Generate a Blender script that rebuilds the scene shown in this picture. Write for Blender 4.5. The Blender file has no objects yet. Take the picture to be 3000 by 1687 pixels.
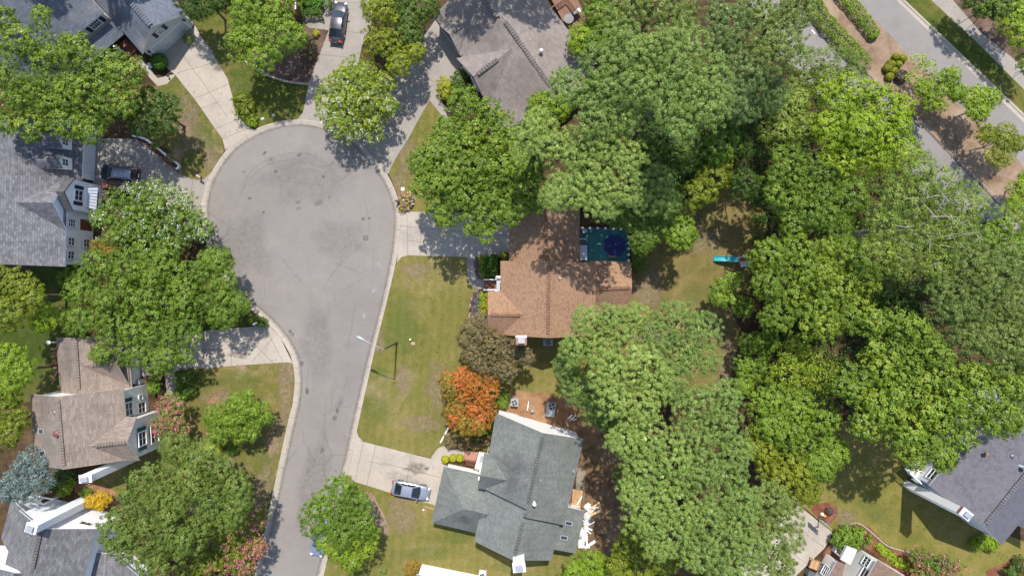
import bpy, math, random
import numpy as np
from mathutils import Vector, Matrix

# ------------------------------------------------------------------ camera, sky, sun, exposure
scene = bpy.context.scene
COL = scene.collection
CAM_H = 83.0           # drone height in metres
F = 2000.0             # focal length in photo pixels (photo is 3000 wide)

cam_d = bpy.data.cameras.new("camera"); cam_d.sensor_width = 36.0; cam_d.lens = 24.0
cam_d.clip_end = 2000.0
cam = bpy.data.objects.new("camera", cam_d); COL.objects.link(cam)
cam.location = (0, 0, CAM_H); cam.rotation_euler = (0, 0, 0)
scene.camera = cam

world = bpy.data.worlds.new("World"); scene.world = world; world.use_nodes = True
nt = world.node_tree; nt.nodes.clear()
sky = nt.nodes.new('ShaderNodeTexSky'); sky.sky_type = 'NISHITA'; sky.sun_disc = False
SUN_EL, SUN_AZ = 62.0, 3.0
sky.sun_elevation = math.radians(SUN_EL); sky.sun_rotation = math.radians(SUN_AZ)
bg = nt.nodes.new('ShaderNodeBackground'); bg.inputs['Strength'].default_value = 0.15
wo = nt.nodes.new('ShaderNodeOutputWorld')
nt.links.new(sky.outputs[0], bg.inputs[0]); nt.links.new(bg.outputs[0], wo.inputs[0])

sun_d = bpy.data.lights.new("sun", 'SUN'); sun_d.energy = 3.8; sun_d.angle = math.radians(0.6)
sun_d.color = (1.0, 0.955, 0.89)
sun = bpy.data.objects.new("sun", sun_d); COL.objects.link(sun)
sun.rotation_euler = (math.radians(-(90 - SUN_EL)), 0, math.radians(-SUN_AZ)); sun.location = (0, 30, 60)

scene.view_settings.view_transform = 'Standard'; scene.view_settings.look = 'None'
scene.view_settings.gamma = 1.0; scene.view_settings.exposure = 0.70
scene.cycles.max_bounces = 6; scene.cycles.diffuse_bounces = 2; scene.cycles.glossy_bounces = 2
scene.cycles.transmission_bounces = 3; scene.cycles.transparent_max_bounces = 6

# ------------------------------------------------------------------ helpers
LOC = {}
def P(px, py, z=0.0):
    """survey: photo pixel and real height -> world point"""
    s = (CAM_H - z) / F
    return Vector(((px - 1500.0) * s, -(py - 843.5) * s, z))

def lin(r, g, b):
    f = lambda c: (c/255/12.92) if c/255 <= 0.04045 else ((c/255+0.055)/1.055)**2.4
    return (f(r), f(g), f(b), 1.0)

def thing(name, label, cat, loc=(0,0,0), rz=0.0, group=None, local=False):
    o = bpy.data.objects.new(name, None); COL.objects.link(o)
    o.empty_display_size = 0.3
    o.location = loc; o.rotation_euler = (0,0,rz)
    o['label'] = label; o['category'] = cat
    if group: o['group'] = group
    LOC[o.name] = Vector((0,0,0)) if local else Vector(loc)
    return o

class MB:
    def __init__(s): s.v=[]; s.f=[]; s.m=[]; s.uv=[]
    def face(s, pts, m=0, uv=None):
        i=len(s.v); s.v += [tuple(p) for p in pts]; s.f.append(tuple(range(i,i+len(pts)))); s.m.append(m)
        s.uv.append(uv if uv else [(p[0],p[1]) for p in pts])
        return s
    def mesh(s, verts, faces, m=0):
        i=len(s.v); s.v += [tuple(p) for p in verts]
        for f in faces:
            s.f.append(tuple(i+k for k in f)); s.m.append(m); s.uv.append([(verts[k][0],verts[k][1]) for k in f])
        return s
    def box(s, c, size, rz=0.0, m=0, M=None):
        hx,hy,hz = size[0]/2,size[1]/2,size[2]/2
        vs=[Vector((x,y,z)) for z in (-hz,hz) for x,y in ((-hx,-hy),(hx,-hy),(hx,hy),(-hx,hy))]
        R = M if M is not None else Matrix.Rotation(rz,3,'Z')
        c=Vector(c); vs=[R@v + c for v in vs]
        return s.mesh(vs, [(3,2,1,0),(4,5,6,7),(0,1,5,4),(1,2,6,5),(2,3,7,6),(3,0,4,7)], m)
    def rbox(s, c, size, bev=0.03, rz=0.0, m=0):
        """box with a chamfered top edge"""
        hx,hy,hz=size[0]/2,size[1]/2,size[2]/2; R=Matrix.Rotation(rz,3,'Z'); c=Vector(c)
        vs=[]
        for z,d in ((-hz,0),(hz-bev,0),(hz,bev)):
            vs += [R@Vector((x,y,z))+c for x,y in ((-hx+d,-hy+d),(hx-d,-hy+d),(hx-d,hy-d),(-hx+d,hy-d))]
        fs=[(3,2,1,0),(8,9,10,11)]
        for k in (0,4):
            for a in range(4):
                b=(a+1)%4; fs.append((k+a,k+b,k+4+b,k+4+a))
        return s.mesh(vs,fs,m)
    def bar(s, a, b, w, h, m=0):
        a=Vector(a); b=Vector(b); d=b-a; L=d.length
        if L<1e-6: return s
        d.normalize(); up=Vector((0,0,1))
        if abs(d.z)>0.98: up=Vector((0,1,0))
        y=up.cross(d).normalized(); z=d.cross(y)
        M=Matrix((d,y,z)).transposed()
        return s.box((a+b)/2,(L,w,h),M=M,m=m)
    def prism(s, poly, z0, z1, m=0, ms=None):
        n=len(poly); ms=m if ms is None else ms
        a=sum(poly[i][0]*poly[(i+1)%n][1]-poly[(i+1)%n][0]*poly[i][1] for i in range(n))
        if a<0: poly=poly[::-1]
        s.face([(p[0],p[1],z1) for p in poly], m)
        for i in range(n):
            p,q=poly[i],poly[(i+1)%n]
            s.face([(p[0],p[1],z0),(q[0],q[1],z0),(q[0],q[1],z1),(p[0],p[1],z1)], ms)
        return s
    def tube(s, pts, rad, n=8, m=0, cap=True):
        pts=[Vector(p) for p in pts]
        if not hasattr(rad,'__len__'): rad=[rad]*len(pts)
        rings=[]
        for i,p in enumerate(pts):
            d=(pts[min(i+1,len(pts)-1)]-pts[max(i-1,0)]).normalized()
            up=Vector((0,0,1)) if abs(d.z)<0.95 else Vector((1,0,0))
            x=up.cross(d).normalized(); y=d.cross(x)
            rings.append([p+(x*math.cos(2*math.pi*k/n)+y*math.sin(2*math.pi*k/n))*rad[i] for k in range(n)])
        vs=[v for r in rings for v in r]; fs=[]
        for i in range(len(pts)-1):
            for k in range(n):
                a=i*n+k; b=i*n+(k+1)%n; fs.append((a,b,b+n,a+n))
        if cap:
            fs.append(tuple(range(n-1,-1,-1))); fs.append(tuple(range((len(pts)-1)*n,len(pts)*n)))
        return s.mesh(vs,fs,m)
    def lathe(s, c, prof, n=16, m=0):
        c=Vector(c); vs=[]; fs=[]
        for r,z in prof: vs += [c+Vector((r*math.cos(2*math.pi*k/n),r*math.sin(2*math.pi*k/n),z)) for k in range(n)]
        for i in range(len(prof)-1):
            for k in range(n):
                a=i*n+k; b=i*n+(k+1)%n; fs.append((a,b,b+n,a+n))
        fs.append(tuple(range((len(prof)-1)*n,len(prof)*n))); fs.append(tuple(range(n-1,-1,-1)))
        return s.mesh(vs,fs,m)
    def build(s, name, mats, parent=None, smooth=None, **props):
        me=bpy.data.meshes.new(name)
        off = LOC[parent.name] if parent is not None else Vector((0,0,0))
        me.from_pydata([(v[0]-off.x,v[1]-off.y,v[2]-off.z) for v in s.v],[],s.f)
        if not isinstance(mats,(list,tuple)): mats=[mats]
        for m in mats: me.materials.append(m)
        me.polygons.foreach_set('material_index', s.m)
        uvl=me.uv_layers.new(name='UVMap')
        flat=[c for u in s.uv for p in u for c in p]
        uvl.data.foreach_set('uv', flat)
        if smooth is not None:
            me.polygons.foreach_set('use_smooth',[True]*len(s.f)); me.set_sharp_from_angle(angle=math.radians(smooth))
        me.update()
        o=bpy.data.objects.new(name,me); COL.objects.link(o)
        if parent is not None: o.parent=parent
        LOC[o.name]=off
        for k,v in props.items(): o[k]=v
        return o

def single(mb, name, mats, label, cat, group=None, **kw):
    """a thing that is one mesh; its origin goes to its base"""
    xs=[v[0] for v in mb.v]; ys=[v[1] for v in mb.v]; zs=[v[2] for v in mb.v]
    base=Vector(((min(xs)+max(xs))/2,(min(ys)+max(ys))/2,min(zs)))
    mb.v=[(v[0]-base.x,v[1]-base.y,v[2]-base.z) for v in mb.v]
    o=mb.build(name,mats,None,**kw); o.location=base; o['label']=label; o['category']=cat
    if group: o['group']=group
    return o

# ------------------------------------------------------------------ materials
MATS={}
def nodes(name):
    m=bpy.data.materials.new(name); m.use_nodes=True; t=m.node_tree; t.nodes.clear()
    out=t.nodes.new('ShaderNodeOutputMaterial'); b=t.nodes.new('ShaderNodeBsdfPrincipled')
    t.links.new(b.outputs[0],out.inputs[0]); MATS[name]=m
    return m,t,b,out
def N(t,k,**kw):
    n=t.nodes.new(k)
    for a,v in kw.items():
        if a in n.inputs.keys() if isinstance(a,str) else False: n.inputs[a].default_value=v
        else: setattr(n,a,v)
    return n
def ramp(t, fac, stops):
    r=t.nodes.new('ShaderNodeValToRGB'); e=r.color_ramp.elements
    while len(e)<len(stops): e.new(0.5)
    for i,(p,c) in enumerate(stops): e[i].position=p; e[i].color=c if len(c)==4 else (*c,1)
    t.links.new(fac,r.inputs[0]); return r
def noise(t, vec, scale, detail=4, rough=0.6, dist=0.0):
    n=t.nodes.new('ShaderNodeTexNoise'); n.inputs['Scale'].default_value=scale; n.inputs['Detail'].default_value=detail
    n.inputs['Roughness'].default_value=rough; n.inputs['Distortion'].default_value=dist
    if vec is not None: t.links.new(vec,n.inputs['Vector'])
    return n
def mix(t, fac, a, b, blend='MIX'):
    n=t.nodes.new('ShaderNodeMix'); n.data_type='RGBA'; n.blend_type=blend
    def put(s,v):
        if isinstance(v,bpy.types.NodeSocket): t.links.new(v,s)
        elif isinstance(v,(int,float)): s.default_value=v
        else: s.default_value=v if len(v)==4 else (*v,1)
    put(n.inputs['Factor'],fac); put(n.inputs['A'],a); put(n.inputs['B'],b)
    return n.outputs['Result']
def c4(c,k=1.0): return (c[0]*k,c[1]*k,c[2]*k,1.0)
def sc3(c,k): return (c[0]*k,c[1]*k,c[2]*k)
def plain(name,c,rough=0.6,metal=0.0,var=0.12,scale=6.0,spec=0.4):
    """painted or moulded surface with slight unevenness"""
    if name in MATS: return MATS[name]
    m,t,b,o=nodes(name); tc=N(t,'ShaderNodeTexCoord'); n=noise(t,tc.outputs['Object'],scale,5)
    r=ramp(t,n.outputs['Fac'],[(0.25,c4(c,1-var)),(0.75,c4(c,1+var))])
    t.links.new(r.outputs[0],b.inputs['Base Color']); b.inputs['Roughness'].default_value=rough
    b.inputs['Metallic'].default_value=metal; b.inputs['Specular IOR Level'].default_value=spec
    return m
def bumpy(t,b,fac,strength=0.3,dist=0.02):
    bp=t.nodes.new('ShaderNodeBump'); bp.inputs['Strength'].default_value=strength; bp.inputs['Distance'].default_value=dist
    t.links.new(fac,bp.inputs['Height']); t.links.new(bp.outputs[0],b.inputs['Normal'])
def ground_mat(name, stops_big, fine=0.25, big=0.12, finescale=9.0, patch=None, rough=0.95, stripes=None, mid=1.1):
    """ground cover: big patches between the stop colours, mid mottling and fine grain; patch=(colour,scale,lo,hi) adds bare spots"""
    m,t,b,o=nodes(name); tc=N(t,'ShaderNodeTexCoord'); v=tc.outputs['Object']
    n1=noise(t,v,big,5,0.62,0.4); n2=noise(t,v,mid,6,0.7); n3=noise(t,v,finescale,3,0.7)
    a=N(t,'ShaderNodeMath',operation='MULTIPLY_ADD'); t.links.new(n2.outputs['Fac'],a.inputs[0]); a.inputs[1].default_value=0.55; 
    s=N(t,'ShaderNodeMath',operation='MULTIPLY'); t.links.new(n1.outputs['Fac'],s.inputs[0]); s.inputs[1].default_value=0.75
    t.links.new(s.outputs[0],a.inputs[2])
    sub=N(t,'ShaderNodeMath',operation='SUBTRACT'); t.links.new(a.outputs[0],sub.inputs[0]); sub.inputs[1].default_value=0.15
    ct=N(t,'ShaderNodeMath',operation='MULTIPLY_ADD'); t.links.new(sub.outputs[0],ct.inputs[0]); ct.inputs[1].default_value=1.9; ct.inputs[2].default_value=-0.46
    fac=ct.outputs[0]
    if stripes:
        ang,w,amt=stripes
        mp=N(t,'ShaderNodeMapping'); mp.inputs['Rotation'].default_value=(0,0,ang); t.links.new(v,mp.inputs[0])
        wv=N(t,'ShaderNodeTexWave'); wv.inputs['Scale'].default_value=w; wv.inputs['Distortion'].default_value=1.2; wv.inputs['Detail'].default_value=2
        t.links.new(mp.outputs[0],wv.inputs['Vector'])
        q=N(t,'ShaderNodeMath',operation='MULTIPLY_ADD'); t.links.new(wv.outputs['Fac'],q.inputs[0]); q.inputs[1].default_value=amt; t.links.new(fac,q.inputs[2]); fac=q.outputs[0]
    r=ramp(t,fac,[(p,(c[0]*.64,c[1]*.58,c[2]*.50)) for p,c in stops_big]); col=r.outputs[0]
    if patch:
        pc,ps,lo,hi=patch; pc=sc3(pc,.66); n4=noise(t,v,ps,5,0.65,0.6); rr=ramp(t,n4.outputs['Fac'],[(lo,(0,0,0,1)),(hi,(1,1,1,1))])
        col=mix(t,rr.outputs[0],col,pc)
    g=ramp(t,n3.outputs['Fac'],[(0.28,(1-fine,)*3),(0.72,(1+fine,)*3)])
    col=mix(t,1.0,col,g.outputs[0],'MULTIPLY')
    t.links.new(col,b.inputs['Base Color']); b.inputs['Roughness'].default_value=rough; b.inputs['Specular IOR Level'].default_value=0.15
    bumpy(t,b,n3.outputs['Fac'],0.6,0.05)
    return m
def shingle_mat(name, c, var=0.3, mortar=0.55, bw=0.5, rh=0.19, big=0.18, stains=(), streak=None, blotch=None):
    """asphalt shingles laid in courses on the roof's UV (metres); stains = [(px,py,z,radius m,amount,colour)] are weathered dark areas"""
    c=(c[0]*.73,c[1]*.71,c[2]*.69); m,t,b,o=nodes(name); uv=N(t,'ShaderNodeUVMap'); tc=N(t,'ShaderNodeTexCoord')
    br=N(t,'ShaderNodeTexBrick'); t.links.new(uv.outputs[0],br.inputs['Vector'])
    br.inputs['Scale'].default_value=1.0; br.inputs['Brick Width'].default_value=bw; br.inputs['Row Height'].default_value=rh
    br.inputs['Mortar Size'].default_value=0.02; br.inputs['Mortar Smooth'].default_value=0.3; br.inputs['Bias'].default_value=0.0
    br.inputs['Color1'].default_value=c4(c,1-var); br.inputs['Color2'].default_value=c4(c,1+var); br.inputs['Mortar'].default_value=c4(c,mortar)
    geo=N(t,'ShaderNodeNewGeometry')
    n1=noise(t,geo.outputs['Position'],big*2,6,0.65); n2=noise(t,geo.outputs['Position'],14,2,0.6)
    g1=ramp(t,n1.outputs['Fac'],[(0.3,(0.84,)*3),(0.7,(1.14,)*3)]); g2=ramp(t,n2.outputs['Fac'],[(0.3,(0.86,)*3),(0.7,(1.14,)*3)])
    col=mix(t,1.0,mix(t,1.0,br.outputs['Color'],g1.outputs[0],'MULTIPLY'),g2.outputs[0],'MULTIPLY')
    mp=N(t,'ShaderNodeMapping'); mp.inputs['Scale'].default_value=(2.2,.22,1); t.links.new(uv.outputs[0],mp.inputs[0]); ns=noise(t,mp.outputs[0],1.0,5,0.7); gs=ramp(t,ns.outputs['Fac'],[(0.3,(0.88,)*3),(0.7,(1.09,)*3)]); col=mix(t,1.0,col,gs.outputs[0],'MULTIPLY')
    if blotch:
        n3=noise(t,uv.outputs[0],blotch[0],3,0.75); rr=ramp(t,n3.outputs['Fac'],[(0.42,(0,0,0,1)),(0.62,(1,1,1,1))])
        col=mix(t,rr.outputs[0],col,blotch[1])
    for (px,py,z,rad,amt,sc) in stains:
        q=P(px,py,z); vm=N(t,'ShaderNodeVectorMath',operation='DISTANCE'); vm.inputs[1].default_value=q
        t.links.new(geo.outputs['Position'],vm.inputs[0])
        n4=noise(t,geo.outputs['Position'],0.55,7,0.78,0.6)
        ad=N(t,'ShaderNodeMath',operation='MULTIPLY_ADD'); t.links.new(n4.outputs['Fac'],ad.inputs[0]); ad.inputs[1].default_value=rad*2.8; t.links.new(vm.outputs['Value'],ad.inputs[2])
        mr=N(t,'ShaderNodeMapRange'); mr.inputs['From Min'].default_value=rad*1.25; mr.inputs['From Max'].default_value=rad*2.25
        mr.inputs['To Min'].default_value=amt; mr.inputs['To Max'].default_value=0.0; t.links.new(ad.outputs[0],mr.inputs['Value'])
        col=mix(t,mr.outputs[0],col,sc)
    t.links.new(col,b.inputs['Base Color']); b.inputs['Roughness'].default_value=0.9; b.inputs['Specular IOR Level'].default_value=0.25
    bumpy(t,b,br.outputs['Fac'],0.5,-0.015)
    return m
def concrete_mat(name,c,var=0.14,stain=(0.2,0.19,0.17)):
    c=(c[0]*.73,c[1]*.70,c[2]*.68); stain=sc3(stain,.7); m,t,b,o=nodes(name); tc=N(t,'ShaderNodeTexCoord'); v=tc.outputs['Object']
    n1=noise(t,v,0.35,6,0.7,0.3); n2=noise(t,v,3.0,5,0.7); n3=noise(t,v,22,2,0.5)
    r=ramp(t,n1.outputs['Fac'],[(0.3,c4(c,1-var)),(0.7,c4(c,1+var))])
    g=ramp(t,n2.outputs['Fac'],[(0.3,(0.9,)*3),(0.7,(1.07,)*3)]); g3=ramp(t,n3.outputs['Fac'],[(0.3,(0.92,)*3),(0.7,(1.08,)*3)])
    col=mix(t,1.0,mix(t,1.0,r.outputs[0],g.outputs[0],'MULTIPLY'),g3.outputs[0],'MULTIPLY')
    n4=noise(t,v,0.55,6,0.75,0.8); rr=ramp(t,n4.outputs['Fac'],[(0.58,(0,0,0,1)),(0.78,(0.6,0.6,0.6,1))])
    col=mix(t,rr.outputs[0],col,stain)
    t.links.new(col,b.inputs['Base Color']); b.inputs['Roughness'].default_value=0.9; b.inputs['Specular IOR Level'].default_value=0.2
    bumpy(t,b,n3.outputs['Fac'],0.25,0.01)
    return m
def asphalt_mat(name,c,crack=0.5):
    c=(c[0]*.69,c[1]*.655,c[2]*.59); m,t,b,o=nodes(name); tc=N(t,'ShaderNodeTexCoord'); v=tc.outputs['Object']
    n1=noise(t,v,0.09,6,0.62,0.6); n2=noise(t,v,0.8,6,0.7); n3=noise(t,v,16,3,0.75)
    r=ramp(t,n1.outputs['Fac'],[(0.3,c4(c,0.88)),(0.5,c4(c,1.0)),(0.72,c4(c,1.10))])
    g=ramp(t,n2.outputs['Fac'],[(0.3,(0.93,)*3),(0.7,(1.06,)*3)]); g3=ramp(t,n3.outputs['Fac'],[(0.25,(0.84,)*3),(0.75,(1.17,)*3)])
    col=mix(t,1.0,mix(t,1.0,r.outputs[0],g.outputs[0],'MULTIPLY'),g3.outputs[0],'MULTIPLY')
    # hairline cracks, only in patches
    n5=noise(t,v,0.5,4,0.6); ad=mix(t,0.35,v,n5.outputs['Color'])
    vo=N(t,'ShaderNodeTexVoronoi'); vo.feature='DISTANCE_TO_EDGE'; vo.inputs['Scale'].default_value=0.28; t.links.new(ad,vo.inputs['Vector'])
    cr=ramp(t,vo.outputs['Distance'],[(0.0,(1,1,1,1)),(0.016,(0,0,0,1))])
    n6=noise(t,v,0.12,3,0.6); cm=ramp(t,n6.outputs['Fac'],[(0.5,(0,0,0,1)),(0.62,(crack,)*3)])
    fac=mix(t,1.0,cr.outputs[0],cm.outputs[0],'MULTIPLY')
    col=mix(t,fac,col,c4(c,0.45))
    t.links.new(col,b.inputs['Base Color']); b.inputs['Roughness'].default_value=0.88; b.inputs['Specular IOR Level'].default_value=0.25
    bumpy(t,b,n3.outputs['Fac'],0.4,0.01)
    return m
def siding_mat(name,c,pitch=0.18,axis='Z'):
    m,t,b,o=nodes(name); tc=N(t,'ShaderNodeNewGeometry'); sx=N(t,'ShaderNodeSeparateXYZ'); t.links.new(tc.outputs['Position'],sx.inputs[0])
    a=N(t,'ShaderNodeMath',operation='DIVIDE'); t.links.new(sx.outputs[axis],a.inputs[0]); a.inputs[1].default_value=pitch
    f=N(t,'ShaderNodeMath',operation='FRACT'); t.links.new(a.outputs[0],f.inputs[0])
    r=ramp(t,f.outputs[0],[(0.0,c4(c,0.7)),(0.12,c4(c,1.0)),(1.0,c4(c,1.03))])
    n=noise(t,tc.outputs['Position'],0.7,5); g=ramp(t,n.outputs['Fac'],[(0.3,(0.92,)*3),(0.7,(1.05,)*3)])
    t.links.new(mix(t,1.0,r.outputs[0],g.outputs[0],'MULTIPLY'),b.inputs['Base Color']); b.inputs['Roughness'].default_value=0.6
    return m
def boards_mat(name,c,pitch=0.14,rot=0.0,var=0.2,gap=0.35):
    m,t,b,o=nodes(name); g=N(t,'ShaderNodeNewGeometry'); mp=N(t,'ShaderNodeMapping'); mp.inputs['Rotation'].default_value=(0,0,rot); t.links.new(g.outputs['Position'],mp.inputs[0])
    sx=N(t,'ShaderNodeSeparateXYZ'); t.links.new(mp.outputs[0],sx.inputs[0])
    a=N(t,'ShaderNodeMath',operation='DIVIDE'); t.links.new(sx.outputs['X'],a.inputs[0]); a.inputs[1].default_value=pitch
    f=N(t,'ShaderNodeMath',operation='FRACT'); t.links.new(a.outputs[0],f.inputs[0]); fl=N(t,'ShaderNodeMath',operation='FLOOR'); t.links.new(a.outputs[0],fl.inputs[0])
    wn=N(t,'ShaderNodeTexWhiteNoise',noise_dimensions='1D'); t.links.new(fl.outputs[0],wn.inputs['W'])
    r0=ramp(t,wn.outputs['Value'],[(0,c4(c,1-var)),(1,c4(c,1+var))]); r=ramp(t,f.outputs[0],[(0.0,(gap,)*3),(0.1,(1,)*3),(0.92,(1,)*3),(1.0,(gap,)*3)])
    n=noise(t,g.outputs['Position'],2.0,5); gg=ramp(t,n.outputs['Fac'],[(0.3,(0.85,)*3),(0.7,(1.12,)*3)])
    t.links.new(mix(t,1.0,mix(t,1.0,r0.outputs[0],r.outputs[0],'MULTIPLY'),gg.outputs[0],'MULTIPLY'),b.inputs['Base Color']); b.inputs['Roughness'].default_value=0.75
    return m
def brick_mat(name,c1,c2,mort):
    m,t,b,o=nodes(name); uv=N(t,'ShaderNodeTexCoord'); br=N(t,'ShaderNodeTexBrick'); t.links.new(uv.outputs['Object'],br.inputs['Vector'])
    br.inputs['Scale'].default_value=1; br.inputs['Brick Width'].default_value=0.24; br.inputs['Row Height'].default_value=0.1; br.inputs['Mortar Size'].default_value=0.012
    br.inputs['Color1'].default_value=c1; br.inputs['Color2'].default_value=c2; br.inputs['Mortar'].default_value=mort
    t.links.new(br.outputs['Color'],b.inputs['Base Color']); b.inputs['Roughness'].default_value=0.85
    return m
def leaf_mat(name, stops, trans=0.28, rough=0.5, spec=0.35):
    """foliage: each leaf takes its own colour from the ramp through the per-face value 'tint'"""
    m,t,b,o=nodes(name); at=N(t,'ShaderNodeAttribute'); at.attribute_name='tint'
    r=ramp(t,at.outputs['Fac'],stops)
    t.links.new(r.outputs[0],b.inputs['Base Color']); b.inputs['Roughness'].default_value=rough; b.inputs['Specular IOR Level'].default_value=spec
    tr=N(t,'ShaderNodeBsdfTranslucent'); tcol=mix(t,1.0,r.outputs[0],(1.1,1.15,0.6,1),'MULTIPLY'); t.links.new(tcol,tr.inputs['Color'])
    ms=N(t,'ShaderNodeMixShader'); ms.inputs[0].default_value=trans
    t.links.new(b.outputs[0],ms.inputs[1]); t.links.new(tr.outputs[0],ms.inputs[2]); t.links.new(ms.outputs[0],o.inputs[0])
    return m
def glass_mat(name,c,rough=0.08):
    m,t,b,o=nodes(name); b.inputs['Base Color'].default_value=c4(c); b.inputs['Roughness'].default_value=rough; b.inputs['Specular IOR Level'].default_value=0.8
    return m
def paint_mat(name,c,metal=0.3,rough=0.28):
    m,t,b,o=nodes(name); tc=N(t,'ShaderNodeTexCoord'); n=noise(t,tc.outputs['Object'],40,2); r=ramp(t,n.outputs['Fac'],[(0.3,c4(c,0.93)),(0.7,c4(c,1.07))])
    t.links.new(r.outputs[0],b.inputs['Base Color']); b.inputs['Metallic'].default_value=metal; b.inputs['Roughness'].default_value=rough
    b.inputs['Coat Weight'].default_value=0.6; b.inputs['Coat Roughness'].default_value=0.06
    return m
def decal_mat(name,c,amt=0.8):
    """a stain lying on a surface: fades out towards its rim by the 'fade' attribute and noise"""
    m,t,b,o=nodes(name); at=N(t,'ShaderNodeAttribute'); at.attribute_name='fade'; tc=N(t,'ShaderNodeTexCoord'); n=noise(t,tc.outputs['Object'],2.2,6,0.75,0.5)
    r=ramp(t,n.outputs['Fac'],[(0.32,(0,0,0,1)),(0.62,(amt,)*3)]); f=N(t,'ShaderNodeMath',operation='MULTIPLY'); t.links.new(at.outputs['Fac'],f.inputs[0]); t.links.new(r.outputs[0],f.inputs[1])
    b.inputs['Base Color'].default_value=c4(c); b.inputs['Roughness'].default_value=0.9; tp=N(t,'ShaderNodeBsdfTransparent'); ms=N(t,'ShaderNodeMixShader')
    t.links.new(f.outputs[0],ms.inputs[0]); t.links.new(tp.outputs[0],ms.inputs[1]); t.links.new(b.outputs[0],ms.inputs[2]); t.links.new(ms.outputs[0],o.inputs[0])
    return m

M_asphalt=asphalt_mat('worn_asphalt',(0.285,0.268,0.268))
M_asphalt2=asphalt_mat('street_asphalt',(0.30,0.29,0.30),0.25)
M_conc=concrete_mat('driveway_concrete',(0.47,0.425,0.36),0.13)
M_conc2=concrete_mat('grey_concrete',(0.36,0.335,0.30),0.12)
M_kerb=concrete_mat('kerb_concrete',(0.47,0.43,0.365),0.10,(0.25,0.23,0.19))
M_joint=plain('joint_dark',(0.13,0.115,0.095),0.95)
M_litter=ground_mat('leaf_litter',[(0.2,(0.05,0.036,0.022)),(0.5,(0.10,0.07,0.042)),(0.8,(0.17,0.12,0.072))],0.35,0.25,7)
M_lawnA=ground_mat('front_lawn',[(0.1,(0.115,0.150,0.034)),(0.42,(0.195,0.205,0.055)),(0.70,(0.265,0.242,0.088)),(1.0,(0.36,0.30,0.155))],0.2,0.10,9,patch=((0.37,0.285,0.175),0.2,0.57,0.82),stripes=(0.06,0.30,0.12))
M_lawnD=ground_mat('dry_lawn',[(0.15,(0.10,0.135,0.030)),(0.45,(0.185,0.19,0.055)),(0.72,(0.28,0.225,0.095)),(0.95,(0.37,0.28,0.15))],0.25,0.14,8,patch=((0.40,0.29,0.175),0.3,0.54,0.70))
M_lawnG=ground_mat('green_lawn',[(0.22,(0.07,0.115,0.02)),(0.48,(0.125,0.155,0.032)),(0.70,(0.20,0.19,0.06)),(0.9,(0.28,0.22,0.10))],0.22,0.12,9,patch=((0.28,0.20,0.10),0.25,0.60,0.76))
M_lawnM=ground_mat('mown_lawn',[(0.12,(0.14,0.17,0.038)),(0.5,(0.24,0.235,0.066)),(0.85,(0.32,0.28,0.11))],0.18,0.10,9,stripes=(0.9,0.14,0.14))
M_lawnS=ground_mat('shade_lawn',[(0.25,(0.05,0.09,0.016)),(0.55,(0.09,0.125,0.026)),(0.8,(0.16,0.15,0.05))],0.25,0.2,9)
M_backy=ground_mat('back_lawn',[(0.15,(0.13,0.14,0.04)),(0.45,(0.22,0.195,0.075)),(0.72,(0.30,0.24,0.115)),(0.95,(0.38,0.29,0.16))],0.25,0.13,8)
M_straw=ground_mat('pine_straw',[(0.2,(0.24,0.135,0.075)),(0.5,(0.36,0.22,0.135)),(0.8,(0.47,0.33,0.22))],0.28,0.3,10)
M_paleStraw=ground_mat('pale_straw',[(0.2,(0.25,0.18,0.13)),(0.5,(0.36,0.275,0.215)),(0.8,(0.45,0.36,0.295))],0.25,0.3,10)
M_mulch=ground_mat('bark_mulch',[(0.2,(0.10,0.07,0.06)),(0.5,(0.18,0.125,0.11)),(0.8,(0.27,0.195,0.175))],0.38,0.4,8)
M_redmulch=ground_mat('red_mulch',[(0.2,(0.15,0.055,0.035)),(0.5,(0.25,0.105,0.07)),(0.8,(0.33,0.18,0.13))],0.38,0.5,8)
M_gravel=ground_mat('grey_gravel',[(0.2,(0.18,0.16,0.14)),(0.5,(0.30,0.275,0.24)),(0.8,(0.42,0.38,0.33))],0.4,0.8,8)
M_white=plain('white_paint',(0.80,0.79,0.77),0.5,0,0.05)
M_cream=plain('cream_paint',(0.70,0.66,0.57),0.55,0,0.05)
M_black=plain('black_metal',(0.025,0.025,0.03),0.45,0.2)
M_dkgreen=plain('dark_green_metal',(0.045,0.055,0.045),0.45,0.3)
M_silver=plain('bare_metal',(0.55,0.56,0.58),0.35,0.7)
M_pane=glass_mat('window_glass',(0.035,0.04,0.05))
M_navy=plain('navy_paint',(0.022,0.027,0.07),0.5)
M_teal=plain('teal_paint',(0.015,0.085,0.09),0.5)
M_grey=plain('grey_metal',(0.33,0.34,0.35),0.5,0.3)
M_dgrey=plain('dark_grey_plastic',(0.09,0.09,0.095),0.6)
M_brick=brick_mat('red_brick',lin(150,78,58),lin(120,60,48),lin(170,150,135))
M_deckbrown=boards_mat('brown_deck_boards',(0.20,0.075,0.04),0.14,0.4)
M_wood=boards_mat('raw_wood',(0.42,0.25,0.12),0.12,0.3)
M_bark=plain('tree_bark',(0.12,0.085,0.062),0.95,0,0.35,8)
M_palebark=plain('pale_bark',(0.36,0.33,0.28),0.9,0,0.25,6)
M_stone=plain('wall_stone',(0.40,0.33,0.25),0.9,0,0.25,3)

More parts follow.
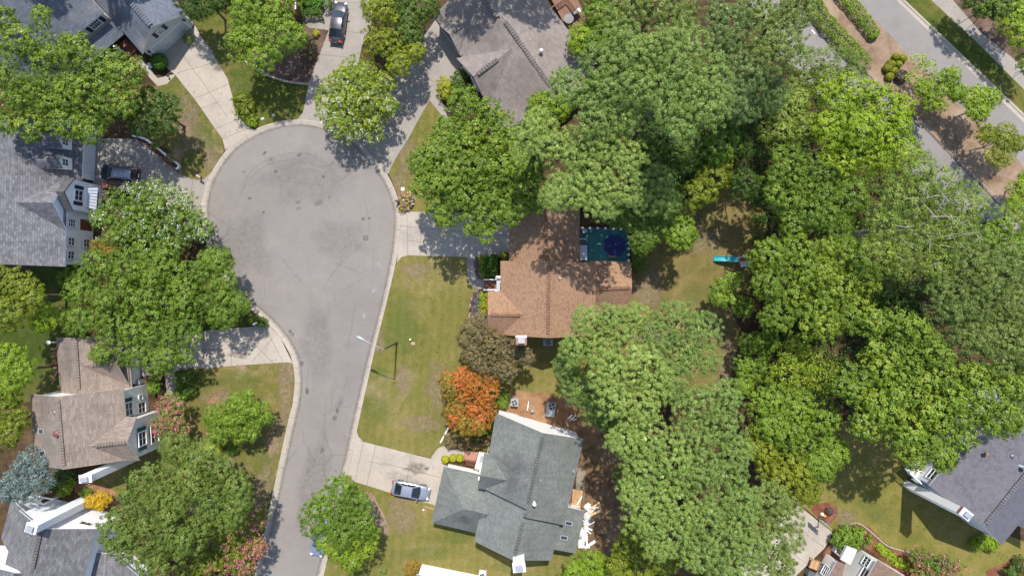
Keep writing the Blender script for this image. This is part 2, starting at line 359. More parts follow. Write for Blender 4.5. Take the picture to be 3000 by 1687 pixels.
# ------------------------------------------------------------------ ground sheets
def smooth_line(pts, n=6, closed=False):
    out=[]; m=len(pts)
    rng = range(m) if closed else range(m-1)
    for i in rng:
        p0=pts[(i-1)%m] if closed or i>0 else pts[i]; p1=pts[i]; p2=pts[(i+1)%m]; p3=pts[(i+2)%m] if closed or i+2<m else pts[(i+1)%m]
        for k in range(n):
            t=k/n; t2=t*t; t3=t2*t
            out.append(tuple(0.5*((2*p1[a])+(-p0[a]+p2[a])*t+(2*p0[a]-5*p1[a]+4*p2[a]-p3[a])*t2+(-p0[a]+3*p1[a]-3*p2[a]+p3[a])*t3) for a in (0,1)))
    if not closed: out.append(tuple(pts[-1]))
    return out
def sheet(name, poly, z, mat, curve=False, wob=0.0, seed=0, kind='structure'):
    """one flat ground sheet from a surveyed outline"""
    if curve: poly=smooth_line(poly,6,True)
    pts=[P(x,y) for x,y in poly]
    if wob>0:
        r=random.Random(seed); q=[]
        for i in range(len(pts)):
            a,b=pts[i],pts[(i+1)%len(pts)]; L=(b-a).length; n=max(1,int(L/0.5))
            for k in range(n):
                p=a.lerp(b,k/n); q.append(p+Vector((r.uniform(-wob,wob),r.uniform(-wob,wob),0)))
        pts=q
    mb=MB()
    from mathutils.geometry import tessellate_polygon
    tri=tessellate_polygon([pts])
    for a,b,c in tri:
        v=[pts[a],pts[b],pts[c]]
        if (v[1]-v[0]).cross(v[2]-v[0]).z<0: v.reverse()
        mb.face([(p.x,p.y,z) for p in v])
    o=mb.build(name,mat); o['kind']=kind
    return o
def lines_mesh(name, segs, w, z, mat, parent=None):
    mb=MB()
    for a,b in segs:
        A=P(*a);B=P(*b); d=(B-A).normalized(); n=Vector((-d.y,d.x,0))*w/2
        mb.face([(A-n)+Vector((0,0,z)),(B-n)+Vector((0,0,z)),(B+n)+Vector((0,0,z)),(A+n)+Vector((0,0,z))])
    o=mb.build(name,mat,parent)
    if parent is None: o['kind']='structure'
    return o
def strip(name, inner, outer, z_in, z_out, mat, skirt=0.1, kind='structure'):
    """kerb: a gutter rising to a kerb along two surveyed lines with the same number of points"""
    mb=MB(); n=len(inner); A=[P(*p) for p in inner]; B=[P(*p) for p in outer]
    for i in range(n-1):
        a,b,c,d=A[i],A[i+1],B[i+1],B[i]
        prof=[(0.0,z_in),(0.55,z_in+0.015),(0.72,z_out),(1.0,z_out)]
        for k in range(3):
            (t0,h0),(t1,h1)=prof[k],prof[k+1]
            q=[a.lerp(d,t0)+Vector((0,0,h0)),b.lerp(c,t0)+Vector((0,0,h0)),b.lerp(c,t1)+Vector((0,0,h1)),a.lerp(d,t1)+Vector((0,0,h1))]
            if (q[1]-q[0]).cross(q[2]-q[0]).z<0: q.reverse()
            mb.face(q)
        q=[d+Vector((0,0,z_out)),c+Vector((0,0,z_out)),c+Vector((0,0,-0.02)),d+Vector((0,0,-0.02))]
        mb.face(q)
    o=mb.build(name,mat); o['kind']=kind
    return o

g=MB(); g.face([(-400,-400,-0.02),(400,-400,-0.02),(400,400,-0.02),(-400,400,-0.02)]); gr=g.build('ground',M_litter); gr['kind']='structure'

ROADZ,CONZ,LAWNZ,BEDZ=0.010,0.024,0.004,0.012
right_in=smooth_line([(1080,470),(1120,520),(1148,580),(1158,625),(1157.6,674),(1149,749),(1118,894),(1091,1001),(1062,1120),(1041,1211),(1019,1315),(1002,1385),(966,1537),(930,1687),(900,1810)],5)
right_out=smooth_line([(1092,458),(1134,510),(1162,570),(1172,622),(1172,674),(1163,755),(1131,894),(1104,1001),(1077,1120),(1056,1213),(1034,1318),(1017,1388),(982,1540),(948,1687),(918,1810)],5)
left_in=smooth_line([(1080,470),(1040,425),(990,395),(940,375),(883,366),(820,372),(755,395),(690,437),(648,490),(620,545),(608,605),(614,680),(640,760),(690,838),(754,898),(800,938),(837,981),(865,1025),(876,1060),(881,1100),(881,1137),(874,1190),(866,1224),(841,1335),(797,1538),(762,1687),(735,1800)],5)
left_out=smooth_line([(1092,458),(1050,413),(996,381),(943,360),(883,351),(816,357),(747,380),(680,424),(635,481),(605,540),(592,605),(598,684),(625,768),(676,848),(741,912),(786,949),(822,991),(848,1033),(858,1064),(863,1102),(863,1134),(856,1188),(847,1222),(823,1332),(780,1535),(745,1687),(718,1800)],5)
sheet('road', right_in+left_in[::-1][:-1], ROADZ, M_asphalt)
strip('kerb', right_in,right_out,0.014,0.075,M_kerb); strip('kerb', left_in,left_out,0.014,0.075,M_kerb)
# kerb joints
js=[]
for I,O in ((right_in,right_out),(left_in,left_out)):
    for k in range(2,len(I)-1,6): js.append((I[k],O[k]))
mbj=MB()
for a,b in js:
    A,B=P(*a),P(*b); d=(B-A).normalized(); n=Vector((-d.y,d.x,0))*0.02
    for t0,t1,h0,h1 in ((0,.55,.016,.031),(.55,.72,.031,.079),(.72,1,.079,.079)):
        p=A.lerp(B,t0);q=A.lerp(B,t1); mbj.face([p-n+Vector((0,0,h0+.003)),q-n+Vector((0,0,h1+.003)),q+n+Vector((0,0,h1+.003)),p+n+Vector((0,0,h0+.003))])
oj=mbj.build('kerb_joint',M_joint); oj['kind']='structure'

# drives
drive1=[(452,172),(572,76),(588,106),(612,140),(638,182),(667,232),(683,290),(700,345),(716,362),(742,380),(660,440),(652,408),(575.6,298),(513,219)]
d=sheet('driveway',drive1,CONZ,M_conc); lines_mesh('joint',[((520,140),(668,345)),((518,215),(636,182)),((570,290),(672,246)),((632,378),(708,345)),((650,408),(735,373)),((590,318),(640,300))],0.045,CONZ+.004,M_joint,d)
sheet('path',[(402,182),(418,174),(462,230),(513,218),(513,222),(490,247),(462,253),(440,230)],0.030,M_conc)
drive2=[(272,405),(390,408),(405,400),(430,425),(470,460),(505,492),(524,507),(560,525),(592,530),(640,488),(592,605),(600,640),(560,620),(420,560),(272,548)]
d=sheet('driveway',drive2,CONZ,M_conc2); lines_mesh('joint',[((388,408),(388,545)),((520,505),(535,570)),((565,527),(556,600))],0.045,CONZ+.004,M_joint,d)
drive3=[(405,1105),(405,1010),(600,968),(690,961),(745,957),(773,948),(786,949),(822,991),(858,1064),(843,1061),(800,1063),(530,1083)]
d=sheet('driveway',drive3,CONZ,M_conc); lines_mesh('joint',[((672,962),(680,1072)),((597,966),(598,1078)),((700,958),(799,1062)),((560,1029),(760,1012)),((773,950),(829,1060)),((735,1062),(800,990))],0.045,CONZ+.004,M_joint,d)
sheet('path',[(482,1085),(512,1084),(516,1160),(490,1165)],0.028,M_conc2)
drive4=[(1017,1388),(1030,1330),(1046,1262),(1050,1277),(1064,1293),(1197,1327),(1267,1344),(1310,1354),(1295,1490),(1271,1478),(1151,1445),(1039.5,1410)]
d=sheet('driveway',drive4,CONZ,M_conc); lines_mesh('joint',[((1065,1293),(1040,1410)),((1101,1303),(1074,1422)),((1205,1330),(1184,1452)),((1120,1355),(1300,1400)),((1080,1350),(1130,1362))],0.045,CONZ+.004,M_joint,d)
sheet('path',smooth_line([(1262,1342),(1272,1326),(1284,1312),(1300,1306),(1330,1311)],4)+[(1362,1319),(1360,1336),(1320,1336),(1298,1352)],0.030,M_conc)
drive5=[(1172,600),(1178,612),(1197,620),(1255,622),(1500,625),(1500,735),(1490,745),(1458,753),(1367,753),(1195,748),(1176,753),(1163,768),(1172,674)]
d=sheet('driveway',drive5,CONZ,M_conc); lines_mesh('joint',[((1192,620),(1195,748)),((1234,622),(1231,750)),((1298,624),(1298,752)),((1333,690),(1333,752)),((1172,662),(1490,690)),((1195,705),(1231,709)),((1393,690),(1394,753))],0.045,CONZ+.004,M_joint,d)
sheet('path',[(1367.5,752),(1369,811)]+smooth_line([(1369,811),(1372,823),(1379,833),(1389,841),(1400,846),(1418,847)],4)[1:]+[(1420,819)]+smooth_line([(1404,815),(1397,808),(1393.5,798)],4)+[(1393.5,752)],0.030,M_conc2)
drive6=[(870,352),(888,330),(903,248),(963,91),(972,0),(975,-80),(1120,-80),(1105,0),(1085,80),(1060,137),(1040,240),(1020,330),(1050,413),(996,381),(943,360)]
d=sheet('driveway',drive6,CONZ,M_conc2); lines_mesh('joint',[((968,88),(1078,100)),((935,160),(1057,172)),((972,8),(1105,10))],0.04,CONZ+.004,M_joint,d)
drive7=[(1022,392),(1010,330),(1060,280),(1140,210),(1240,110),(1275,60),(1340,150),(1360,220),(1330,235),(1300,262),(1288,285),(1318,360),(1330,378),(1312,362),(1259,295),(1228,348),(1197,406),(1165,455),(1147,489),(1139,509),(1134,510),(1092,458),(1050,413)]
d=sheet('driveway',drive7,CONZ+.006,M_conc2); lines_mesh('joint',[((1100,330),(1190,400)),((1150,270),(1259,300)),((1200,190),(1300,262))],0.04,CONZ+.010,M_joint,d)
sheet('path',[(860,0),(968,0),(965,90),(905,82),(880,60),(868,40)],0.018,M_conc2)

# lawns and beds
sheet('lawn',[(380,250),(460,252),(490,247),(513,219),(575.6,298),(652,408),(655,445),(640,480),(612,522),(598,538),(560,525),(524,507),(500,440),(400,400)],LAWNZ,M_lawnD,wob=0.04)
sheet('lawn',[(560,0),(572,76),(612,140),(638,182),(667,232),(683,290),(700,345),(716,365),(760,378),(883,351),(888,330),(903,248),(963,91),(900,60),(880,-40),(560,-40)],LAWNZ,M_lawnG,wob=0.04)
sheet('lawn',[(1176,753),(1195,748),(1367,753),(1369,811),(1379,833),(1400,846),(1418,860),(1500,940),(1600,960),(1760,1000),(1760,1130),(1640,1170),(1500,1155),(1450,1180),(1440,1320),(1320,1312),(1284,1312),(1267,1342),(1197,1327),(1064,1293),(1050,1277),(1046,1258),(1056,1213),(1104,1001),(1131,894),(1163,762)],LAWNZ,M_lawnA,wob=0.05)
sheet('lawn',[(1017,1388),(1039.5,1410),(1151,1445),(1271,1478),(1300,1490),(1700,1500),(1790,1700),(1700,1830),(915,1830),(948,1687)],LAWNZ,M_lawnA,wob=0.05)
sheet('lawn',[(843,1061),(858,1064),(863,1134),(847,1222),(780,1535),(745,1687),(700,1700),(560,1500),(400,1480),(330,1450),(240,1410),(430,1300),(490,1160),(512,1084),(800,1063)],LAWNZ,M_lawnD,wob=0.05)
sheet('lawn',[(1139,509),(1147,489),(1165,455),(1197,406),(1228,348),(1259,295),(1312,362),(1420,450),(1450,560),(1300,622),(1197,620),(1172,600),(1162,560)],LAWNZ,M_lawnA,wob=0.04)
sheet('lawn',[(1700,960),(1850,770),(1850,690),(1960,600),(2100,560),(2190,540),(2250,640),(2230,760),(2130,900),(2170,960),(2150,1060),(2120,1150),(1950,1140)],LAWNZ,M_backy,wob=0.1)
sheet('lawn',[(2350,1480),(2440,1250),(2600,1180),(2700,1300),(2800,1500),(3080,1620),(3080,1850),(2560,1850),(2600,1600),(2440,1560)],LAWNZ,M_lawnM,wob=0.05)
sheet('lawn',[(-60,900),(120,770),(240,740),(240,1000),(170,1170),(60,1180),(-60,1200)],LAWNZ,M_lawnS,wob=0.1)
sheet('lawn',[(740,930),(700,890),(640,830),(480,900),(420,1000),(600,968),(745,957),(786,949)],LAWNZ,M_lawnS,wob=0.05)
sheet('mulch_bed',[(712,170),(760,205),(830,238),(903,248),(935,170),(963,91),(905,82),(860,80),(730,120)],BEDZ,M_mulch,True,0.04,3)
sheet('mulch_bed',[(395,400),(440,415),(490,455),(525,485),(520,497),(500,485),(455,445),(400,408)],0.030,M_mulch)
sheet('mulch_bed',[(1393,755),(1460,753),(1466,820),(1418,819),(1404,812),(1395,798)],BEDZ,M_mulch)
sheet('mulch_bed',[(1400,850),(1440,850),(1432,985),(1390,960),(1376,935),(1378,880)],BEDZ,M_mulch,True)
sheet('mulch_bed',[(1490,1165),(1510,1145),(1560,1148),(1640,1158),(1700,1170),(1760,1260),(1700,1320),(1600,1260),(1470,1200)],BEDZ,M_straw,True,0.06,5)
M_darkstraw=ground_mat('old_straw',[(0.2,(0.15,0.095,0.058)),(0.5,(0.24,0.165,0.105)),(0.8,(0.33,0.245,0.165))],0.28,0.2,10)
sheet('bare_soil',[(1690,1280),(1770,1240),(1840,1300),(1850,1450),(1830,1560),(1780,1640),(1740,1720),(1690,1560),(1700,1420)],BEDZ-.003,M_darkstraw,True,0.1,6)
sheet('gravel_bed',[(1690,1370),(1715,1372),(1712,1470),(1685,1470)],0.020,M_gravel)
sheet('mulch_bed',[(630,1160),(610,1190),(600,1240),(612,1290),(650,1310),(690,1320),(720,1290),(680,1220)],BEDZ,M_straw,True,0.05,7)
sheet('mulch_bed',[(1083,1440),(1105,1470),(1130,1520),(1140,1560),(1110,1560),(1080,1500),(1050,1450)],BEDZ,M_paleStraw,True,0.05,8)
sheet('mulch_bed',[(230,1405),(300,1420),(345,1445),(330,1460),(260,1450),(220,1440)],BEDZ+.002,M_straw,True,0.03,8)
sheet('mulch_bed',[(2370,1480),(2400,1472),(2440,1475),(2456,1495),(2445,1520),(2425,1535),(2385,1505)],BEDZ,M_redmulch,True,0.05,9)
sheet('mulch_bed',[(2540,1540),(2570,1565),(2610,1600),(2680,1625),(2720,1650),(2700,1720),(2560,1620),(2480,1570),(2490,1535)],BEDZ,M_redmulch,True,0.03,10)
sheet('mulch_bed',[(2410,1620),(2440,1585),(2470,1560),(2470,1640),(2420,1650)],BEDZ+.003,M_redmulch)
sheet('mulch_bed',[(2890,1687),(2900,1665),(2940,1650),(3000,1630),(3060,1700),(2950,1760)],BEDZ,M_redmulch,True,0.03,11)
d=sheet('driveway',[(2340,1480),(2440,1560),(2415,1605),(2330,1687),(2280,1760),(2150,1760),(2180,1600)],CONZ,M_conc); lines_mesh('joint',[((2311,1527),(2417,1604)),((2352,1573),(2290,1650)),((2290,1600),(2380,1660))],0.045,CONZ+.004,M_joint,d)

# boulevard on the right: two carriageways, median, verge, pavement
sheet('road',[(2450,-60),(2571,-60),(2624,0),(3000,360),(3100,455),(3100,590),(3000,488),(2871,364),(2660,161),(2506,0)],ROADZ,M_asphalt2)
sheet('road',[(2180,-20),(2230,-60),(2265,-60),(2378,58),(2473,155),(2697,364),(2813,484),(3000,672),(3000,830),(2700,560),(2300,180)],ROADZ,M_asphalt2)
sheet('median',[(2265,-60),(2450,-60),(2506,0),(2660,161),(2871,364),(3000,488),(3100,590),(3100,770),(3000,672),(2813,484),(2697,364),(2473,155),(2378,58)],0.10,M_paleStraw)
strip('kerb',[(2265,-60),(2378,58),(2473,155),(2697,364),(2813,484),(3000,672)],[(2271,-66),(2384,52),(2479,149),(2703,358),(2819,478),(3006,666)],0.014,0.115,M_conc2)
strip('kerb',[(2450,-60),(2506,0),(2660,161),(2871,364),(3000,488),(3100,590)],[(2446,-56),(2502,4),(2656,165),(2867,368),(2996,492),(3096,594)],0.014,0.115,M_conc2)
strip('kerb',[(2571,-60),(2624,0),(3000,360),(3100,455)],[(2592,-60),(2645,-2),(3000,336),(3100,430)],0.014,0.13,M_kerb)
sheet('lawn',[(2592,-60),(2645,-2),(3000,336),(3100,430),(3100,365),(2970,236),(2854,120),(2724,0),(2670,-60)],0.1,M_lawnG,wob=0.03)
sheet('pavement',[(2670,-60),(2724,0),(2854,120),(2970,236),(3100,365),(3100,300),(3000,200),(2871,97),(2788,0),(2740,-60)],0.112,M_conc2)
sheet('mulch_bed',[(2740,-60),(2788,0),(2871,97),(3000,200),(3100,300),(3100,-60)],0.1,M_mulch)
mk=MB()
for a,b in (((2548,52),(2560,66)),((2378,88),(2388,100)),((2990,478),(3004,492))):
    A,B=P(*a),P(*b); n=Vector((-(B-A).y,(B-A).x,0)).normalized()*0.06
    mk.face([A-n+Vector((0,0,.016)),B-n+Vector((0,0,.016)),B+n+Vector((0,0,.016)),A+n+Vector((0,0,.016))])
mo=mk.build('road_marking',M_white); mo['kind']='structure'

# stains, patches, tyre marks lying on the road and drives
def stain(name, x,y,rx,ry,rot,mat,z,seed,n=20):
    r=random.Random(seed); mb=MB(); c=P(x,y,0); pts=[]
    for k in range(n):
        a=2*math.pi*k/n; q=r.uniform(0.7,1.2); X=rx*q*math.cos(a);Y=ry*q*math.sin(a)
        pts.append(c+Vector((X*math.cos(rot)-Y*math.sin(rot),X*math.sin(rot)+Y*math.cos(rot),z)))
    inner=[(c+Vector((0,0,z))).lerp(p,0.55) for p in pts]
    vs=[c+Vector((0,0,z))]+inner+pts; fs=[(0,1+k,1+(k+1)%n) for k in range(n)]+[(1+k,1+n+k,1+n+(k+1)%n,1+(k+1)%n) for k in range(n)]
    mb.mesh(vs,fs); o=mb.build(name,mat); o['kind']='structure'
    at=o.data.attributes.new('fade','FLOAT','POINT'); at.data.foreach_set('value',[1.0]*(n+1)+[0.0]*n)
    return o
def arc_mark(pts,w,mat,z):
    pts=smooth_line(pts,6); mb=MB(); vs=[];fs=[];fd=[]
    for i,p in enumerate(pts):
        A=P(*pts[max(i-1,0)]);B=P(*pts[min(i+1,len(pts)-1)]); d=(B-A).normalized(); n=Vector((-d.y,d.x,0))*w
        c=P(*p)+Vector((0,0,z)); vs+=[c-n,c,c+n]; e=min(1,min(i,len(pts)-1-i)/4); fd+=[0,e,0]
    for i in range(len(pts)-1):
        a=3*i; fs+=[(a,a+3,a+4,a+1),(a+1,a+4,a+5,a+2)]
    mb.mesh(vs,fs); o=mb.build('tyre_mark',mat); o['kind']='structure'
    at=o.data.attributes.new('fade','FLOAT','POINT'); at.data.foreach_set('value',fd)
D_dark=decal_mat('oil_stain',(0.09,0.075,0.065),0.62); D_brown=decal_mat('rust_stain',(0.13,0.10,0.08),0.6); D_soil=decal_mat('bare_soil_patch',(0.25,0.18,0.11),0.78); D_green=decal_mat('lush_grass_patch',(0.11,0.15,0.024),0.5)
D_light=decal_mat('pale_patch',(0.31,0.29,0.28),0.35); D_shade=decal_mat('worn_dark_patch',(0.16,0.15,0.15),0.28); D_tyre=decal_mat('tyre_rubber',(0.12,0.11,0.11),0.2); D_grit=decal_mat('gutter_grit',(0.12,0.10,0.08),0.45); D_bright=decal_mat('bright_patch',(0.42,0.40,0.39),0.7)
zz=0.0135
for i,(x,y,rx,ry,ro,mt) in enumerate([(876,455,.35,.25,.5,D_dark),(794,467,.3,.25,0,D_dark),(808,503,.3,.25,0,D_dark),(715,503,.3,.2,.5,D_dark),(948,518,.25,.2,0,D_dark),(775,450,.4,.2,.8,D_dark),
     (933,595,.75,.4,.6,D_brown),(875,610,.5,.25,.2,D_dark),(873,593,.4,.3,0,D_brown),(732,581,.3,.2,0,D_dark),(772,622,.3,.2,0,D_dark),(964,578,.25,.2,0,D_dark),(1064,642,.3,.3,0,D_brown),(1082,640,.2,.2,0,D_dark),
     (885,1065,.3,.4,0,D_brown),(900,1145,.3,.5,0,D_dark),(988,1204,.3,.45,0,D_dark),(980,1224,.4,.4,0,D_brown),(944,1318,.35,.4,0,D_dark),(817,1504,.25,.25,0,D_dark),(984,1380,.15,.12,0,D_dark),
     (1066,925,.25,.5,-.4,D_bright),(1096,850,.25,.4,-.4,D_bright),(1110,772,.2,.3,0,D_bright),(850,970,.25,.25,0,D_dark),(855,980,.4,.3,.3,D_brown),(860,1545,.9,.7,0,D_light),
     (900,520,6,4,0,D_shade),(1010,850,3,7,-.2,D_light),(860,760,5,3,.5,D_light),(930,1000,2.2,6,-.1,D_shade),(1000,700,4,3,0,D_shade),(720,720,4,5,0,D_shade),(920,1400,2,6,-.25,D_shade),(880,640,6,3,0,D_light)]):
    stain('road_stain',x,y,rx,ry,ro,mt,zz+0.0012*(i>26)*((i%8)+1),i)
for i,pts in enumerate([[(700,560),(740,500),(800,462),(870,448),(950,462)],[(690,620),(720,540),(790,480),(880,470)],[(905,1060),(900,1110),(898,1180)],[(1020,1090),(1005,1150),(990,1210)],[(955,1150),(952,1230),(946,1320)],
     [(1040,880),(1030,960),(1012,1050)],[(930,880),(990,780),(1080,700)],[(860,1560),(885,1450),(910,1340)],[(780,700),(860,800),(930,870)],[(1060,560),(1080,640),(1075,720)]]):
    arc_mark(pts,0.14,D_tyre,zz+0.012+0.0011*i)
for i,(x,y,rx,ry,ro,mt) in enumerate([(1220,1372,1.8,.9,-.2,D_brown),(1250,1372,.4,.25,0,D_dark),(600,150,1.5,1,0.4,D_light),(560,340,1.4,.8,.6,D_shade),(1210,690,2,1.5,0,D_light),(640,200,.8,.6,0,D_dark),(1180,1400,2.5,.8,-.25,D_shade),(700,1040,1.6,.5,-.1,D_brown)]):
    stain('concrete_stain',x,y,rx,ry,ro,mt,CONZ+.0105+.001*i,100+i)
for i,(ln_,k) in enumerate(((right_in,1),(left_in,1))):   # grit gathered along the gutters
    arc_mark([ln_[j] for j in range(0,len(ln_),5)],0.32,D_grit,zz+0.030)
for i,(x,y,rx,ry,ro,mt) in enumerate([(540,330,1.6,2.2,.4,D_soil),(560,400,1.3,2.0,.6,D_soil),(615,440,1.0,1.3,0,D_soil),(625,485,1.2,.8,0,D_soil),(520,300,1.0,1.6,.5,D_green),(600,400,1.0,2.4,.6,D_green),(500,240,1.2,.8,0,D_green),
     (840,1090,.9,1.5,0,D_soil),(835,1160,.8,2.4,0,D_soil),(815,1270,1.0,2.6,-.2,D_soil),(640,1170,2.0,1.0,0,D_soil),(770,1420,.9,3,-.2,D_soil),(700,1110,3,1.2,0,D_green),(600,1120,2,1,0,D_green),(760,1330,1.4,2.4,0,D_green),
     (1290,1130,1.6,2.6,.2,D_soil),(1180,1110,.8,1.5,0,D_soil),(1240,1240,2.0,1.0,0,D_soil),(1110,1000,.7,1.4,0,D_soil),(1220,790,1.5,.7,0,D_soil),(1100,1200,1.8,2.0,0,D_green),(1180,950,2.2,3,0,D_green),(1120,1090,.9,.6,0,D_green),
     (1340,1570,2.0,1.2,0,D_green),(1250,1620,3,1,0,D_green),(1180,1510,1.5,2.2,.3,D_soil),(1480,1660,1.6,.8,0,D_green),(1880,990,1.5,2.6,0,D_soil),(1900,850,1.6,2.2,0,D_soil),(2000,640,1.8,1.4,0,D_soil),(2128,1060,.9,3.4,-.1,D_soil),(2050,870,2.2,1.6,0,D_green),(2060,700,2.4,1.4,0,D_soil),
     (2480,1520,1.2,.9,0,D_soil),(2560,1500,2.4,1.1,-.6,D_green),(1200,470,1.2,2.2,.3,D_soil),(1170,540,.8,1.2,0,D_soil),(640,130,1.2,2.2,.3,D_green),(700,260,1.4,1.2,0,D_green)]):
    k_=1.45 if mt is D_soil else 1.2
    stain('lawn_patch',x,y,rx*k_,ry*k_,ro,mt,0.0062+0.00015*i,300+i,24)
# manhole cover
mh=MB(); c=P(1071,697); mh.lathe((c.x,c.y,0.011),[(0.36,0),(0.36,.012)],24,0); mh.lathe((c.x,c.y,0.024),[(0.30,0),(0.28,.006)],24,1)
single(mh,'manhole_cover',[M_dgrey,plain('cast_iron',(0.13,0.11,0.10),0.6,0.5,0.3,20)],'round iron manhole cover set in the road right of the cul-de-sac centre','manhole cover')

# ------------------------------------------------------------------ house builders
def rplane(mb, pts, thick=0.16):
    """one roof slope from surveyed (px,py,z) corners, with a fascia under its rim and shingle UV in metres"""
    w=[P(*p) for p in pts]; n=Vector((0,0,0))
    for i in range(len(w)): n+= (w[i]-w[0]).cross(w[(i+1)%len(w)]-w[0])
    if n.z<0: w.reverse(); n=-n
    n.normalize(); u=Vector((0,0,1)).cross(n)
    u = u.normalized() if u.length>0.03 else Vector((1,0,0)); v=n.cross(u)
    cen=sum(w,Vector((0,0,0)))/len(w)
    # keep the slope planar
    w=[p-Vector((0,0,(p-cen).dot(n)/n.z)) for p in w] if len(w)>3 else w
    mb.face(w,0,[(p.dot(u),p.dot(v)) for p in w])
    lo=[p-Vector((0,0,thick)) for p in w]
    mb.face(lo[::-1],1)
    for i in range(len(w)):
        j=(i+1)%len(w); mb.face([lo[i],lo[j],w[j],w[i]],1)
    return w
def offset_poly(pts, d):
    n=len(pts); a=sum(pts[i].x*pts[(i+1)%n].y-pts[(i+1)%n].x*pts[i].y for i in range(n))
    s=1 if a>0 else -1; out=[]
    for i in range(n):
        p0,p,p1=pts[i-1],pts[i],pts[(i+1)%n]
        e0=Vector((p.x-p0.x,p.y-p0.y)).normalized(); e1=Vector((p1.x-p.x,p1.y-p.y)).normalized()
        n0=Vector((-e0.y,e0.x))*s; n1=Vector((-e1.y,e1.x))*s
        b=n0+n1; k=max(0.35,1+n0.dot(n1)); q=b*(d/k)
        out.append(Vector((p.x+q.x,p.y+q.y,p.z)))
    return out
def walls(h, outline, mat, inset=0.4, drop=0.18, name='wall', z0=-0.05):
    pts=offset_poly([P(*p) for p in outline], inset); n=len(pts); mb=MB()
    a=sum(pts[i].x*pts[(i+1)%n].y-pts[(i+1)%n].x*pts[i].y for i in range(n))
    for i in range(n):
        p,q=pts[i],pts[(i+1)%n]
        f=[(p.x,p.y,z0),(q.x,q.y,z0),(q.x,q.y,q.z-drop),(p.x,p.y,p.z-drop)]
        mb.face(f if a>0 else f[::-1])
    mb.build(name,mat,h)
    return pts, (1 if a>0 else -1)
def wall_frame(W, i, t, z, j=None):
    pts,s=W; A=pts[i]; B=pts[(i+1)%len(pts)] if j is None else pts[j]; d=Vector((B.x-A.x,B.y-A.y,0)); L=d.length; d.normalize()
    n=Vector((d.y,-d.x,0))*s
    c=Vector((A.x,A.y,0))+d*(L*t); c.z=z
    return c,d,n
def window(h, W, i, t, z, w, ht, cols=2, rows=2, shutter=None, j=None, frame=None, name='window', out=.03):
    """a window centred at fraction t along wall i: frame with muntins, its pane, and shutters if any"""
    c,d,n=wall_frame(W,i,t,z,j); frame=frame or M_white; mb=MB(); U=Vector((0,0,1))
    c=c+n*out
    for s in (-1,1):
        mb.bar(c+d*(s*w/2)-U*(ht/2+.05)+n*.02, c+d*(s*w/2)+U*(ht/2+.05)+n*.02, .10,.10)
        mb.bar(c-d*(w/2-.05)+U*(s*ht/2)+n*.022, c+d*(w/2-.05)+U*(s*ht/2)+n*.022, .096,.10)
    for k in range(1,cols): mb.bar(c-d*(w/2)+d*(w*k/cols)-U*(ht/2-.05)+n*.01, c-d*(w/2)+d*(w*k/cols)+U*(ht/2-.05)+n*.01,.05,.04)
    for k in range(1,rows): mb.bar(c-d*(w/2-.05)-U*(ht/2)+U*(ht*k/rows)+n*.012, c+d*(w/2-.05)-U*(ht/2)+U*(ht*k/rows)+n*.012,.045,.06)
    o=mb.build(name,frame,h)
    g_=MB(); q=c-n*0.01
    g_.mesh([q-d*(w/2)-U*(ht/2),q+d*(w/2)-U*(ht/2),q+d*(w/2)+U*(ht/2),q-d*(w/2)+U*(ht/2)],[(0,1,2,3) if (d.cross(U)).dot(n)>0 else (3,2,1,0)])
    g_.build('pane',M_pane,o)
    if shutter:
        for s in (-1,1):
            m2=MB(); a=c+d*(s*(w/2+.32)); m2.bar(a-d*.21,a+d*.21,.05,ht+.1)
            for k in range(5): m2.bar(a-d*.15-U*(ht*.4)+U*(ht*.2*k)+n*.03,a+d*.15-U*(ht*.4)+U*(ht*.2*k)+n*.03,.03,.05)
            m2.build('shutter',shutter,h)
    return o
def garage_door(h,W,i,t,w,ht,mat,j=None):
    c,d,n=wall_frame(W,i,t,ht/2,j); mb=MB(); U=Vector((0,0,1))
    mb.bar(c-d*(w/2)+n*.02,c+d*(w/2)+n*.02,.06,ht)
    for r in range(4):
        for k in range(8):
            a=c-d*(w/2)+d*(w*(k+.5)/8)+U*(-ht/2+ht*(r+.5)/4)+n*.055
            mb.bar(a-d*(w/8*.38),a+d*(w/8*.38),.03,ht/4*.62)
    fr=MB()
    for s in (-1,1): fr.bar(c+d*(s*(w/2+.08))-U*(ht/2)+n*.03,c+d*(s*(w/2+.08))+U*(ht/2+.1)+n*.03,.14,.14)
    fr.bar(c-d*(w/2+.01)+U*(ht/2+.08)+n*.028,c+d*(w/2+.01)+U*(ht/2+.08)+n*.028,.13,.14)
    o=mb.build('garage_door',mat,h); fr.build('door_frame',M_white,o); return o
def door(h,W,i,t,w,ht,mat,j=None,z0=0.2):
    c,d,n=wall_frame(W,i,t,z0+ht/2,j); mb=MB(); U=Vector((0,0,1))
    mb.bar(c-U*(ht/2)+n*.03,c+U*(ht/2)+n*.03,w,.06) if False else mb.bar(c-d*(w/2)+n*.03,c+d*(w/2)+n*.03,.05,ht)
    for s in (-1,1):
        for q in (-.25,.25): mb.bar(c+d*(s*w*.22-w*.14)+U*(q*ht)+n*.06,c+d*(s*w*.22+w*.14)+U*(q*ht)+n*.06,.02,ht*.36)
    o=mb.build('door',mat,h); k=MB(); k.lathe(c+d*(w*.4)+n*.09,[(.03,-.03),(.04,0),(.03,.03)],8); k.build('handle',M_silver,o)
    return o
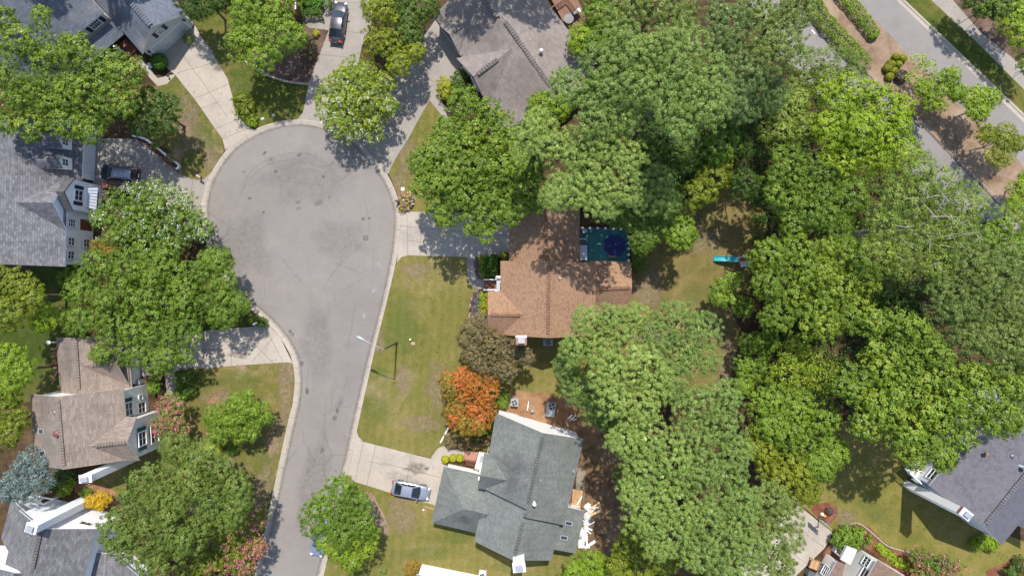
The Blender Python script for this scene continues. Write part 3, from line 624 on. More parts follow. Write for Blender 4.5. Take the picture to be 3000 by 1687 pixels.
def ridge_cap(roof, a, b, mat, w=0.40, hgt=0.085):
    """ventilated ridge: short capping pieces along the ridge"""
    A,B=P(*a),P(*b); L=(B-A).length; d=(B-A)/L; mb=MB(); n=max(2,int(L/0.32)); side=Vector((-d.y,d.x,0)).normalized()
    for k in range(n):
        p=A+d*(L*(k+.08)/n)+Vector((0,0,.03)); q=A+d*(L*(k+.92)/n)+Vector((0,0,.03)); up=Vector((0,0,hgt)); dn=Vector((0,0,-.10))
        vs=[p-side*w/2+dn,p-side*w/2+up*.3,p+up,p+side*w/2+up*.3,p+side*w/2+dn, q-side*w/2+dn,q-side*w/2+up*.3,q+up,q+side*w/2+up*.3,q+side*w/2+dn]
        mb.mesh(vs,[(0,1,6,5),(1,2,7,6),(2,3,8,7),(3,4,9,8),(0,4,3,2,1),(5,6,7,8,9)])
    return mb.build('ridge_cap',mat,roof)
def vent(roof, px,py,z, kind='pipe', mat=None):
    c=P(px,py,z); mb=MB()
    if kind=='pipe': mb.lathe(c-Vector((0,0,.3)),[(.16,0),(.16,.25),(.07,.34),(.07,.75),(.05,.75)],10)
    elif kind=='cap': mb.lathe(c-Vector((0,0,.4)),[(.14,0),(.14,.9),(.10,1.0),(.22,1.02),(.22,1.2),(.12,1.32)],12)
    elif kind=='box': mb.rbox(c,(.4,.4,.3),.05)
    elif kind=='round': mb.lathe(c-Vector((0,0,.3)),[(.22,0),(.22,.35),(.36,.36),(.36,.5),(.2,.58)],16)
    return mb.build('roof_vent',mat or M_silver,roof,smooth=40)
def skylight(roof, corners, lift=0.12):
    """corners surveyed on the slope"""
    w=[P(*p) for p in corners]; n=(w[1]-w[0]).cross(w[2]-w[0]).normalized(); n=n if n.z>0 else -n
    cen=sum(w,Vector((0,0,0)))/4; mb=MB(); up=n*lift
    for i in range(4):
        a,b=w[i],w[(i+1)%4]; mb.bar(a+up*.4,b+up*.4,.10,.18)
    o=mb.build('skylight',M_grey,roof)
    g_=MB(); q=[cen+(p-cen)*.93+up*.55 for p in w]
    if (q[1]-q[0]).cross(q[2]-q[0]).z<0: q.reverse()
    g_.face(q); g_.build('pane',M_pane,o)
    return o
def chimney(h, cx,cy, sx,sy, ztop, mat, rz=0.0, capmat=None, flue=True, z0=-0.02):
    c=P(cx,cy,0); mb=MB(); mb.box((c.x,c.y,(ztop+z0)/2),(sx,sy,ztop-z0),rz); o=mb.build('chimney',mat,h)
    k=MB(); R=Matrix.Rotation(rz,3,'Z')
    k.rbox((c.x,c.y,ztop+.05),(sx+.14,sy+.14,.10),.03,rz); k.build('cap',capmat or M_white,o)
    if flue:
        f=MB()
        for (a,b,A,B) in ((0,sy*.28,sx*.6,.04),(0,-sy*.28,sx*.6,.04),(sx*.28,0,.04,sy*.52),(-sx*.28,0,.04,sy*.52)):
            v=R@Vector((a,b,0)); f.box((c.x+v.x,c.y+v.y,ztop+.25),(A,B,.3),rz)
        f.box((c.x,c.y,ztop+.42),(sx*.68,sy*.66,.03),rz); f.build('flue',M_grey,o)
    return o

def stain_c(k): return (k,k*.96,k*.92,1)
# --- brown roofed house in the middle
S_brown=shingle_mat('brown_shingles',(0.36,0.212,0.126),0.20,0.68,0.36,0.2,blotch=(3.0,(.285,.18,.118,1)))
W_tan=siding_mat('tan_siding',(0.52,0.45,0.36)); W_white=plain('white_painted_wall',(0.88,0.87,0.85),0.6,0,0.03); W_grey=siding_mat('grey_siding',(0.50,0.50,0.47)); W_blue=siding_mat('pale_blue_siding',(0.60,0.64,0.69))
W_cream=siding_mat('cream_siding',(0.76,0.74,0.69)); W_ltgrey=siding_mat('light_grey_siding',(0.55,0.55,0.52))
M_white2=plain('white_masonry',(0.84,0.85,0.88),0.6,0,0.04)
M_fascia=M_white
h6=thing('house','house with warm brown shingle roofs beside the teal deck','house',P(1605,860,0)); E,R=5.4,8.6
m=MB()
rplane(m,[(1466,764,E),(1608,765,R),(1605,990,R),(1468,981,E)]); rplane(m,[(1608,765,R),(1746,768,E),(1742,984,E),(1605,990,R)])
rplane(m,[(1429,853,E),(1468,853,E),(1538,922,6.98),(1429,921,6.98)]); rplane(m,[(1429,921,6.98),(1538,922,6.98),(1474,981,E),(1427,984,E)])
rplane(m,[(1491,764,4),(1494,602,4),(1599,600,6.6),(1597,766,6.6)]); rplane(m,[(1597,766,6.6),(1599,600,6.6),(1699,604,4),(1697,768,4)])
rplane(m,[(1727,764,3),(1849,767,3),(1852,842,4.9),(1738,846,4.9)]); rplane(m,[(1738,846,4.9),(1852,842,4.9),(1845,917,3),(1736,917,3)])
r6=m.build('roof',[S_brown,M_fascia],h6)
S_cap6=shingle_mat('brown_cap',(0.30,0.17,0.105),0.15,0.6,0.35,0.3)
for a,b in (((1608,775,R),(1605,978,R)),((1436,921,6.98),(1524,922,6.98)),((1599,606,6.6),(1597,756,6.6)),((1752,845.5,4.9),(1846,842,4.9))): ridge_cap(r6,a,b,S_cap6)
W=walls(h6,[(1466,764,E),(1608,765,R),(1746,768,E),(1742,984,E),(1605,990,R),(1468,981,E)],W_tan)
walls(h6,[(1429,853,E),(1474,853,E),(1474,981,E),(1427,984,E),(1429,921,6.98)],W_tan)
Wg=walls(h6,[(1491,770,4),(1494,602,4),(1599,600,6.6),(1699,604,4),(1697,770,4)],W_tan); garage_door(h6,Wg,0,.55,4.8,2.2,M_white)
We=walls(h6,[(1727,764,3),(1849,767,3),(1852,842,4.9),(1845,917,3),(1736,917,3)],W_tan)
window(h6,W,4,.25,1.6,1.2,1.4); window(h6,W,3,.45,4.0,1.2,1.4); window(h6,We,1,.5,1.5,1.2,1.2)
chimney(h6,1524,979,1.05,.85,9.7,M_brick,0,M_brick); mb=MB(); q=P(1524,979,0); mb.box((q.x,q.y+.42,9.62),(1.2,.22,.42)); mb.build('chimney_flashing',M_white,h6)
p=MB()
p.prism([P(1421,820).xy,P(1457,820).xy,P(1457,849).xy,P(1421,849).xy],0,.32); p.build('porch_deck',M_deckbrown,h6)
p=MB(); p.prism([P(1455,812).xy,P(1474,812).xy,P(1474,855).xy,P(1455,855).xy],0,.62); p.build('porch_landing',M_grey,h6)
for y,yb,x2 in ((819,810,1470),(849,856,1472)):
    p=MB(); p.bar(P(1420,y,1.15),P(1453,y,1.15),.14,.10); p.bar(P(1420,y,.45),P(1453,y,.45),.08,.06)
    for x in range(1420,1454,4): p.bar(P(x,y,.1),P(x,y,1.12),.06,.06)
    p.bar(P(1453,y,1.3),P(1453,yb,1.3),.14,.10); p.bar(P(1453,yb,1.3),P(x2,yb,1.3),.14,.10)
    for q in ((1453,yb),(1420,y)): p.box(P(*q,.65),(.16,.16,1.34))
    p.build('porch_railing',M_white,h6)
vent(r6,1702,775,5.95,'box',M_black); vent(r6,1660,700,5.3,'pipe',M_grey); vent(r6,1640,815,7.95,'pipe',M_silver)

# --- grey green roofed house, lower middle
S_green=shingle_mat('grey_green_shingles',(0.205,0.222,0.208),0.14,0.78,0.34,0.2,stains=[(1500,1380,6.8,3.6,.8,stain_c(.06)),(1505,1420,6.8,2.5,.7,stain_c(.06)),(1368,1520,4.0,1.5,.85,stain_c(.045)),(1325,1480,3.8,1.4,.4,stain_c(.08)),(1490,1560,6.5,2.5,.22,stain_c(.1))])
h7=thing('house','two storey house with grey green roofs and tall white gable wall beside the silver car','house',P(1520,1400,0)); E,R=5.2,8.0
m=MB()
rplane(m,[(1452.4,1209.3,E),(1591.4,1267.9,R),(1544.3,1492.8,R),(1415.3,1428.7,E)]); rplane(m,[(1591.4,1267.9,R),(1710.7,1286.4,E),(1652.5,1537.3,E),(1537.6,1515,R)])
rplane(m,[(1418,1326,E+.05),(1436,1330,E+.05),(1482,1405,6.75),(1406,1393,6.75)]); rplane(m,[(1406,1393,6.75),(1482,1405,6.75),(1420,1434,E+.05),(1400,1428,E+.05)])
rplane(m,[(1422.7,1435.4,4.6),(1388.6,1584.4,4.6),(1504,1641,7.2),(1548,1470,7.2)]); rplane(m,[(1548,1470,7.2),(1504,1641,7.2),(1615.5,1641,4.6),(1641,1530,4.6)])
TL,BL,BR,TR=(1300.4,1366,2.9),(1263.4,1529.9,2.9),(1398,1562,2.9),(1430,1394,2.9); rW,rE=(1359.7,1491,5.4),(1430,1505,5.4)
rplane(m,[TL,BL,rW]); rplane(m,[BL,BR,rE,rW]); rplane(m,[TL,rW,rE,TR])
rplane(m,[(1640,1480,3.9),(1713.7,1496.6,3.0),(1685.9,1620.7,3.0),(1610,1606,3.9)])
r7=m.build('roof',[S_green,M_fascia],h7)
S_cap7=shingle_mat('grey_green_cap',(0.14,0.155,0.15),0.12,0.6,0.35,0.3)
ridge_cap(r7,(1589,1280,R),(1547,1474,R),S_cap7); ridge_cap(r7,(1540,1503,R),(1538,1513,R),S_cap7,.4); ridge_cap(r7,(1532,1530,7.2),(1508,1626,7.2),S_cap7,.38)
W=walls(h7,[(1452.4,1209.3,E),(1591.4,1267.9,R),(1710.7,1286.4,E),(1652.5,1537.3,E),(1541,1504,R),(1415.3,1428.7,E)],W_white,.35)
Ws=walls(h7,[(1422.7,1435.4,4.6),(1388.6,1584.4,4.6),(1504,1641,7.2),(1615.5,1641,4.6),(1641,1530,4.6),(1530,1500,7.0)],W_cream,.35)
Wg=walls(h7,[TL,BL,BR,TR],W_white,.35); garage_door(h7,Wg,0,.5,4.9,2.2,M_white)
Wr=walls(h7,[(1650,1482,3.1),(1713.7,1496.6,3.0),(1685.9,1620.7,3.0),(1618,1606,3.1)],W_cream,.3)
walls(h7,[(1420,1330,E),(1436,1330,E),(1430,1430,E),(1403,1426,E),(1408,1393,6.75)],W_white,.3)
chimney(h7,1518.5,1572,1.25,.95,9.0,W_white,.1)
for q in (((1657,1524,3.75),(1677,1528,3.5),(1674,1539,3.5),(1654,1535,3.75)),((1643,1566,3.75),(1663,1570,3.5),(1660,1581,3.5),(1640,1577,3.75))): skylight(r7,q)
vent(r7,1565,1471,7.75,'cap',M_white); vent(r7,1583,1404,7.4,'pipe'); vent(r7,1680,1380,5.6,'pipe'); vent(r7,1405.5,1401,3.2,'box',M_white)
for (i,t,z) in ((0,.16,1.3),(0,.55,1.0),(1,.55,.9)):
    mb=MB(); c,d,n=wall_frame(W,i,t,z); mb.bar(c-d*.4+n*.05,c+d*.4+n*.05,.2,.25); mb.build('wall_vent',M_grey,h7)
p=MB(); p.prism([P(1404,1321).xy,P(1424,1325).xy,P(1412,1378).xy,P(1390,1372).xy],0,.55); p.build('porch_floor',M_cream,h7)
p=MB(); p.prism([P(1409,1330).xy,P(1419,1332).xy,P(1412,1352).xy,P(1403,1350).xy],.55,.57); p.build('door_mat',M_grey,h7)
p=MB(); p.prism([P(1360,1320).xy,P(1402,1323).xy,P(1394,1350).xy,P(1360,1344).xy],0,.10); p.build('porch_step',plain('terracotta_paving',(0.34,0.17,0.12),.9,0,.2,8),h7)
p=MB()
for k in range(5): p.bar(P(1360+k*1.5,1346+k*3.2,.2+.12*k),P(1392-k*.5,1353+k*3.2,.2+.12*k),.05,.05)
for x,y in ((1360,1346),(1375,1350),(1391,1353),(1389,1372),(1403,1376)): p.box(P(x,y,.55),(.1,.1,1.1))
p.bar(P(1360,1346,1.1),P(1391,1353,1.1),.09,.06); p.bar(P(1389,1372,1.1),P(1403,1376,1.1),.09,.06); p.build('porch_railing',M_deckbrown,h7)

# --- tan house on the left
S_tan=shingle_mat('tan_shingles',(0.315,0.255,0.215),0.17,0.74,0.55,0.22,stains=[(150,1180,7,3.0,.75,(.12,.09,.075,1)),(155,1270,7,3.0,.65,(.13,.13,.11,1)),(160,1320,7,2.4,.55,(.14,.13,.11,1)),(200,1040,4.5,2.4,.75,(.10,.10,.085,1)),(205,1080,4.5,2,.7,(.10,.10,.085,1))])
h3=thing('house','two storey tan roofed house with dark green shutters beside the pink crepe myrtle','house',P(330,1230,0)); E,R=5.6,8.85
m=MB()
rplane(m,[(88,1154,E),(168.5,1162,R),(187,1375,R),(105,1362,E)]); rplane(m,[(168.5,1162,R),(361,1137,E),(376,1347,E),(187,1375,R)])
rplane(m,[(400,1221,E),(367,1222,E),(258,1307,7.55),(372,1295,7.55)]); rplane(m,[(372,1295,7.55),(258,1307,7.55),(374,1349,E),(408,1349,E)])
rplane(m,[(164,988,3),(176,1150,3),(231,1156,5.6),(221,990,5.6)]); rplane(m,[(221,990,5.6),(231,1156,5.6),(378,1137,3),(368,976,3)])
rplane(m,[(377,1127,3.05),(341,1064,5.3),(240,1071,5.4)]); rplane(m,[(367,1000,3.05),(240,1071,5.4),(341,1064,5.3)])
r3=m.build('roof',[S_tan,M_cream],h3)
S_cap3=shingle_mat('tan_cap',(0.27,0.225,0.19),0.12,0.7,0.35,0.3)
for a,b in (((169.5,1170,R),(186,1364,R)),((279,1304.5,7.55),(367,1295.5,7.55)),((221.5,996,5.6),(230.5,1140,5.6)),((266,1069,5.36),(330,1064.5,5.3))): ridge_cap(r3,a,b,S_cap3)
W=walls(h3,[(88,1154,E),(168.5,1162,R),(361,1137,E),(376,1347,E),(187,1375,R),(105,1362,E)],W_cream,.3)
Wf=walls(h3,[(400,1221,E),(372,1295,7.55),(408,1349,E),(370,1349,E),(364,1222,E)],W_cream,.3)
Wg=walls(h3,[(164,988,3),(221,990,5.6),(368,976,3),(378,1137,3),(231,1156,5.6),(176,1150,3)],W_cream,.3)
c,d,n=wall_frame(Wg,2,.5,1.0)
garage_door(h3,Wg,2,.5,4.9,2.2,M_white)
p=MB(); c,d,n=wall_frame(Wg,2,.5,2.62); p.bar(c-d*3.4+n*.25,c+d*3.4+n*.25,.5,.14); p.build('pent_roof',[S_tan],h3)
window(h3,W,2,.30,4.3,1.5,1.5,2,2,M_teal); window(h3,W,2,.18,1.7,.6,.8,2,2); window(h3,W,2,.34,1.6,1.3,1.6,2,2)
window(h3,Wf,0,.56,4.3,1.6,1.6,2,2,M_teal,j=2,out=.1); window(h3,Wf,0,.55,1.6,2.2,1.7,3,2,j=2,out=.1)
chimney(h3,391,1339,1.25,.75,9.3,W_white,.08)
skylight(r3,((115,1256,6.4),(129,1256,6.85),(130,1270,6.85),(116,1270,6.4))); skylight(r3,((118,1320,6.3),(134,1319,6.85),(136,1335,6.85),(120,1335,6.3)))
vent(r3,158,1208,8.5,'pipe'); vent(r3,166,1270,8.7,'round',plain('red_brown_metal',(0.16,0.06,0.05),.5,.2))
# floodlight on its arm at the gable
p=MB(); p.tube([P(174,1000,3.2),P(160,1002,4.2),P(145,1003,4.6)],.07,8); o=p.build('floodlight_arm',M_silver,h3); p=MB(); p.lathe(P(145,1003,4.5),[(.05,-.1),(.2,0),(.26,.15),(.2,.3),(.05,.36)],12); p.build('lamp_globe',M_white,o,smooth=60)

# --- white house with dormers on the left edge
S_grey=shingle_mat('mottled_grey_shingles',(0.205,0.205,0.225),0.27,0.62,0.42,0.24)
h2=thing('house','large white house with mottled grey roof and two small dormers','house',P(240,560,0)); E=5.4
m=MB()
rplane(m,[(198,515,E),(191,781,E),(-70,772,9.5),(-66,515,9.5)])
rplane(m,[(-66,515,9.5),(-70,772,9.5),(-300,772,5.4),(-300,515,5.4)])
rplane(m,[(197,527,E+.05),(154,594,7.85),(34,593,7.85)]); rplane(m,[(195,676,E+.05),(34,593,7.85),(154,594,7.85)])
rplane(m,[(247,345,2.9),(240,527,2.9),(44,527,6.7),(47,345,6.7)]); rplane(m,[(47,345,6.7),(44,515,6.7),(-90,515,4),(-90,345,4)])
r2=m.build('roof',[S_grey,M_white2],h2)
m=MB(); rplane(m,[(219,521,5.6),(187,562,7.3),(163,562,7.3),(194,521,5.6)]); rplane(m,[(187,562,7.3),(212,617,5.6),(192,617,5.6),(163,562,7.3)]); m.build('gable_roof',[shingle_mat('dark_grey_shingles',(0.13,0.13,0.135),.2),M_black],h2)
W=walls(h2,[(198,515,E),(197,527,E),(154,594,7.85),(195,676,E),(191,781,E),(-66,772,E),(-66,515,E)],M_white2,.3)
Wb=walls(h2,[(219,521,5.6),(187,562,7.3),(212,617,5.6),(185,617,5.6),(187,521,5.6)],M_white2,.15)
Wg=walls(h2,[(247,345,2.9),(240,527,2.9),(60,527,2.9),(60,345,2.9)],M_white2,.35); garage_door(h2,Wg,0,.55,4.9,2.1,plain('pale_grey_door',(.62,.63,.67),.5))
window(h2,Wb,0,.5,4.5,1.2,1.5,2,2,M_navy,j=2); window(h2,Wb,0,.5,1.5,2.0,1.5,4,2,j=2)
c,d,n=wall_frame(Wb,0,.5,2.75,2); p=MB()   # metal hood over the bay window
A=[c-d*1.15,c+d*1.15]; B=[c-d*1.35+n*.75-Vector((0,0,.55)),c+d*1.35+n*.75-Vector((0,0,.55))]
p.face([B[0],B[1],A[1]+Vector((0,0,.1)),A[0]+Vector((0,0,.1))]); p.face([A[0],B[0],A[0]-Vector((0,0,.55))+n*.01]); p.face([A[1],A[1]-Vector((0,0,.55))+n*.01,B[1]])
p.build('bay_hood',plain('pale_metal_roof',(.55,.58,.63),.4,.3),h2)
p=MB()
for k in range(8): t=k/7; p.bar(A[0].lerp(A[1],t)+Vector((0,0,.12)),B[0].lerp(B[1],t)+Vector((0,0,.03)),.04,.05)
p.build('hood_seam',M_navy,h2)
window(h2,W,0,.51,4.3,.9,1.3,2,3,j=4,out=.2); door(h2,W,0,.51,1.3,2.3,plain('brown_door',(.16,.06,.035),.4),j=4)
for t in (.73,.89):
    window(h2,W,0,t,4.3,.9,1.2,2,2,j=4,out=.2); window(h2,W,0,t,1.5,.9,1.2,2,2,j=4,out=.2)
# dormers, each a part with wall, roof, window
for yy in (416,475):
    y0=P(0,yy,5).y; xf=-1234*CAM_H/F; dz=[3.3,5.5]; hw=.66
    m=MB(); xb=xf-4.2
    fr=[Vector((xf,y0-hw,dz[0])),Vector((xf,y0+hw,dz[0])),Vector((xf,y0+hw,dz[1])),Vector((xf,y0,6.05)),Vector((xf,y0-hw,dz[1]))]
    m.face(fr); m.face([(xb,y0-hw,dz[0]),fr[0],fr[4],(xb,y0-hw,dz[1])]); m.face([fr[1],(xb,y0+hw,dz[0]),(xb,y0+hw,dz[1]),fr[2]])
    o=m.build('dormer',M_white2,h2)
    m=MB()
    for s in (-1,1):
        q=[Vector((xf+.18,y0+s*(hw+.15),dz[1]-.12)),Vector((xf+.18,y0,6.12)),Vector((xb,y0,6.12)),Vector((xb,y0+s*(hw+.15),dz[1]-.12))]
        if (q[1]-q[0]).cross(q[2]-q[0]).z<0: q.reverse()
        m.face(q,0,[(v.x,v.y) for v in q]); m.face([v-Vector((0,0,.08)) for v in q[::-1]],0,[(v.x,v.y) for v in q[::-1]])
        for i in range(4):
            a,b=q[i],q[(i+1)%4]; m.face([a-Vector((0,0,.08)),b-Vector((0,0,.08)),b,a],1)
    m.build('dormer_roof',[S_grey,M_white2],o)
    window(o,([Vector((xf,y0-hw,0)),Vector((xf,y0+hw,0))],1),0,.5,4.75,.7,1.0,2,2,j=1,name='dormer_window') if False else None
    m=MB(); cx=xf+.04
    for s in (-1,1): m.box((cx,y0+s*.36,4.8),(.06,.08,1.1)); m.box((cx+.002,y0,4.8+s*.51),(.06,.64,.08))
    m.box((cx,y0,4.8),(.04,.04,.94)); m.box((cx+.003,y0,4.8),(.04,.64,.04)); m.build('dormer_window',M_white,o)
    m=MB(); m.box((xf+.012,y0,4.8),(.02,.64,.94)); m.build('pane',M_pane,o)

# --- blue grey roofed house at the top left
S_slate=shingle_mat('blue_grey_shingles',(0.165,0.19,0.24),0.16,0.75,0.5,0.2,stains=[(230,40,5.5,2,.35,(.28,.27,.26,1)),(420,130,3.6,1.6,.55,(.33,.31,.29,1)),(280,30,5.5,1.5,.4,(.30,.29,.28,1))])
h1=thing('house','house with blue grey roof and gabled double garage at the top left','house',P(400,60,0))
m=MB(); E,R=3.0,5.8
rplane(m,[(443.5,77.6,R),(543.5,44.6,E),(479,-40,E),(340.6,-40,R)]); rplane(m,[(443.5,77.6,R),(340.6,-40,R),(243,-40,E),(417,159,E)])
rplane(m,[(304,36,5.2),(60,237,5.2),(-121,77,9.0),(136,-135,9.0)]); rplane(m,[(136,-135,9),(-121,77,9),(-300,-80,5.2),(-50,-300,5.2)])
rplane(m,[(340,52,3.5),(190,180,3.5),(226,214,2.7),(360,101,2.7)])
r1=m.build('roof',[S_slate,M_cream],h1)
ridge_cap(r1,(441,74.6,R),(346,-34,R),shingle_mat('blue_grey_cap',(0.15,0.165,0.20),.1,.6,.35,.3),.6)
Wg=walls(h1,[(417,159,E),(443.5,77.6,R),(543.5,44.6,E),(479,-40,E),(340.6,-40,R),(243,-40,E)],W_ltgrey,.25)
garage_door(h1,Wg,0,.5,5.0,2.2,plain('pale_concrete_door',(.5,.52,.52),.5),j=2); window(h1,Wg,0,.5,3.7,.8,.9,3,2,M_navy,j=2,out=.15)
for t in (.06,.94):
    c,d,n=wall_frame(Wg,0,t,2.2,2); m=MB(); m.lathe(c+n*.12,[(.06,-.2),(.12,-.1),(.13,.15),(.04,.25)],8); m.build('wall_lantern',M_black,h1)
Wm=walls(h1,[(304,36,5.2),(60,237,5.2),(-121,77,5.2),(136,-135,5.2)],W_ltgrey,.3)
window(h1,Wm,0,.13,4.15,1.3,1.3,4,2,M_navy)
m=MB(); m.prism([P(x,y).xy for x,y in ((330,150),(372,116),(406,147),(366,182))],0,.28); m.build('porch_floor',plain('red_brick_paving',(.20,.075,.05),.9,0,.3,9),h1)
m=MB()
for x,y in ((330,164),(352,147)): m.box(P(x,y,1.35),(.16,.16,2.6))
m.bar(P(318,160,.95),P(352,182,.95),.08,.06); m.build('porch_post',M_white,h1)

# --- weathered grey brown roof at the top centre
S_weath=shingle_mat('weathered_shingles',(0.285,0.25,0.23),0.14,0.76,0.5,0.2,big=.12,stains=[(1570,270,4.5,3.4,.62,(.125,.098,.082,1)),(1530,220,4.6,2.6,.5,(.13,.102,.086,1)),(1450,130,4.4,1.8,.6,(.12,.095,.08,1)),(1600,250,4.5,2.8,.5,(.13,.102,.086,1)),(1400,60,4,4.5,.45,(.13,.105,.09,1))])
h5=thing('house','single storey house with weathered grey brown roof at the top centre','house',P(1500,160,0)); E,R=3.1,5.8
m=MB()
rplane(m,[(1470,48,R),(1600,0,E),(1762,225,E),(1634,283,R)]); rplane(m,[(1470,48,R),(1634,283,R),(1474,388,E),(1350,172,E)])
rplane(m,[(1337,171,E+.05),(1387,225,5.2),(1500,143,5.3)]); rplane(m,[(1387,225,5.2),(1500,143,5.3),(1456,300,E+.12),(1428,308,E+.05)])
rplane(m,[(1269,51,2.9),(1348,162,2.9),(1378,157,2.9),(1467,62,5.0),(1378,-70,5.0)]); rplane(m,[(1472,62,5.0),(1378,-70,5.0),(1500,-130,2.9),(1604,5,2.9)])
rplane(m,[(1284,72,2.98),(1316,100,4.1),(1374,58,4.1)]); rplane(m,[(1316,100,4.1),(1344,155,2.98),(1374,58,4.1)])
r5=m.build('roof',[S_weath,M_white],h5)
S_cap5=shingle_mat('weathered_cap',(0.20,0.18,0.17),0.1,0.7,0.35,0.3)
for a,b in (((1480,63,R),(1628,275,R)),((1398,217,5.21),(1458,174,5.25)),((1376,-66,5),(1456,52,5)),((1328,91,4.1),(1352,74,4.1))): ridge_cap(r5,a,b,S_cap5,.5)
vent(r5,1585,155,5.1,'cap',M_white)
walls(h5,[(1350,172,E),(1470,48,R),(1600,0,E),(1762,225,E),(1634,283,R),(1474,388,E)],W_white,.5)
Wn=walls(h5,[(1269,51,2.9),(1348,162,2.9),(1467,70,3),(1390,-60,3)],W_white,.4); garage_door(h5,Wn,0,.55,4.9,2.2,M_white)
Wp=walls(h5,[(1340,174,E),(1387,225,5.2),(1427,304,E),(1460,290,E),(1380,150,E)],W_white,.3); window(h5,Wp,0,.5,1.5,1.5,1.3,3,2,j=2)

# --- grey house, lower right
S_lilac=shingle_mat('lilac_grey_shingles',(0.165,0.16,0.185),0.12,0.78,0.36,0.2,blotch=(1.4,(.13,.127,.148,1)))
h8=thing('house','big lilac grey roofed house with white chimney at the right edge','house',P(2760,1440,0)); E,R=5.3,8.4
m=MB()
rplane(m,[(2723,1422,E),(2884,1541,R),(3140,1222,R),(2967,1124,E)]); rplane(m,[(2884,1541,R),(2935,1596,E),(3179,1297,E),(3140,1222,R)])
rplane(m,[(2991,1440,6.4),(2976,1535,4.6),(3080,1590,4.6),(3120,1500,6.4)])
r8=m.build('roof',[S_lilac,M_white],h8); ridge_cap(r8,(2890,1533,R),(3020,1371,R),shingle_mat('lilac_cap',(.18,.178,.2),.1,.7,.35,.3),.5)
W=walls(h8,[(2723,1422,E),(2884,1541,R),(2935,1596,E),(3179,1297,E),(3140,1222,R),(2967,1124,E)],W_blue,.3)
window(h8,W,5,.92,4.0,1.3,1.3,2,2); window(h8,W,5,.80,4.0,1.3,1.3,2,2); window(h8,W,5,.70,1.6,1.6,1.4,2,2); window(h8,W,0,.25,4.0,.9,1.2,1,1,j=2); window(h8,W,0,.93,3.6,.9,1.3,1,1,j=2)
chimney(h8,2660,1421,1.15,.8,10.6,W_white,-.68,M_white); 
m=MB(); c=P(2660,1421,0); m.box((c.x,c.y,10.3),(1.22,.87,.3),-.68); m.build('chimney_band',M_brick,h8)
vent(r8,2892,1329,7.0,'box',plain('brown_metal',(.2,.13,.09),.6)); vent(r8,2968,1336,7.6,'pipe'); vent(r8,2991,1366,8.1,'cap',M_white)
m=MB(); m.prism([P(x,y,2.2).xy for x,y in ((2654,1372),(2700,1350),(2760,1392),(2712,1428))],1.9,2.1); m.build('balcony_floor',M_cream,h8)
m=MB(); q=[(2650,1370),(2640,1372),(2706,1432)]
for a,b in (((2652,1372),(2712,1428)),((2652,1372),(2716,1318)),):
    m.bar(P(*a,3.1),P(*b,3.1),.12,.1); A,B=P(*a,2.5),P(*b,2.5)
    for k in range(16): p_=A.lerp(B,k/15); m.box(p_,(.06,.06,1.0))
m.build('balcony_railing',M_white,h8)
m=MB(); rplane(m,[(2670,1404,2.4),(2768,1466,2.4),(2778,1456,3.0),(2690,1398,3.0)]); m.build('bay_roof',[plain('pale_green_metal',(.45,.52,.50),.5),M_white],h8)

# --- small brown roofed house, bottom right
S_brn2=shingle_mat('dull_brown_shingles',(0.27,0.185,0.145),0.14,0.7,0.45,0.2)
h9=thing('house','house with pale siding and dull brown roof at the bottom by the basketball court','house',P(2560,1660,0)); E=5.2
m=MB(); rplane(m,[(2571.5,1639.6,E),(2487,1781,E),(2630,1872,8),(2714,1730,8)]); rplane(m,[(2714,1730,8),(2630,1872,8),(2760,1960,5.2),(2850,1800,5.2)])
m9=m.build('roof',[S_brn2,M_white],h9)
W=walls(h9,[(2571.5,1639.6,E),(2487,1781,E),(2630,1872,8),(2760,1960,5.2),(2850,1800,5.2),(2714,1730,8)],siding_mat('warm_grey_siding',(.84,.82,.77)),.3)
window(h9,W,0,.12,3.2,1.1,1.4,3,2); window(h9,W,0,.42,4.0,2.3,1.3,2,2)
m=MB(); rplane(m,[(2451,1642,2.9),(2476,1656,3.6),(2452,1740,3.6),(2412,1720,2.9)]); m.build('wing_roof',[S_brn2,M_white],h9)
Wl=walls(h9,[(2451,1642,2.9),(2480,1656,2.9),(2452,1740,2.9),(2412,1720,2.9)],W_cream,.2); window(h9,Wl,3,.45,1.5,1.2,1.3,2,3)
m=MB(); rplane(m,[(2482,1598,2.8),(2512,1610,3.0),(2492,1654,3.0),(2462,1638,2.8)]); m.build('bay_roof',[plain('grey_roof_sheet',(.42,.42,.40),.6),M_white],h9)
Wb=walls(h9,[(2482,1598,2.8),(2512,1610,2.8),(2492,1654,2.8),(2462,1638,2.8)],W_ltgrey,.15); window(h9,Wb,3,.5,1.7,1.3,1.3,2,1); 

# --- grey and white house, bottom left
S_dk=shingle_mat('dark_grey_shingles_b',(0.19,0.19,0.20),0.24,0.66,0.6,0.26)
h4=thing('house','house with dark grey shingles and broad white gable at the bottom left','house',P(230,1560,0)); E,R=5.5,8.3
m=MB()
rplane(m,[(119,1548.5,R),(281,1548.5,E),(231,1760,E),(71,1760,R)]); rplane(m,[(119,1548.5,R),(71,1760,R),(-8,1740,E),(56,1494.5,E)])
rplane(m,[(34,1462,3.2),(74,1500,4.6),(40,1640,4.6),(2,1577,3.2)])
rplane(m,[(272,1617,3.6),(330,1622,3.2),(408,1690,2.8),(400,1790,2.8),(250,1790,3.6)])
rplane(m,[(41,1677,8.0),(41,1780,8.0),(120,1780,5.6),(125,1678,5.6)]); rplane(m,[(41,1677,8.0),(41,1780,8.0),(-120,1760,4.9),(-110,1640,4.9)])
r4=m.build('roof',[S_dk,M_white],h4); ridge_cap(r4,(117,1560,R),(94,1665,R),shingle_mat('dark_grey_cap',(.15,.14,.14),.1,.7,.35,.3),.5)
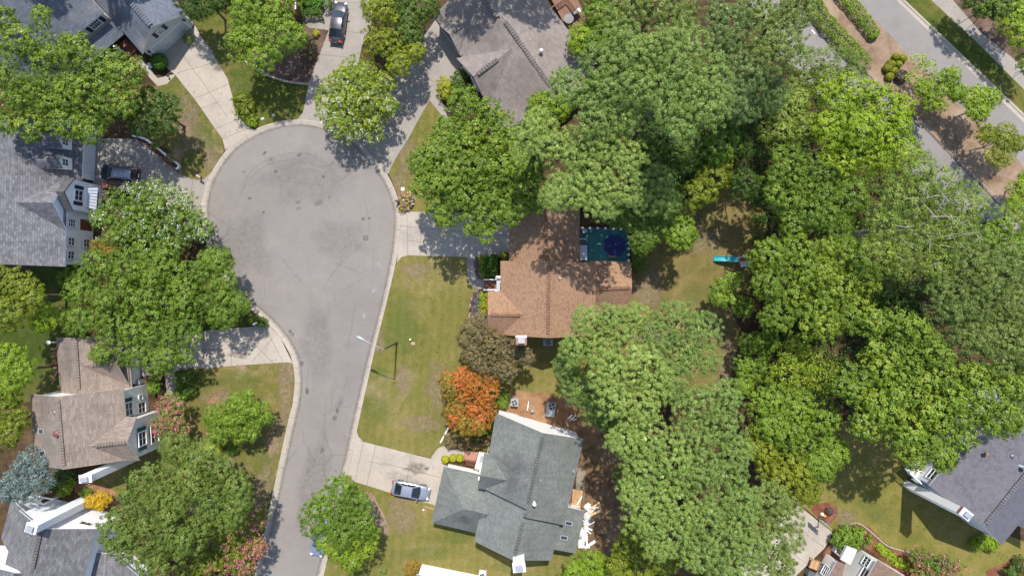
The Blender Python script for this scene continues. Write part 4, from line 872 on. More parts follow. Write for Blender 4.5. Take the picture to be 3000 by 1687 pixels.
W=walls(h4,[(119,1548.5,R),(281,1548.5,E),(231,1760,E),(71,1760,R),(-8,1740,E),(56,1494.5,E)],M_white2,.3)
window(h4,W,0,.62,4.2,1.3,1.0,2,1)
walls(h4,[(41,1677,8.0),(125,1678,5.6),(120,1780,5.6),(-120,1760,4.9),(-110,1640,4.9)],M_white2,.15)
walls(h4,[(272,1617,2.9),(330,1622,2.9),(408,1690,2.8),(400,1790,2.8),(250,1790,2.9)],M_white2,.35)
walls(h4,[(34,1462,3.1),(74,1500,3.1),(40,1640,3.1),(2,1577,3.1)],M_white2,.25)
chimney(h4,262,1462,1.1,.95,10.0,M_white2,-.3)
vent(r4,90,1565,7.7,'pipe',M_grey)
m=MB()
for a,b in (((78,1462),(104,1452)),((104,1452),(156,1462)),((80,1466),(132,1476)),((104,1452),(120,1472)),((128,1458),(108,1470))): m.bar(P(*a,2.6),P(*b,2.6),.14,.16)
for x,y in ((80,1463),(104,1453),(156,1462),(131,1476)): m.box(P(x,y,1.3),(.14,.14,2.6))
m.build('pergola_frame',M_white,h4)

# --- house at the bottom edge
h10=thing('house','flank of a low white walled house cut by the bottom edge of the photo','house',P(1330,1700,0))
m=MB(); rplane(m,[(1219,1684,3.9),(1545,1750,3.9),(1520,1810,6),(1200,1760,6)]); rplane(m,[(1200,1760,6),(1520,1810,6),(1500,1880,3.9),(1180,1830,3.9)]); m.build('roof',[S_dk,M_white],h10)
walls(h10,[(1221,1687,3.9),(1545,1752,3.9),(1520,1810,6),(1500,1880,3.9),(1180,1830,3.9),(1200,1760,6)],W_white,.12)
# --- porch corner at the top edge
h11=thing('house','dark red brown boarded house corner at the top edge beside the clipped hedge','house',P(845,-10,0))
m=MB(); m.prism([P(x,y,3).xy for x,y in ((770,-90),(866,-90),(866,30),(840,33),(770,20))],-.02,3.0,0); m.build('wall',boards_mat('red_brown_boards',(.17,.055,.045),.2,1.57),h11)
m=MB(); m.box(P(866,28,1.5)+Vector((.05,0,0)),(.16,.16,3.1)); m.bar(P(866,-80,3.05),P(866,28,3.05),.12,.14); m.build('corner_trim',M_white,h11)

# ------------------------------------------------------------------ vehicles
M_glass=glass_mat('car_glass',(0.012,0.018,0.022),0.05); M_tyre=plain('tyre_rubber_black',(0.02,0.02,0.02),.85); M_rim=plain('alloy_rim',(.5,.5,.52),.3,.8)
M_tail=plain('tail_light_red',(.42,.02,.025),.2); M_head=plain('head_light',(.75,.77,.8),.1)
def car(name,label,x,y,ang,L,Wd,H,paint,kind='sedan',roofpaint=None):
    """heading +x in its own space; ang in degrees"""
    c=P(x,y,0.02); o=thing(name,label,'car',(c.x,c.y,0.02),math.radians(ang),local=True)
    k=L/4.7; hw=Wd/2
    if kind=='sedan':
        st=[(-2.36,.72,.62,.30),(-2.28,.84,.86,.24),(-1.9,.93,.98,.22),(-1.2,.985,.99,.20),(-.4,1,.97,.18),(.5,1,.95,.18),(1.05,.985,.93,.20),(1.7,.95,.84,.21),(2.12,.86,.74,.23),(2.30,.70,.62,.26),(2.36,.5,.52,.3)]
        gh=dict(rb=-1.88,rr=-1.02,rf=.28,fb=1.12,zb=.96)
    else:
        st=[(-2.33,.78,.72,.34),(-2.26,.9,1.0,.28),(-1.9,.97,1.06,.26),(-1.2,1,1.06,.24),(-.4,1,1.05,.22),(.5,1,1.04,.22),(1.1,.985,1.02,.24),(1.75,.95,.96,.25),(2.12,.87,.86,.27),(2.28,.74,.72,.3),(2.34,.55,.6,.34)]
        gh=dict(rb=-2.24,rr=-1.95,rf=.35,fb=1.22,zb=1.05)
    mb=MB(); prof=[]; 
    for (X,wf,zt,zb) in st:
        w=hw*wf; X*=k
        ring=[(-w*.9,zb),(-w,zb+.16),(-w,zt*.72),(-w*.965,zt-.06),(-w*.86,zt-.005),(-w*.45,zt+.02),(0,zt+.03),(w*.45,zt+.02),(w*.86,zt-.005),(w*.965,zt-.06),(w,zt*.72),(w,zb+.16),(w*.9,zb)]
        prof.append([Vector((X,a,b)) for a,b in ring])
    n=len(prof[0]); vs=[v for r in prof for v in r]; fs=[]
    for i in range(len(prof)-1):
        for j in range(n):
            a=i*n+j; b=i*n+(j+1)%n; fs.append((a,a+n,b+n,b))
    fs.append(tuple(range(n))); fs.append(tuple(range(len(vs)-1,len(vs)-n-1,-1)))
    mb.mesh(vs,fs)
    # roof and pillars
    zb=gh['zb']; rt=H; rb,rr,rf,fb=[gh[q]*k for q in ('rb','rr','rf','fb')]
    wr=hw*.66; wb=hw*.86; cols=[-1,-.5,0,.5,1]
    def row(X,w,z,cr): return [Vector((X,q*w,z+cr*(1-q*q))) for q in cols]
    R1=row(rr,wr,rt-.05,.05); R1b=row(rr+(rf-rr)*.35,wr*1.03,rt,.05); R2b=row(rr+(rf-rr)*.75,wr*1.02,rt-.01,.05); R2=row(rf,wr*.98,rt-.06,.05)
    rows=[R1,R1b,R2b,R2]; vs=[v for r in rows for v in r]; fs=[]
    for i in range(3):
        for j in range(4): a=i*5+j; fs.append((a,a+5,a+6,a+1))
    mr=MB(); mr.mesh(vs,fs)
    for s in (-1,1):   # pillars
        j=0 if s<0 else 4
        for A,B,w_ in ((R1[j],Vector((rb,s*wb,zb)),.11),(R2[j],Vector((fb,s*wb,zb)),.09),(R1b[j].lerp(R2b[j],.35),Vector(((rr+rf)/2-.1,s*wb*1.03,zb)),.08)): mr.bar(A-Vector((0,0,.02)),B,w_,.08)
        mr.bar(R1[j],R2[j],.09,.07)
    body=mb.build('body',paint,o,smooth=50); mr.build('roof',roofpaint or paint,o,smooth=40)
    # glass
    def pane(name,A,B,lift):
        m=MB(); vs=[v+lift for v in A+B]; m.mesh(vs,[(j,j+5,j+6,j+1) for j in range(4)]); m.build(name,M_glass,o,smooth=60)
    F0=row(fb,wb*.97,zb-.02,.0); F0=[v+Vector((.14*k*(1-q*q),0,0)) for v,q in zip(F0,cols)]
    B0=row(rb,wb*.95,zb-.0,.0); B0=[v-Vector((.08*k*(1-q*q),0,0)) for v,q in zip(B0,cols)]
    pane('windscreen',[v-Vector((0,0,.005)) for v in R2],F0,Vector((0,0,0))); pane('rear_window',B0,[v-Vector((0,0,.005)) for v in R1],Vector((0,0,0)))
    for s in (-1,1):
        j=0 if s<0 else 4; m=MB()
        q=[Vector((rb,s*wb*.99,zb)),Vector((fb,s*wb*.99,zb)),R2[j]-Vector((0,s*.01,.02)),R1[j]-Vector((0,s*.01,.02))]
        m.face(q if s<0 else q[::-1]); m.build('side_window',M_glass,o)
        m=MB(); m.rbox((fb-.18*k,s*(hw+.10),zb+.06),(.14,.22,.15),.04); m.build('wing_mirror',paint,o)
        m=MB(); m.rbox((2.17*k,s*hw*.66,st[-3][2]-.04),(.26,.34,.12),.05,-s*.5); m.build('headlight',M_head,o)
        m=MB(); m.rbox((-2.22*k,s*hw*.66,st[1][2]-.03),(.2,.42,.16),.04,s*.32); m.build('tail_light',M_tail,o)
        for X in (1.42*k,-1.38*k):
            m=MB(); w=.22; yc=s*(hw-.12)
            m.tube([(X,yc-w/2,.33),(X,yc+w/2,.33)],.33,18); wo_=m.build('wheel',M_tyre,o,smooth=40)
            m=MB(); m.tube([(X,yc+s*w/2-.01,.33),(X,yc+s*(w/2+.02),.33)],.2,12); m.build('rim',M_rim,wo_)
        if kind!='sedan':
            m=MB(); m.bar((rr+.2,s*wr*.92,rt+.07),(rf-.15,s*wr*.92,rt+.07),.05,.05); m.build('roof_rail',M_black,o)
    m=MB(); m.bar((-2.37*k,-.25,.62),(-2.37*k,.25,.62),.02,.13); m.build('number_plate',M_white,o)
    for s in (-1,1): m=MB(); m.bar((.9*k,s*hw*.62,zb+.01),(2.05*k,s*hw*.5,.79 if kind=='sedan' else .93),.012,.015); m.build('panel_gap',M_black,o)
    m=MB(); m.bar((-1.9*k,-hw*.8,st[2][2]+.025),(-1.9*k,hw*.8,st[2][2]+.025),.012,.01); m.build('panel_gap',M_black,o)
    return o
PT_black=paint_mat('black_car_paint',(0.018,0.02,0.026),.3,.25); PT_grey=paint_mat('dark_grey_car_paint',(0.035,0.034,0.042),.2,.3); PT_silver=paint_mat('silver_blue_car_paint',(0.31,0.325,0.385),.5,.3); PT_blue=paint_mat('light_blue_car_paint',(0.20,0.24,0.36),.3,.3)
PT_suvroof=paint_mat('grey_roof_paint',(0.20,0.22,0.26),.3,.25)
car('suv','black sport utility vehicle parked by the garage of the white house',359,512,173.5,4.6,1.85,1.68,PT_black,'suv',PT_suvroof)
car('sedan','dark grey sedan parked on the narrow drive at the top edge',995,72,82,4.95,1.82,1.45,PT_grey)
car('sedan','silver sedan parked on the drive of the grey green roofed house',1205,1431,-11,4.7,1.8,1.46,PT_silver)
car('sedan','light blue car at the kerb half hidden under the pink blossomed tree',944,1568,-104.5,4.6,1.78,1.47,PT_blue)

# ------------------------------------------------------------------ street and garden objects
c=P(1162,1005)
M_lamp=plain('weathered_lamp_metal',(.30,.31,.33),.5,.3)
t=thing('street_lamp','tall dark street lamp with silver bent arm on the lawn by the road','street lamp',c)
m=MB(); m.tube([c,c+Vector((0,0,4)),c+Vector((0,0,8.2))],[.11,.09,.07],10); m.build('pole',M_dkgreen,t,smooth=40)
m=MB(); top=c+Vector((0,0,8.2)); hd=P(1066,996,8.75); mid=top.lerp(hd,.35)+Vector((0,0,.25)); m.tube([top-Vector((0,0,.3)),top+Vector((0,0,.05)),mid,hd],.04,8); m.build('arm',M_lamp,t,smooth=40)
m=MB(); d=(hd-top); d.z=0; d.normalize(); a=math.atan2(d.y,d.x)
vs=[];fs=[]; prof=[(-.15,.07,.06),(.1,.12,.10),(.4,.2,.13),(.7,.19,.12),(.88,.09,.06)]
for X,w,h in prof:
    for k in range(8):
        q=2*math.pi*k/8; vs.append(hd+Matrix.Rotation(a,3,'Z')@Vector((X,w*math.cos(q),h*math.sin(q))))
for i in range(len(prof)-1):
    for k in range(8): fs.append((i*8+k,i*8+(k+1)%8,i*8+8+(k+1)%8,i*8+8+k))
fs.append(tuple(range(7,-1,-1))); fs.append(tuple(range(32,40))); m.mesh(vs,fs); m.build('lamp_head',M_grey,t,smooth=60)
m=MB(); m.lathe(c,[(.22,0),(.22,.12),(.13,.18)],12); m.build('base',M_dkgreen,t)

def mailbox(label,x,y,rz,box,post):
    c=P(x,y); t=thing('mailbox',label,'mailbox',c,rz,local=True)
    m=MB(); m.box((0,0,.55),(.1,.1,1.1)); m.bar((-.05,0,.95),(.35,0,.95),.09,.09); m.build('post',post,t)
    m=MB(); vs=[];fs=[]
    for X in (-.1,.42):
        for a in range(9): q=math.pi*a/8; vs.append((X,.11*math.cos(q),1.14+.11*math.sin(q)))
        vs += [(X,-.11,1.0),(X,.11,1.0)]
    n=11
    for k in range(n): fs.append((k,(k+1)%n,n+(k+1)%n,n+k))
    fs += [tuple(range(n-1,-1,-1)),tuple(range(n,2*n))]; m.mesh(vs,fs); m.build('letter_box',box,t)
    m=MB(); m.box((.1,.125,1.22),(.04,.02,.2)); m.build('flag',M_tail,t)
    return t
mailbox('grey mailbox on a dark post at the brown lawn corner left of the cul-de-sac',590,519,-.6,M_grey,M_black)
mailbox('white topped mailbox beside the driveway under the big left oak',753,948,.4,M_white,M_dgrey)
mailbox('black mailbox beside the round flower bed at the right kerb',1172,593,3.0,M_black,M_black)

def lid(label,x,y,w,l,rz,mat,cat='utility cover',h=.05):
    m=MB(); c=P(x,y,.03); m.rbox((c.x,c.y,.025),(w,l,.06),.015,rz); m.rbox((c.x,c.y,.065),(w*.4,l*.12,.02),.005,rz)
    return single(m,'utility_cover',mat,label,cat,'utility covers set in the lawns')
lid('pale utility cover in the grass by the small yellow green bush',769,348,.42,.3,.2,M_grey); lid('pale utility cover in the shaded grass right of the yellow green bush',801,339,.4,.3,.2,M_grey)
M_pale=plain('pale_green_plastic',(.55,.62,.58),.6)
lid('pale green cover in the grass above the round flower bed',1180,554,.45,.4,.1,M_pale); lid('pale green cover in the grass right of the round flower bed',1212,581,.45,.4,.1,M_pale)
lid('reddish square meter box lid in the front lawn by the white stub pipe',1210,1006,.5,.35,0,plain('meter_box_lid',(.34,.24,.17),.8))
c=P(1203,994); m=MB(); m.lathe(c,[(.09,0),(.09,.3),(.12,.32),(.10,.4),(.0,.42)],12); single(m,'standpipe','short white pipe standing in the front lawn right of the street lamp' and M_white,'short white stub pipe standing in the front lawn right of the street lamp','pipe')
c=P(1241,1492); m=MB(); m.lathe(c,[(.1,0),(.11,.15),(.0,.2)],10); single(m,'ground_cap',M_white,'small white cap in the grass below the silver sedan','pipe cap')

def ac_unit(label,x,y,w,l,h,rz,fans=((0,0),),mat=None):
    c=P(x,y); t=thing('air_conditioner',label,'air conditioner',c,rz,group='air conditioning units beside the houses',local=True)
    m=MB(); m.box((0,0,.05),(w+.2,l+.2,.1)); m.build('concrete_pad',M_conc2,t)
    m=MB(); m.rbox((0,0,.1+h/2),(w,l,h),.03)
    for k in range(6):
        for s in (-1,1): m.box((0,s*l/2,.2+h*k/7),(w*.9,.02,.03)); m.box((s*w/2,0,.2+h*k/7),(.02,l*.9,.03))
    m.build('casing',mat or M_grey,t)
    for fx,fy in fans:
        R=min(w,l)*.40
        m=MB(); m.lathe((fx,fy,.1+h),[(R,.004),(R*.97,.012)],24); f=m.build('fan_opening',M_black,t)
        m=MB()
        for k in range(4):
            a=k*math.pi/2+.3; d=Vector((math.cos(a),math.sin(a),0)); e=Vector((-d.y,d.x,0)); b=Vector((fx,fy,.1+h+.03)); m.face([b+d*.05,b+d*R*.9-e*R*.12,b+d*R*.92+e*R*.28,b+d*.08+e*.06])
        m.lathe((fx,fy,.1+h+.02),[(.09,0),(.09,.04)],10); m.build('fan_blade',M_grey,f)
        m=MB()
        for q in (.35,.68,1.0): 
            pts=[Vector((fx+R*q*math.cos(2*math.pi*k/20),fy+R*q*math.sin(2*math.pi*k/20),.1+h+.06)) for k in range(21)]; m.tube(pts,.008,4,cap=False)
        m.build('fan_guard',M_dgrey,f)
    return t
ac_unit('grey air conditioner below the brown roof right of the brick chimney',1605,1001,1.1,.75,.85,0,((0,0),))
ac_unit('small grey air conditioner beside the orange tree above the white gable',1507,1176,.85,.85,.8,-.1)
ac_unit('long grey air conditioner on the pine straw right of the smaller unit',1613,1196,1.0,1.6,1.0,-.15,((.05,.42),))
ac_unit('beige air conditioner on its rounded pad at the bottom edge',1414,1678,.8,.8,.75,-.1,((0,0),),M_cream)
m=MB(); c=P(1547,1186,0); m.bar(P(1549,1176,.5),P(1545,1200,.5),.09,.09); m.box(P(1549,1176,.25),(.09,.09,.5)); m.box(P(1545,1200,.25),(.09,.09,.5)); single(m,'post_rail',M_white,'short pale rail standing between the two air conditioners','rail')
c=P(1559,1201); m=MB(); m.rbox((c.x,c.y,.3),(.4,.35,.6),.05,.3); m.lathe((c.x,c.y,.6),[(.15,0),(.12,.12)],10); single(m,'meter_cabinet',M_grey,'small grey meter box against the white gable wall','meter')
rr=random.Random(4)
for i in range(6):
    a=P(1664+i*3,1228+rr.uniform(-4,4),.1); b=P(1674+i*3,1218+rr.uniform(-4,10),.6+rr.uniform(0,.5)); m=MB(); m.bar(a,b,.10,.04); single(m,'plank',M_white,'pale plank leaning in the bundle beside the white gable under the pines','plank','pale planks leaning by the white gable')
m=MB(); m.bar(P(1290,1296,.15),P(1314,1253,.15),.16,.12); single(m,'downspout',M_white,'long white downspout lying on the lawn left of the orange tree','pipe')
m=MB(); m.bar(P(1243,1482,.1),P(1270,1490,.1),.12,.06); single(m,'board',M_wood,'pale board lying at the edge of the silver car drive','board')

# deck behind the brown roofed house
M_tealdeck=boards_mat('teal_deck_boards',(0.04,0.18,0.185),0.145,0.0,0.16,.5)
t=thing('deck','teal painted deck with white railing behind the brown roofed house','deck',P(1768,718))
m=MB(); m.prism([P(x,y,.8).xy for x,y in ((1694,668),(1838,672),(1838,768),(1694,766))],.62,.8); m.build('floor',M_tealdeck,t)
m=MB()
for x,y in ((1700,672),(1768,674),(1834,676),(1834,720),(1834,764),(1700,762)): m.box(P(x,y,.3),(.15,.15,.62))
m.build('support_post',M_grey,t)
def rail(a,b,z,posts):
    A,B=P(*a,z),P(*b,z); m=MB(); m.bar(A+Vector((0,0,1.0)),B+Vector((0,0,1.0)),.13,.06); m.bar(A+Vector((0,0,.15)),B+Vector((0,0,.15)),.06,.05)
    L=(B-A).length; n=int(L/.16)
    for k in range(n): q=A.lerp(B,(k+.5)/n); m.box(q+Vector((0,0,.57)),(.04,.04,.82))
    m.build('railing',M_teal,t)
    for k in range(posts):
        q=A.lerp(B,k/(posts-1)); m=MB(); m.box(q+Vector((0,0,.55)),(.17,.17,1.12)); m.rbox(q+Vector((0,0,1.15)),(.26,.26,.10),.05); m.build('railing_post',M_white,t)
rail((1703,670),(1837,673),.8,7); rail((1837,680),(1837,764),.8,6)
c=P(1803,717,.8); t=thing('parasol','navy blue octagonal parasol open over the teal deck','parasol',c)
m=MB(); m.tube([c,c+Vector((0,0,2.75))],.03,8); m.build('pole',M_silver,t); m=MB(); m.lathe(c,[(.28,0),(.26,.08),(.05,.12)],12); m.build('base',M_black,t)
m=MB(); cx=P(1803,717,3.3); apex=Vector((cx.x,cx.y,3.55)); Rr=1.38; rim=[Vector((cx.x+Rr*math.cos(math.pi/8+k*math.pi/4),cx.y+Rr*math.sin(math.pi/8+k*math.pi/4),2.95)) for k in range(8)]
for k in range(8):
    a,b=rim[k],rim[(k+1)%8]; mid=(a+b)/2+Vector((0,0,.06)); mid=mid.lerp(Vector((cx.x,cx.y,mid.z)),.04)
    m.face([apex,a,mid]); m.face([apex,mid,b]); m.face([a,a-Vector((0,0,.14)),mid-Vector((0,0,.14)),mid]); m.face([mid,mid-Vector((0,0,.14)),b-Vector((0,0,.14)),b])
m.build('canopy',plain('navy_fabric',(.008,.018,.095),.8,0,.15,3),t)
m=MB()
for k in range(8): m.bar(Vector((cx.x,cx.y,3.4)),rim[k]-Vector((0,0,.05)),.02,.02)
m.build('rib',M_silver,t); m=MB(); m.lathe(apex,[(.05,-.02),(.05,.08),(.0,.14)],8); m.build('finial',M_white,t)
c=P(1707,742,.8); t=thing('storage_box','pale lavender lidded storage box on the teal deck against the house','storage box',c)
m=MB(); m.rbox(c+Vector((0,0,.38)),(.82,1.7,.76),.04); m.build('box',plain('lavender_plastic',(.42,.43,.50),.5),t); m=MB(); m.rbox(c+Vector((0,0,.80)),(.9,1.78,.10),.04); m.build('lid',plain('lavender_lid',(.48,.49,.56),.45),t)
def chair(label,x,y,z,rz,mat,seat,s=.55):
    c=P(x,y,z); t=thing('patio_chair',label,'chair',c,rz,group='chairs on the teal deck',local=True)
    m=MB(); m.rbox((0,0,.43),(s,s,.06),.02); m.build('seat',seat,t); m=MB(); m.rbox((-s/2,0,.7),(.06,s,.5),.02); m.build('backrest',mat,t)
    for a in (-1,1):
        m=MB(); m.bar((-s/2,a*s/2,.64),(s/2,a*s/2,.64),.07,.04); m.build('armrest',mat,t)
        for b in (-1,1): m=MB(); m.box((b*s*.45,a*s*.45,.32),(.045,.045,.64)); m.build('leg',mat,t)
    return t
chair('white chair with dark seat on the teal deck above the storage box',1703.5,711,.8,0,M_white,M_dgrey,.8)
chair('pale chair in the top left corner of the teal deck',1711,677,.8,-1.2,M_grey,M_cream,.55)
c=P(1793,750,.8); t=thing('bench','short wooden bench under the navy parasol on the teal deck','bench',c,.05,local=True)
m=MB(); m.rbox((0,0,.42),(.95,.36,.06),.02); m.build('seat',M_wood,t)
for s in (-1,1): m=MB(); m.box((s*.38,0,.2),(.06,.3,.4)); m.build('leg',M_wood,t)
c=P(1803,717,.8); t=thing('patio_table','round dark table standing under the navy parasol','table',c+Vector((0,0,.0)),0,local=True)
m=MB(); m.lathe((0,0,.68),[(.55,0),(.55,.04)],20); m.build('tabletop',M_dgrey,t)
for k in range(4): m=MB(); a=k*math.pi/2+.7; m.bar((.42*math.cos(a),.42*math.sin(a),0),(.36*math.cos(a),.36*math.sin(a),.68),.04,.04); m.build('leg',M_dgrey,t)

# play set
c=P(2140,765); t=thing('play_set','wooden play tower with a long turquoise slide at the edge of the back lawn','play set',c)
M_turq=plain('turquoise_plastic',(.05,.36,.40),.35); h=1.5
m=MB(); a=P(2163,759,h); b=P(2091,757,.15); n=14; vs=[];fs=[]; dv=(b-a); sd=Vector((-dv.y,dv.x,0)).normalized()
for i in range(n+1):
    q=i/n; p=a.lerp(b,q); p.z=h-(h-.15)*(q+.10*math.sin(q*math.pi*2)); 
    for y,zz_ in ((-.33,.2),(-.29,.21),(-.25,.03),(0,0),(.25,.03),(.29,.21),(.33,.2)): vs.append(p+sd*y+Vector((0,0,zz_)))
for i in range(n):
    for k in range(6): fs.append((i*7+k,i*7+k+1,i*7+8+k,i*7+7+k))
m.mesh(vs,fs); m.build('slide',M_turq,t,smooth=60)
for x,y in ((2166,748),(2190,750),(2166,778),(2190,778)): m=MB(); m.box(P(x,y,1.2),(.1,.1,2.4)); m.build('post',M_deckbrown,t)
m=MB(); m.prism([P(x,y,h).xy for x,y in ((2164,747),(2192,748),(2192,780),(2164,779))],h-.08,h); m.build('platform',M_deckbrown,t)
m=MB(); q=[P(2160,745,2.45),P(2196,745,2.45),P(2196,762,2.95),P(2160,762,2.95)]; m.face(q); q2=[P(2160,762,2.95),P(2196,762,2.95),P(2196,782,2.4),P(2160,782,2.4)]; m.build('roof_board',M_wood,t) if False else None
for k in range(3): m=MB(); m.bar(P(2168,778,.4*k+.5),P(2188,779,.4*k+.5),.1,.05); m.build('ladder_rung',M_deckbrown,t)
m=MB(); m.face([P(2168,766,2.15),P(2192,764,2.15),P(2194,780,1.75),P(2170,782,1.75)]); m.face([P(2168,766,2.13),P(2170,782,1.73),P(2194,780,1.73),P(2192,764,2.13)]); m.build('roof_panel',plain('pale_blue_panel',(.35,.42,.48),.4),t)
c=P(2178,752,h); m=MB(); m.lathe(c,[(.12,0),(.18,.1),(.16,.3),(.05,.34)],10); single(m,'toy_bucket',M_white,'small white bucket on the platform of the play tower','bucket')
c=P(2174,496); t=thing('water_barrel','small bright blue barrel in the dark gap between the woods','barrel',c); m=MB(); m.lathe(c,[(.2,0),(.24,.3),(.2,.7),(.16,.72)],14); m.build('drum',plain('bright_blue_plastic',(.02,.10,.45),.4),t,smooth=50); m=MB(); m.lathe(c+Vector((.05,0,.72)),[(.06,0),(.05,.05)],8); m.build('cap',M_white,t)

# wooden deck with grill behind the weathered roof
t=thing('wooden_deck','red brown wooden deck behind the weathered roof at the top edge','deck',P(1665,50)); M_redwood=boards_mat('red_brown_deck',(0.17,0.085,0.05),0.14,-.97)
m=MB(); m.prism([P(x,y,.7).xy for x,y in ((1605,-20),(1668,-50),(1722,60),(1690,108),(1668,98))],.5,.7); m.build('floor',M_redwood,t)
for a,b in (((1612,26),(1660,-8)),((1660,-8),(1715,62)),((1715,62),(1700,100))):
    A,B=P(*a,1.7),P(*b,1.7); m=MB(); m.bar(A,B,.12,.07); n=max(2,int((B-A).length/.2))
    for k in range(n+1): q=A.lerp(B,k/n); m.box(q-Vector((0,0,.5)),(.06,.06,1.0))
    m.build('railing',M_deckbrown,t)
c=P(1683,47,.7); t=thing('barbecue_grill','grill with pale side shelf on the wooden deck at the top edge','grill',c,.6,local=True)
m=MB(); m.rbox((0,0,.85),(.7,.55,.35),.1); m.build('hood',M_black,t); m=MB(); m.rbox((.55,0,.82),(.42,.5,.05),.01); m.build('side_shelf',M_grey,t)
for a in (-1,1):
    for b in (-1,1): m=MB(); m.box((a*.28,b*.2,.34),(.05,.05,.68)); m.build('leg',M_black,t)
c=P(1665,62,.7); t=thing('patio_table','round glass topped table beside the grill on the wooden deck','table',c,0,local=True)
m=MB(); m.lathe((0,0,.7),[(.6,0),(.6,.03)],20); m.build('tabletop',glass_mat('smoked_glass',(.05,.055,.06),.1),t)
for k in range(4): m=MB(); a=k*math.pi/2; m.bar((.4*math.cos(a),.4*math.sin(a),0),(.35*math.cos(a),.35*math.sin(a),.7),.04,.04); m.build('leg',M_grey,t)

# basketball hoop
c=P(2398,1512); t=thing('basketball_hoop','dark pole basketball hoop with transparent backboard at the court edge','basketball hoop',c); d=Vector((-.05,-1,0)).normalized()
tp=P(2399,1552,3.0)
m=MB(); m.tube([c,c+Vector((0,0,2.6))],.07,10); m.build('pole',M_dgrey,t)
m=MB(); bb=P(2432,1540,3.1); m.bar(c+Vector((0,0,2.5)),P(2420,1532,3.1),.07,.07); m.bar(c+Vector((0,0,2.0)),P(2420,1532,2.8),.06,.06); m.build('arm',M_grey,t)
A=P(2403,1520,3.1);B=P(2432,1547,3.1); m=MB(); m.bar(A+Vector((0,0,.5)),B+Vector((0,0,.5)),.06,.06); m.bar(A-Vector((0,0,.5)),B-Vector((0,0,.5)),.06,.06)
for q in (A,B): m.bar(q-Vector((0,0,.5)),q+Vector((0,0,.5)),.06,.06)
o=m.build('backboard_frame',M_grey,t); m=MB(); m.bar(A,B,.015,.98)
mg,tg,bg_,og=nodes('clear_acrylic'); bg_.inputs['Transmission Weight'].default_value=.85; bg_.inputs['Roughness'].default_value=.1; bg_.inputs['Base Color'].default_value=(.75,.8,.85,1); bg_.inputs['IOR'].default_value=1.1
m.build('backboard',mg,t)
m=MB(); rc=A.lerp(B,.5)+Vector((-.32,-.34,-.3)); m.tube([rc+Vector((.23*math.cos(2*math.pi*k/20),.23*math.sin(2*math.pi*k/20),0)) for k in range(21)],.012,6,cap=False); m.build('rim',plain('blue_rim',(.05,.12,.35),.4),t)
c=P(2411,1507,0); t=thing('garden_toy','small orange and white toy on the red mulch by the hoop','toy',c); m=MB(); m.rbox(c+Vector((.1,-.08,.15)),(.4,.3,.3),.08,-.5); m.build('orange_part',plain('orange_plastic',(.7,.28,.03),.4),t); m=MB(); m.lathe(c+Vector((-.15,.1,0)),[(.2,0),(.22,.15),(.1,.32)],12); m.build('white_part',M_cream,t)
# furniture by the small brown roofed house
c=P(2378,1645); t=thing('potting_bench','brown wooden bench tray beside the wing of the pale siding house','bench',c,-.35,local=True)
m=MB(); m.box((0,0,.72),(1.05,1.1,.06)); 
for s in (-1,1): m.box((0,s*.53,.82),(1.05,.06,.16)); m.box((s*.5,0,.82),(.06,1.0,.16))
m.build('tray',M_wood,t)
for a in (-1,1):
    for b in (-1,1): m=MB(); m.box((a*.45,b*.48,.35),(.08,.08,.7)); m.build('leg',M_wood,t)
c=P(2399,1655); t=thing('firewood_cart','dark metal cart right of the wooden bench tray','cart',c,-.35,local=True)
m=MB(); m.box((0,0,.4),(.7,.9,.05)); 
for s in (-1,1): m.box((0,s*.44,.55),(.7,.04,.3)); m.box((s*.34,0,.55),(.04,.84,.3))
m.build('tray',M_dgrey,t)
for s in (-1,1): m=MB(); m.tube([(s*.38,-.2,.2),(s*.42,-.2,.2)],.2,14); m.build('wheel',M_tyre,t)
c=P(2366,1672); m=MB(); m.rbox(c+Vector((0,0,.5)),(.75,.65,1.0),.05,-.35); m.rbox(c+Vector((0,0,1.04)),(.8,.7,.1),.04,-.35); single(m,'rubbish_bin',M_dgrey,'dark rubbish bin below the wooden bench tray at the bottom edge','bin')

# urn and ring planter at the bottom
c=P(1033,1650); t=thing('garden_urn','grey stone urn on the grass under the yellow green tree','urn',c); m=MB(); m.lathe(c,[(.22,0),(.24,.08),(.10,.14),(.12,.3),(.30,.5),(.36,.72),(.36,.76),(.30,.76),(.26,.6)],18); m.build('bowl',M_grey,t,smooth=45)
m=MB(); m.lathe(c+Vector((0,0,.64)),[(.28,0),(.1,.03)],12); m.build('soil',M_litter,t)
c=P(1124,1671); t=thing('ring_planter','ring of pale edging stones around a small plant at the bottom edge','planter',c)
m=MB()
for k in range(14): a=2*math.pi*k/14; m.rbox((c.x+.34*math.cos(a),c.y+.34*math.sin(a),.08),(.15,.13,.16),.03,a)
m.build('edging_stones',M_conc2,t)

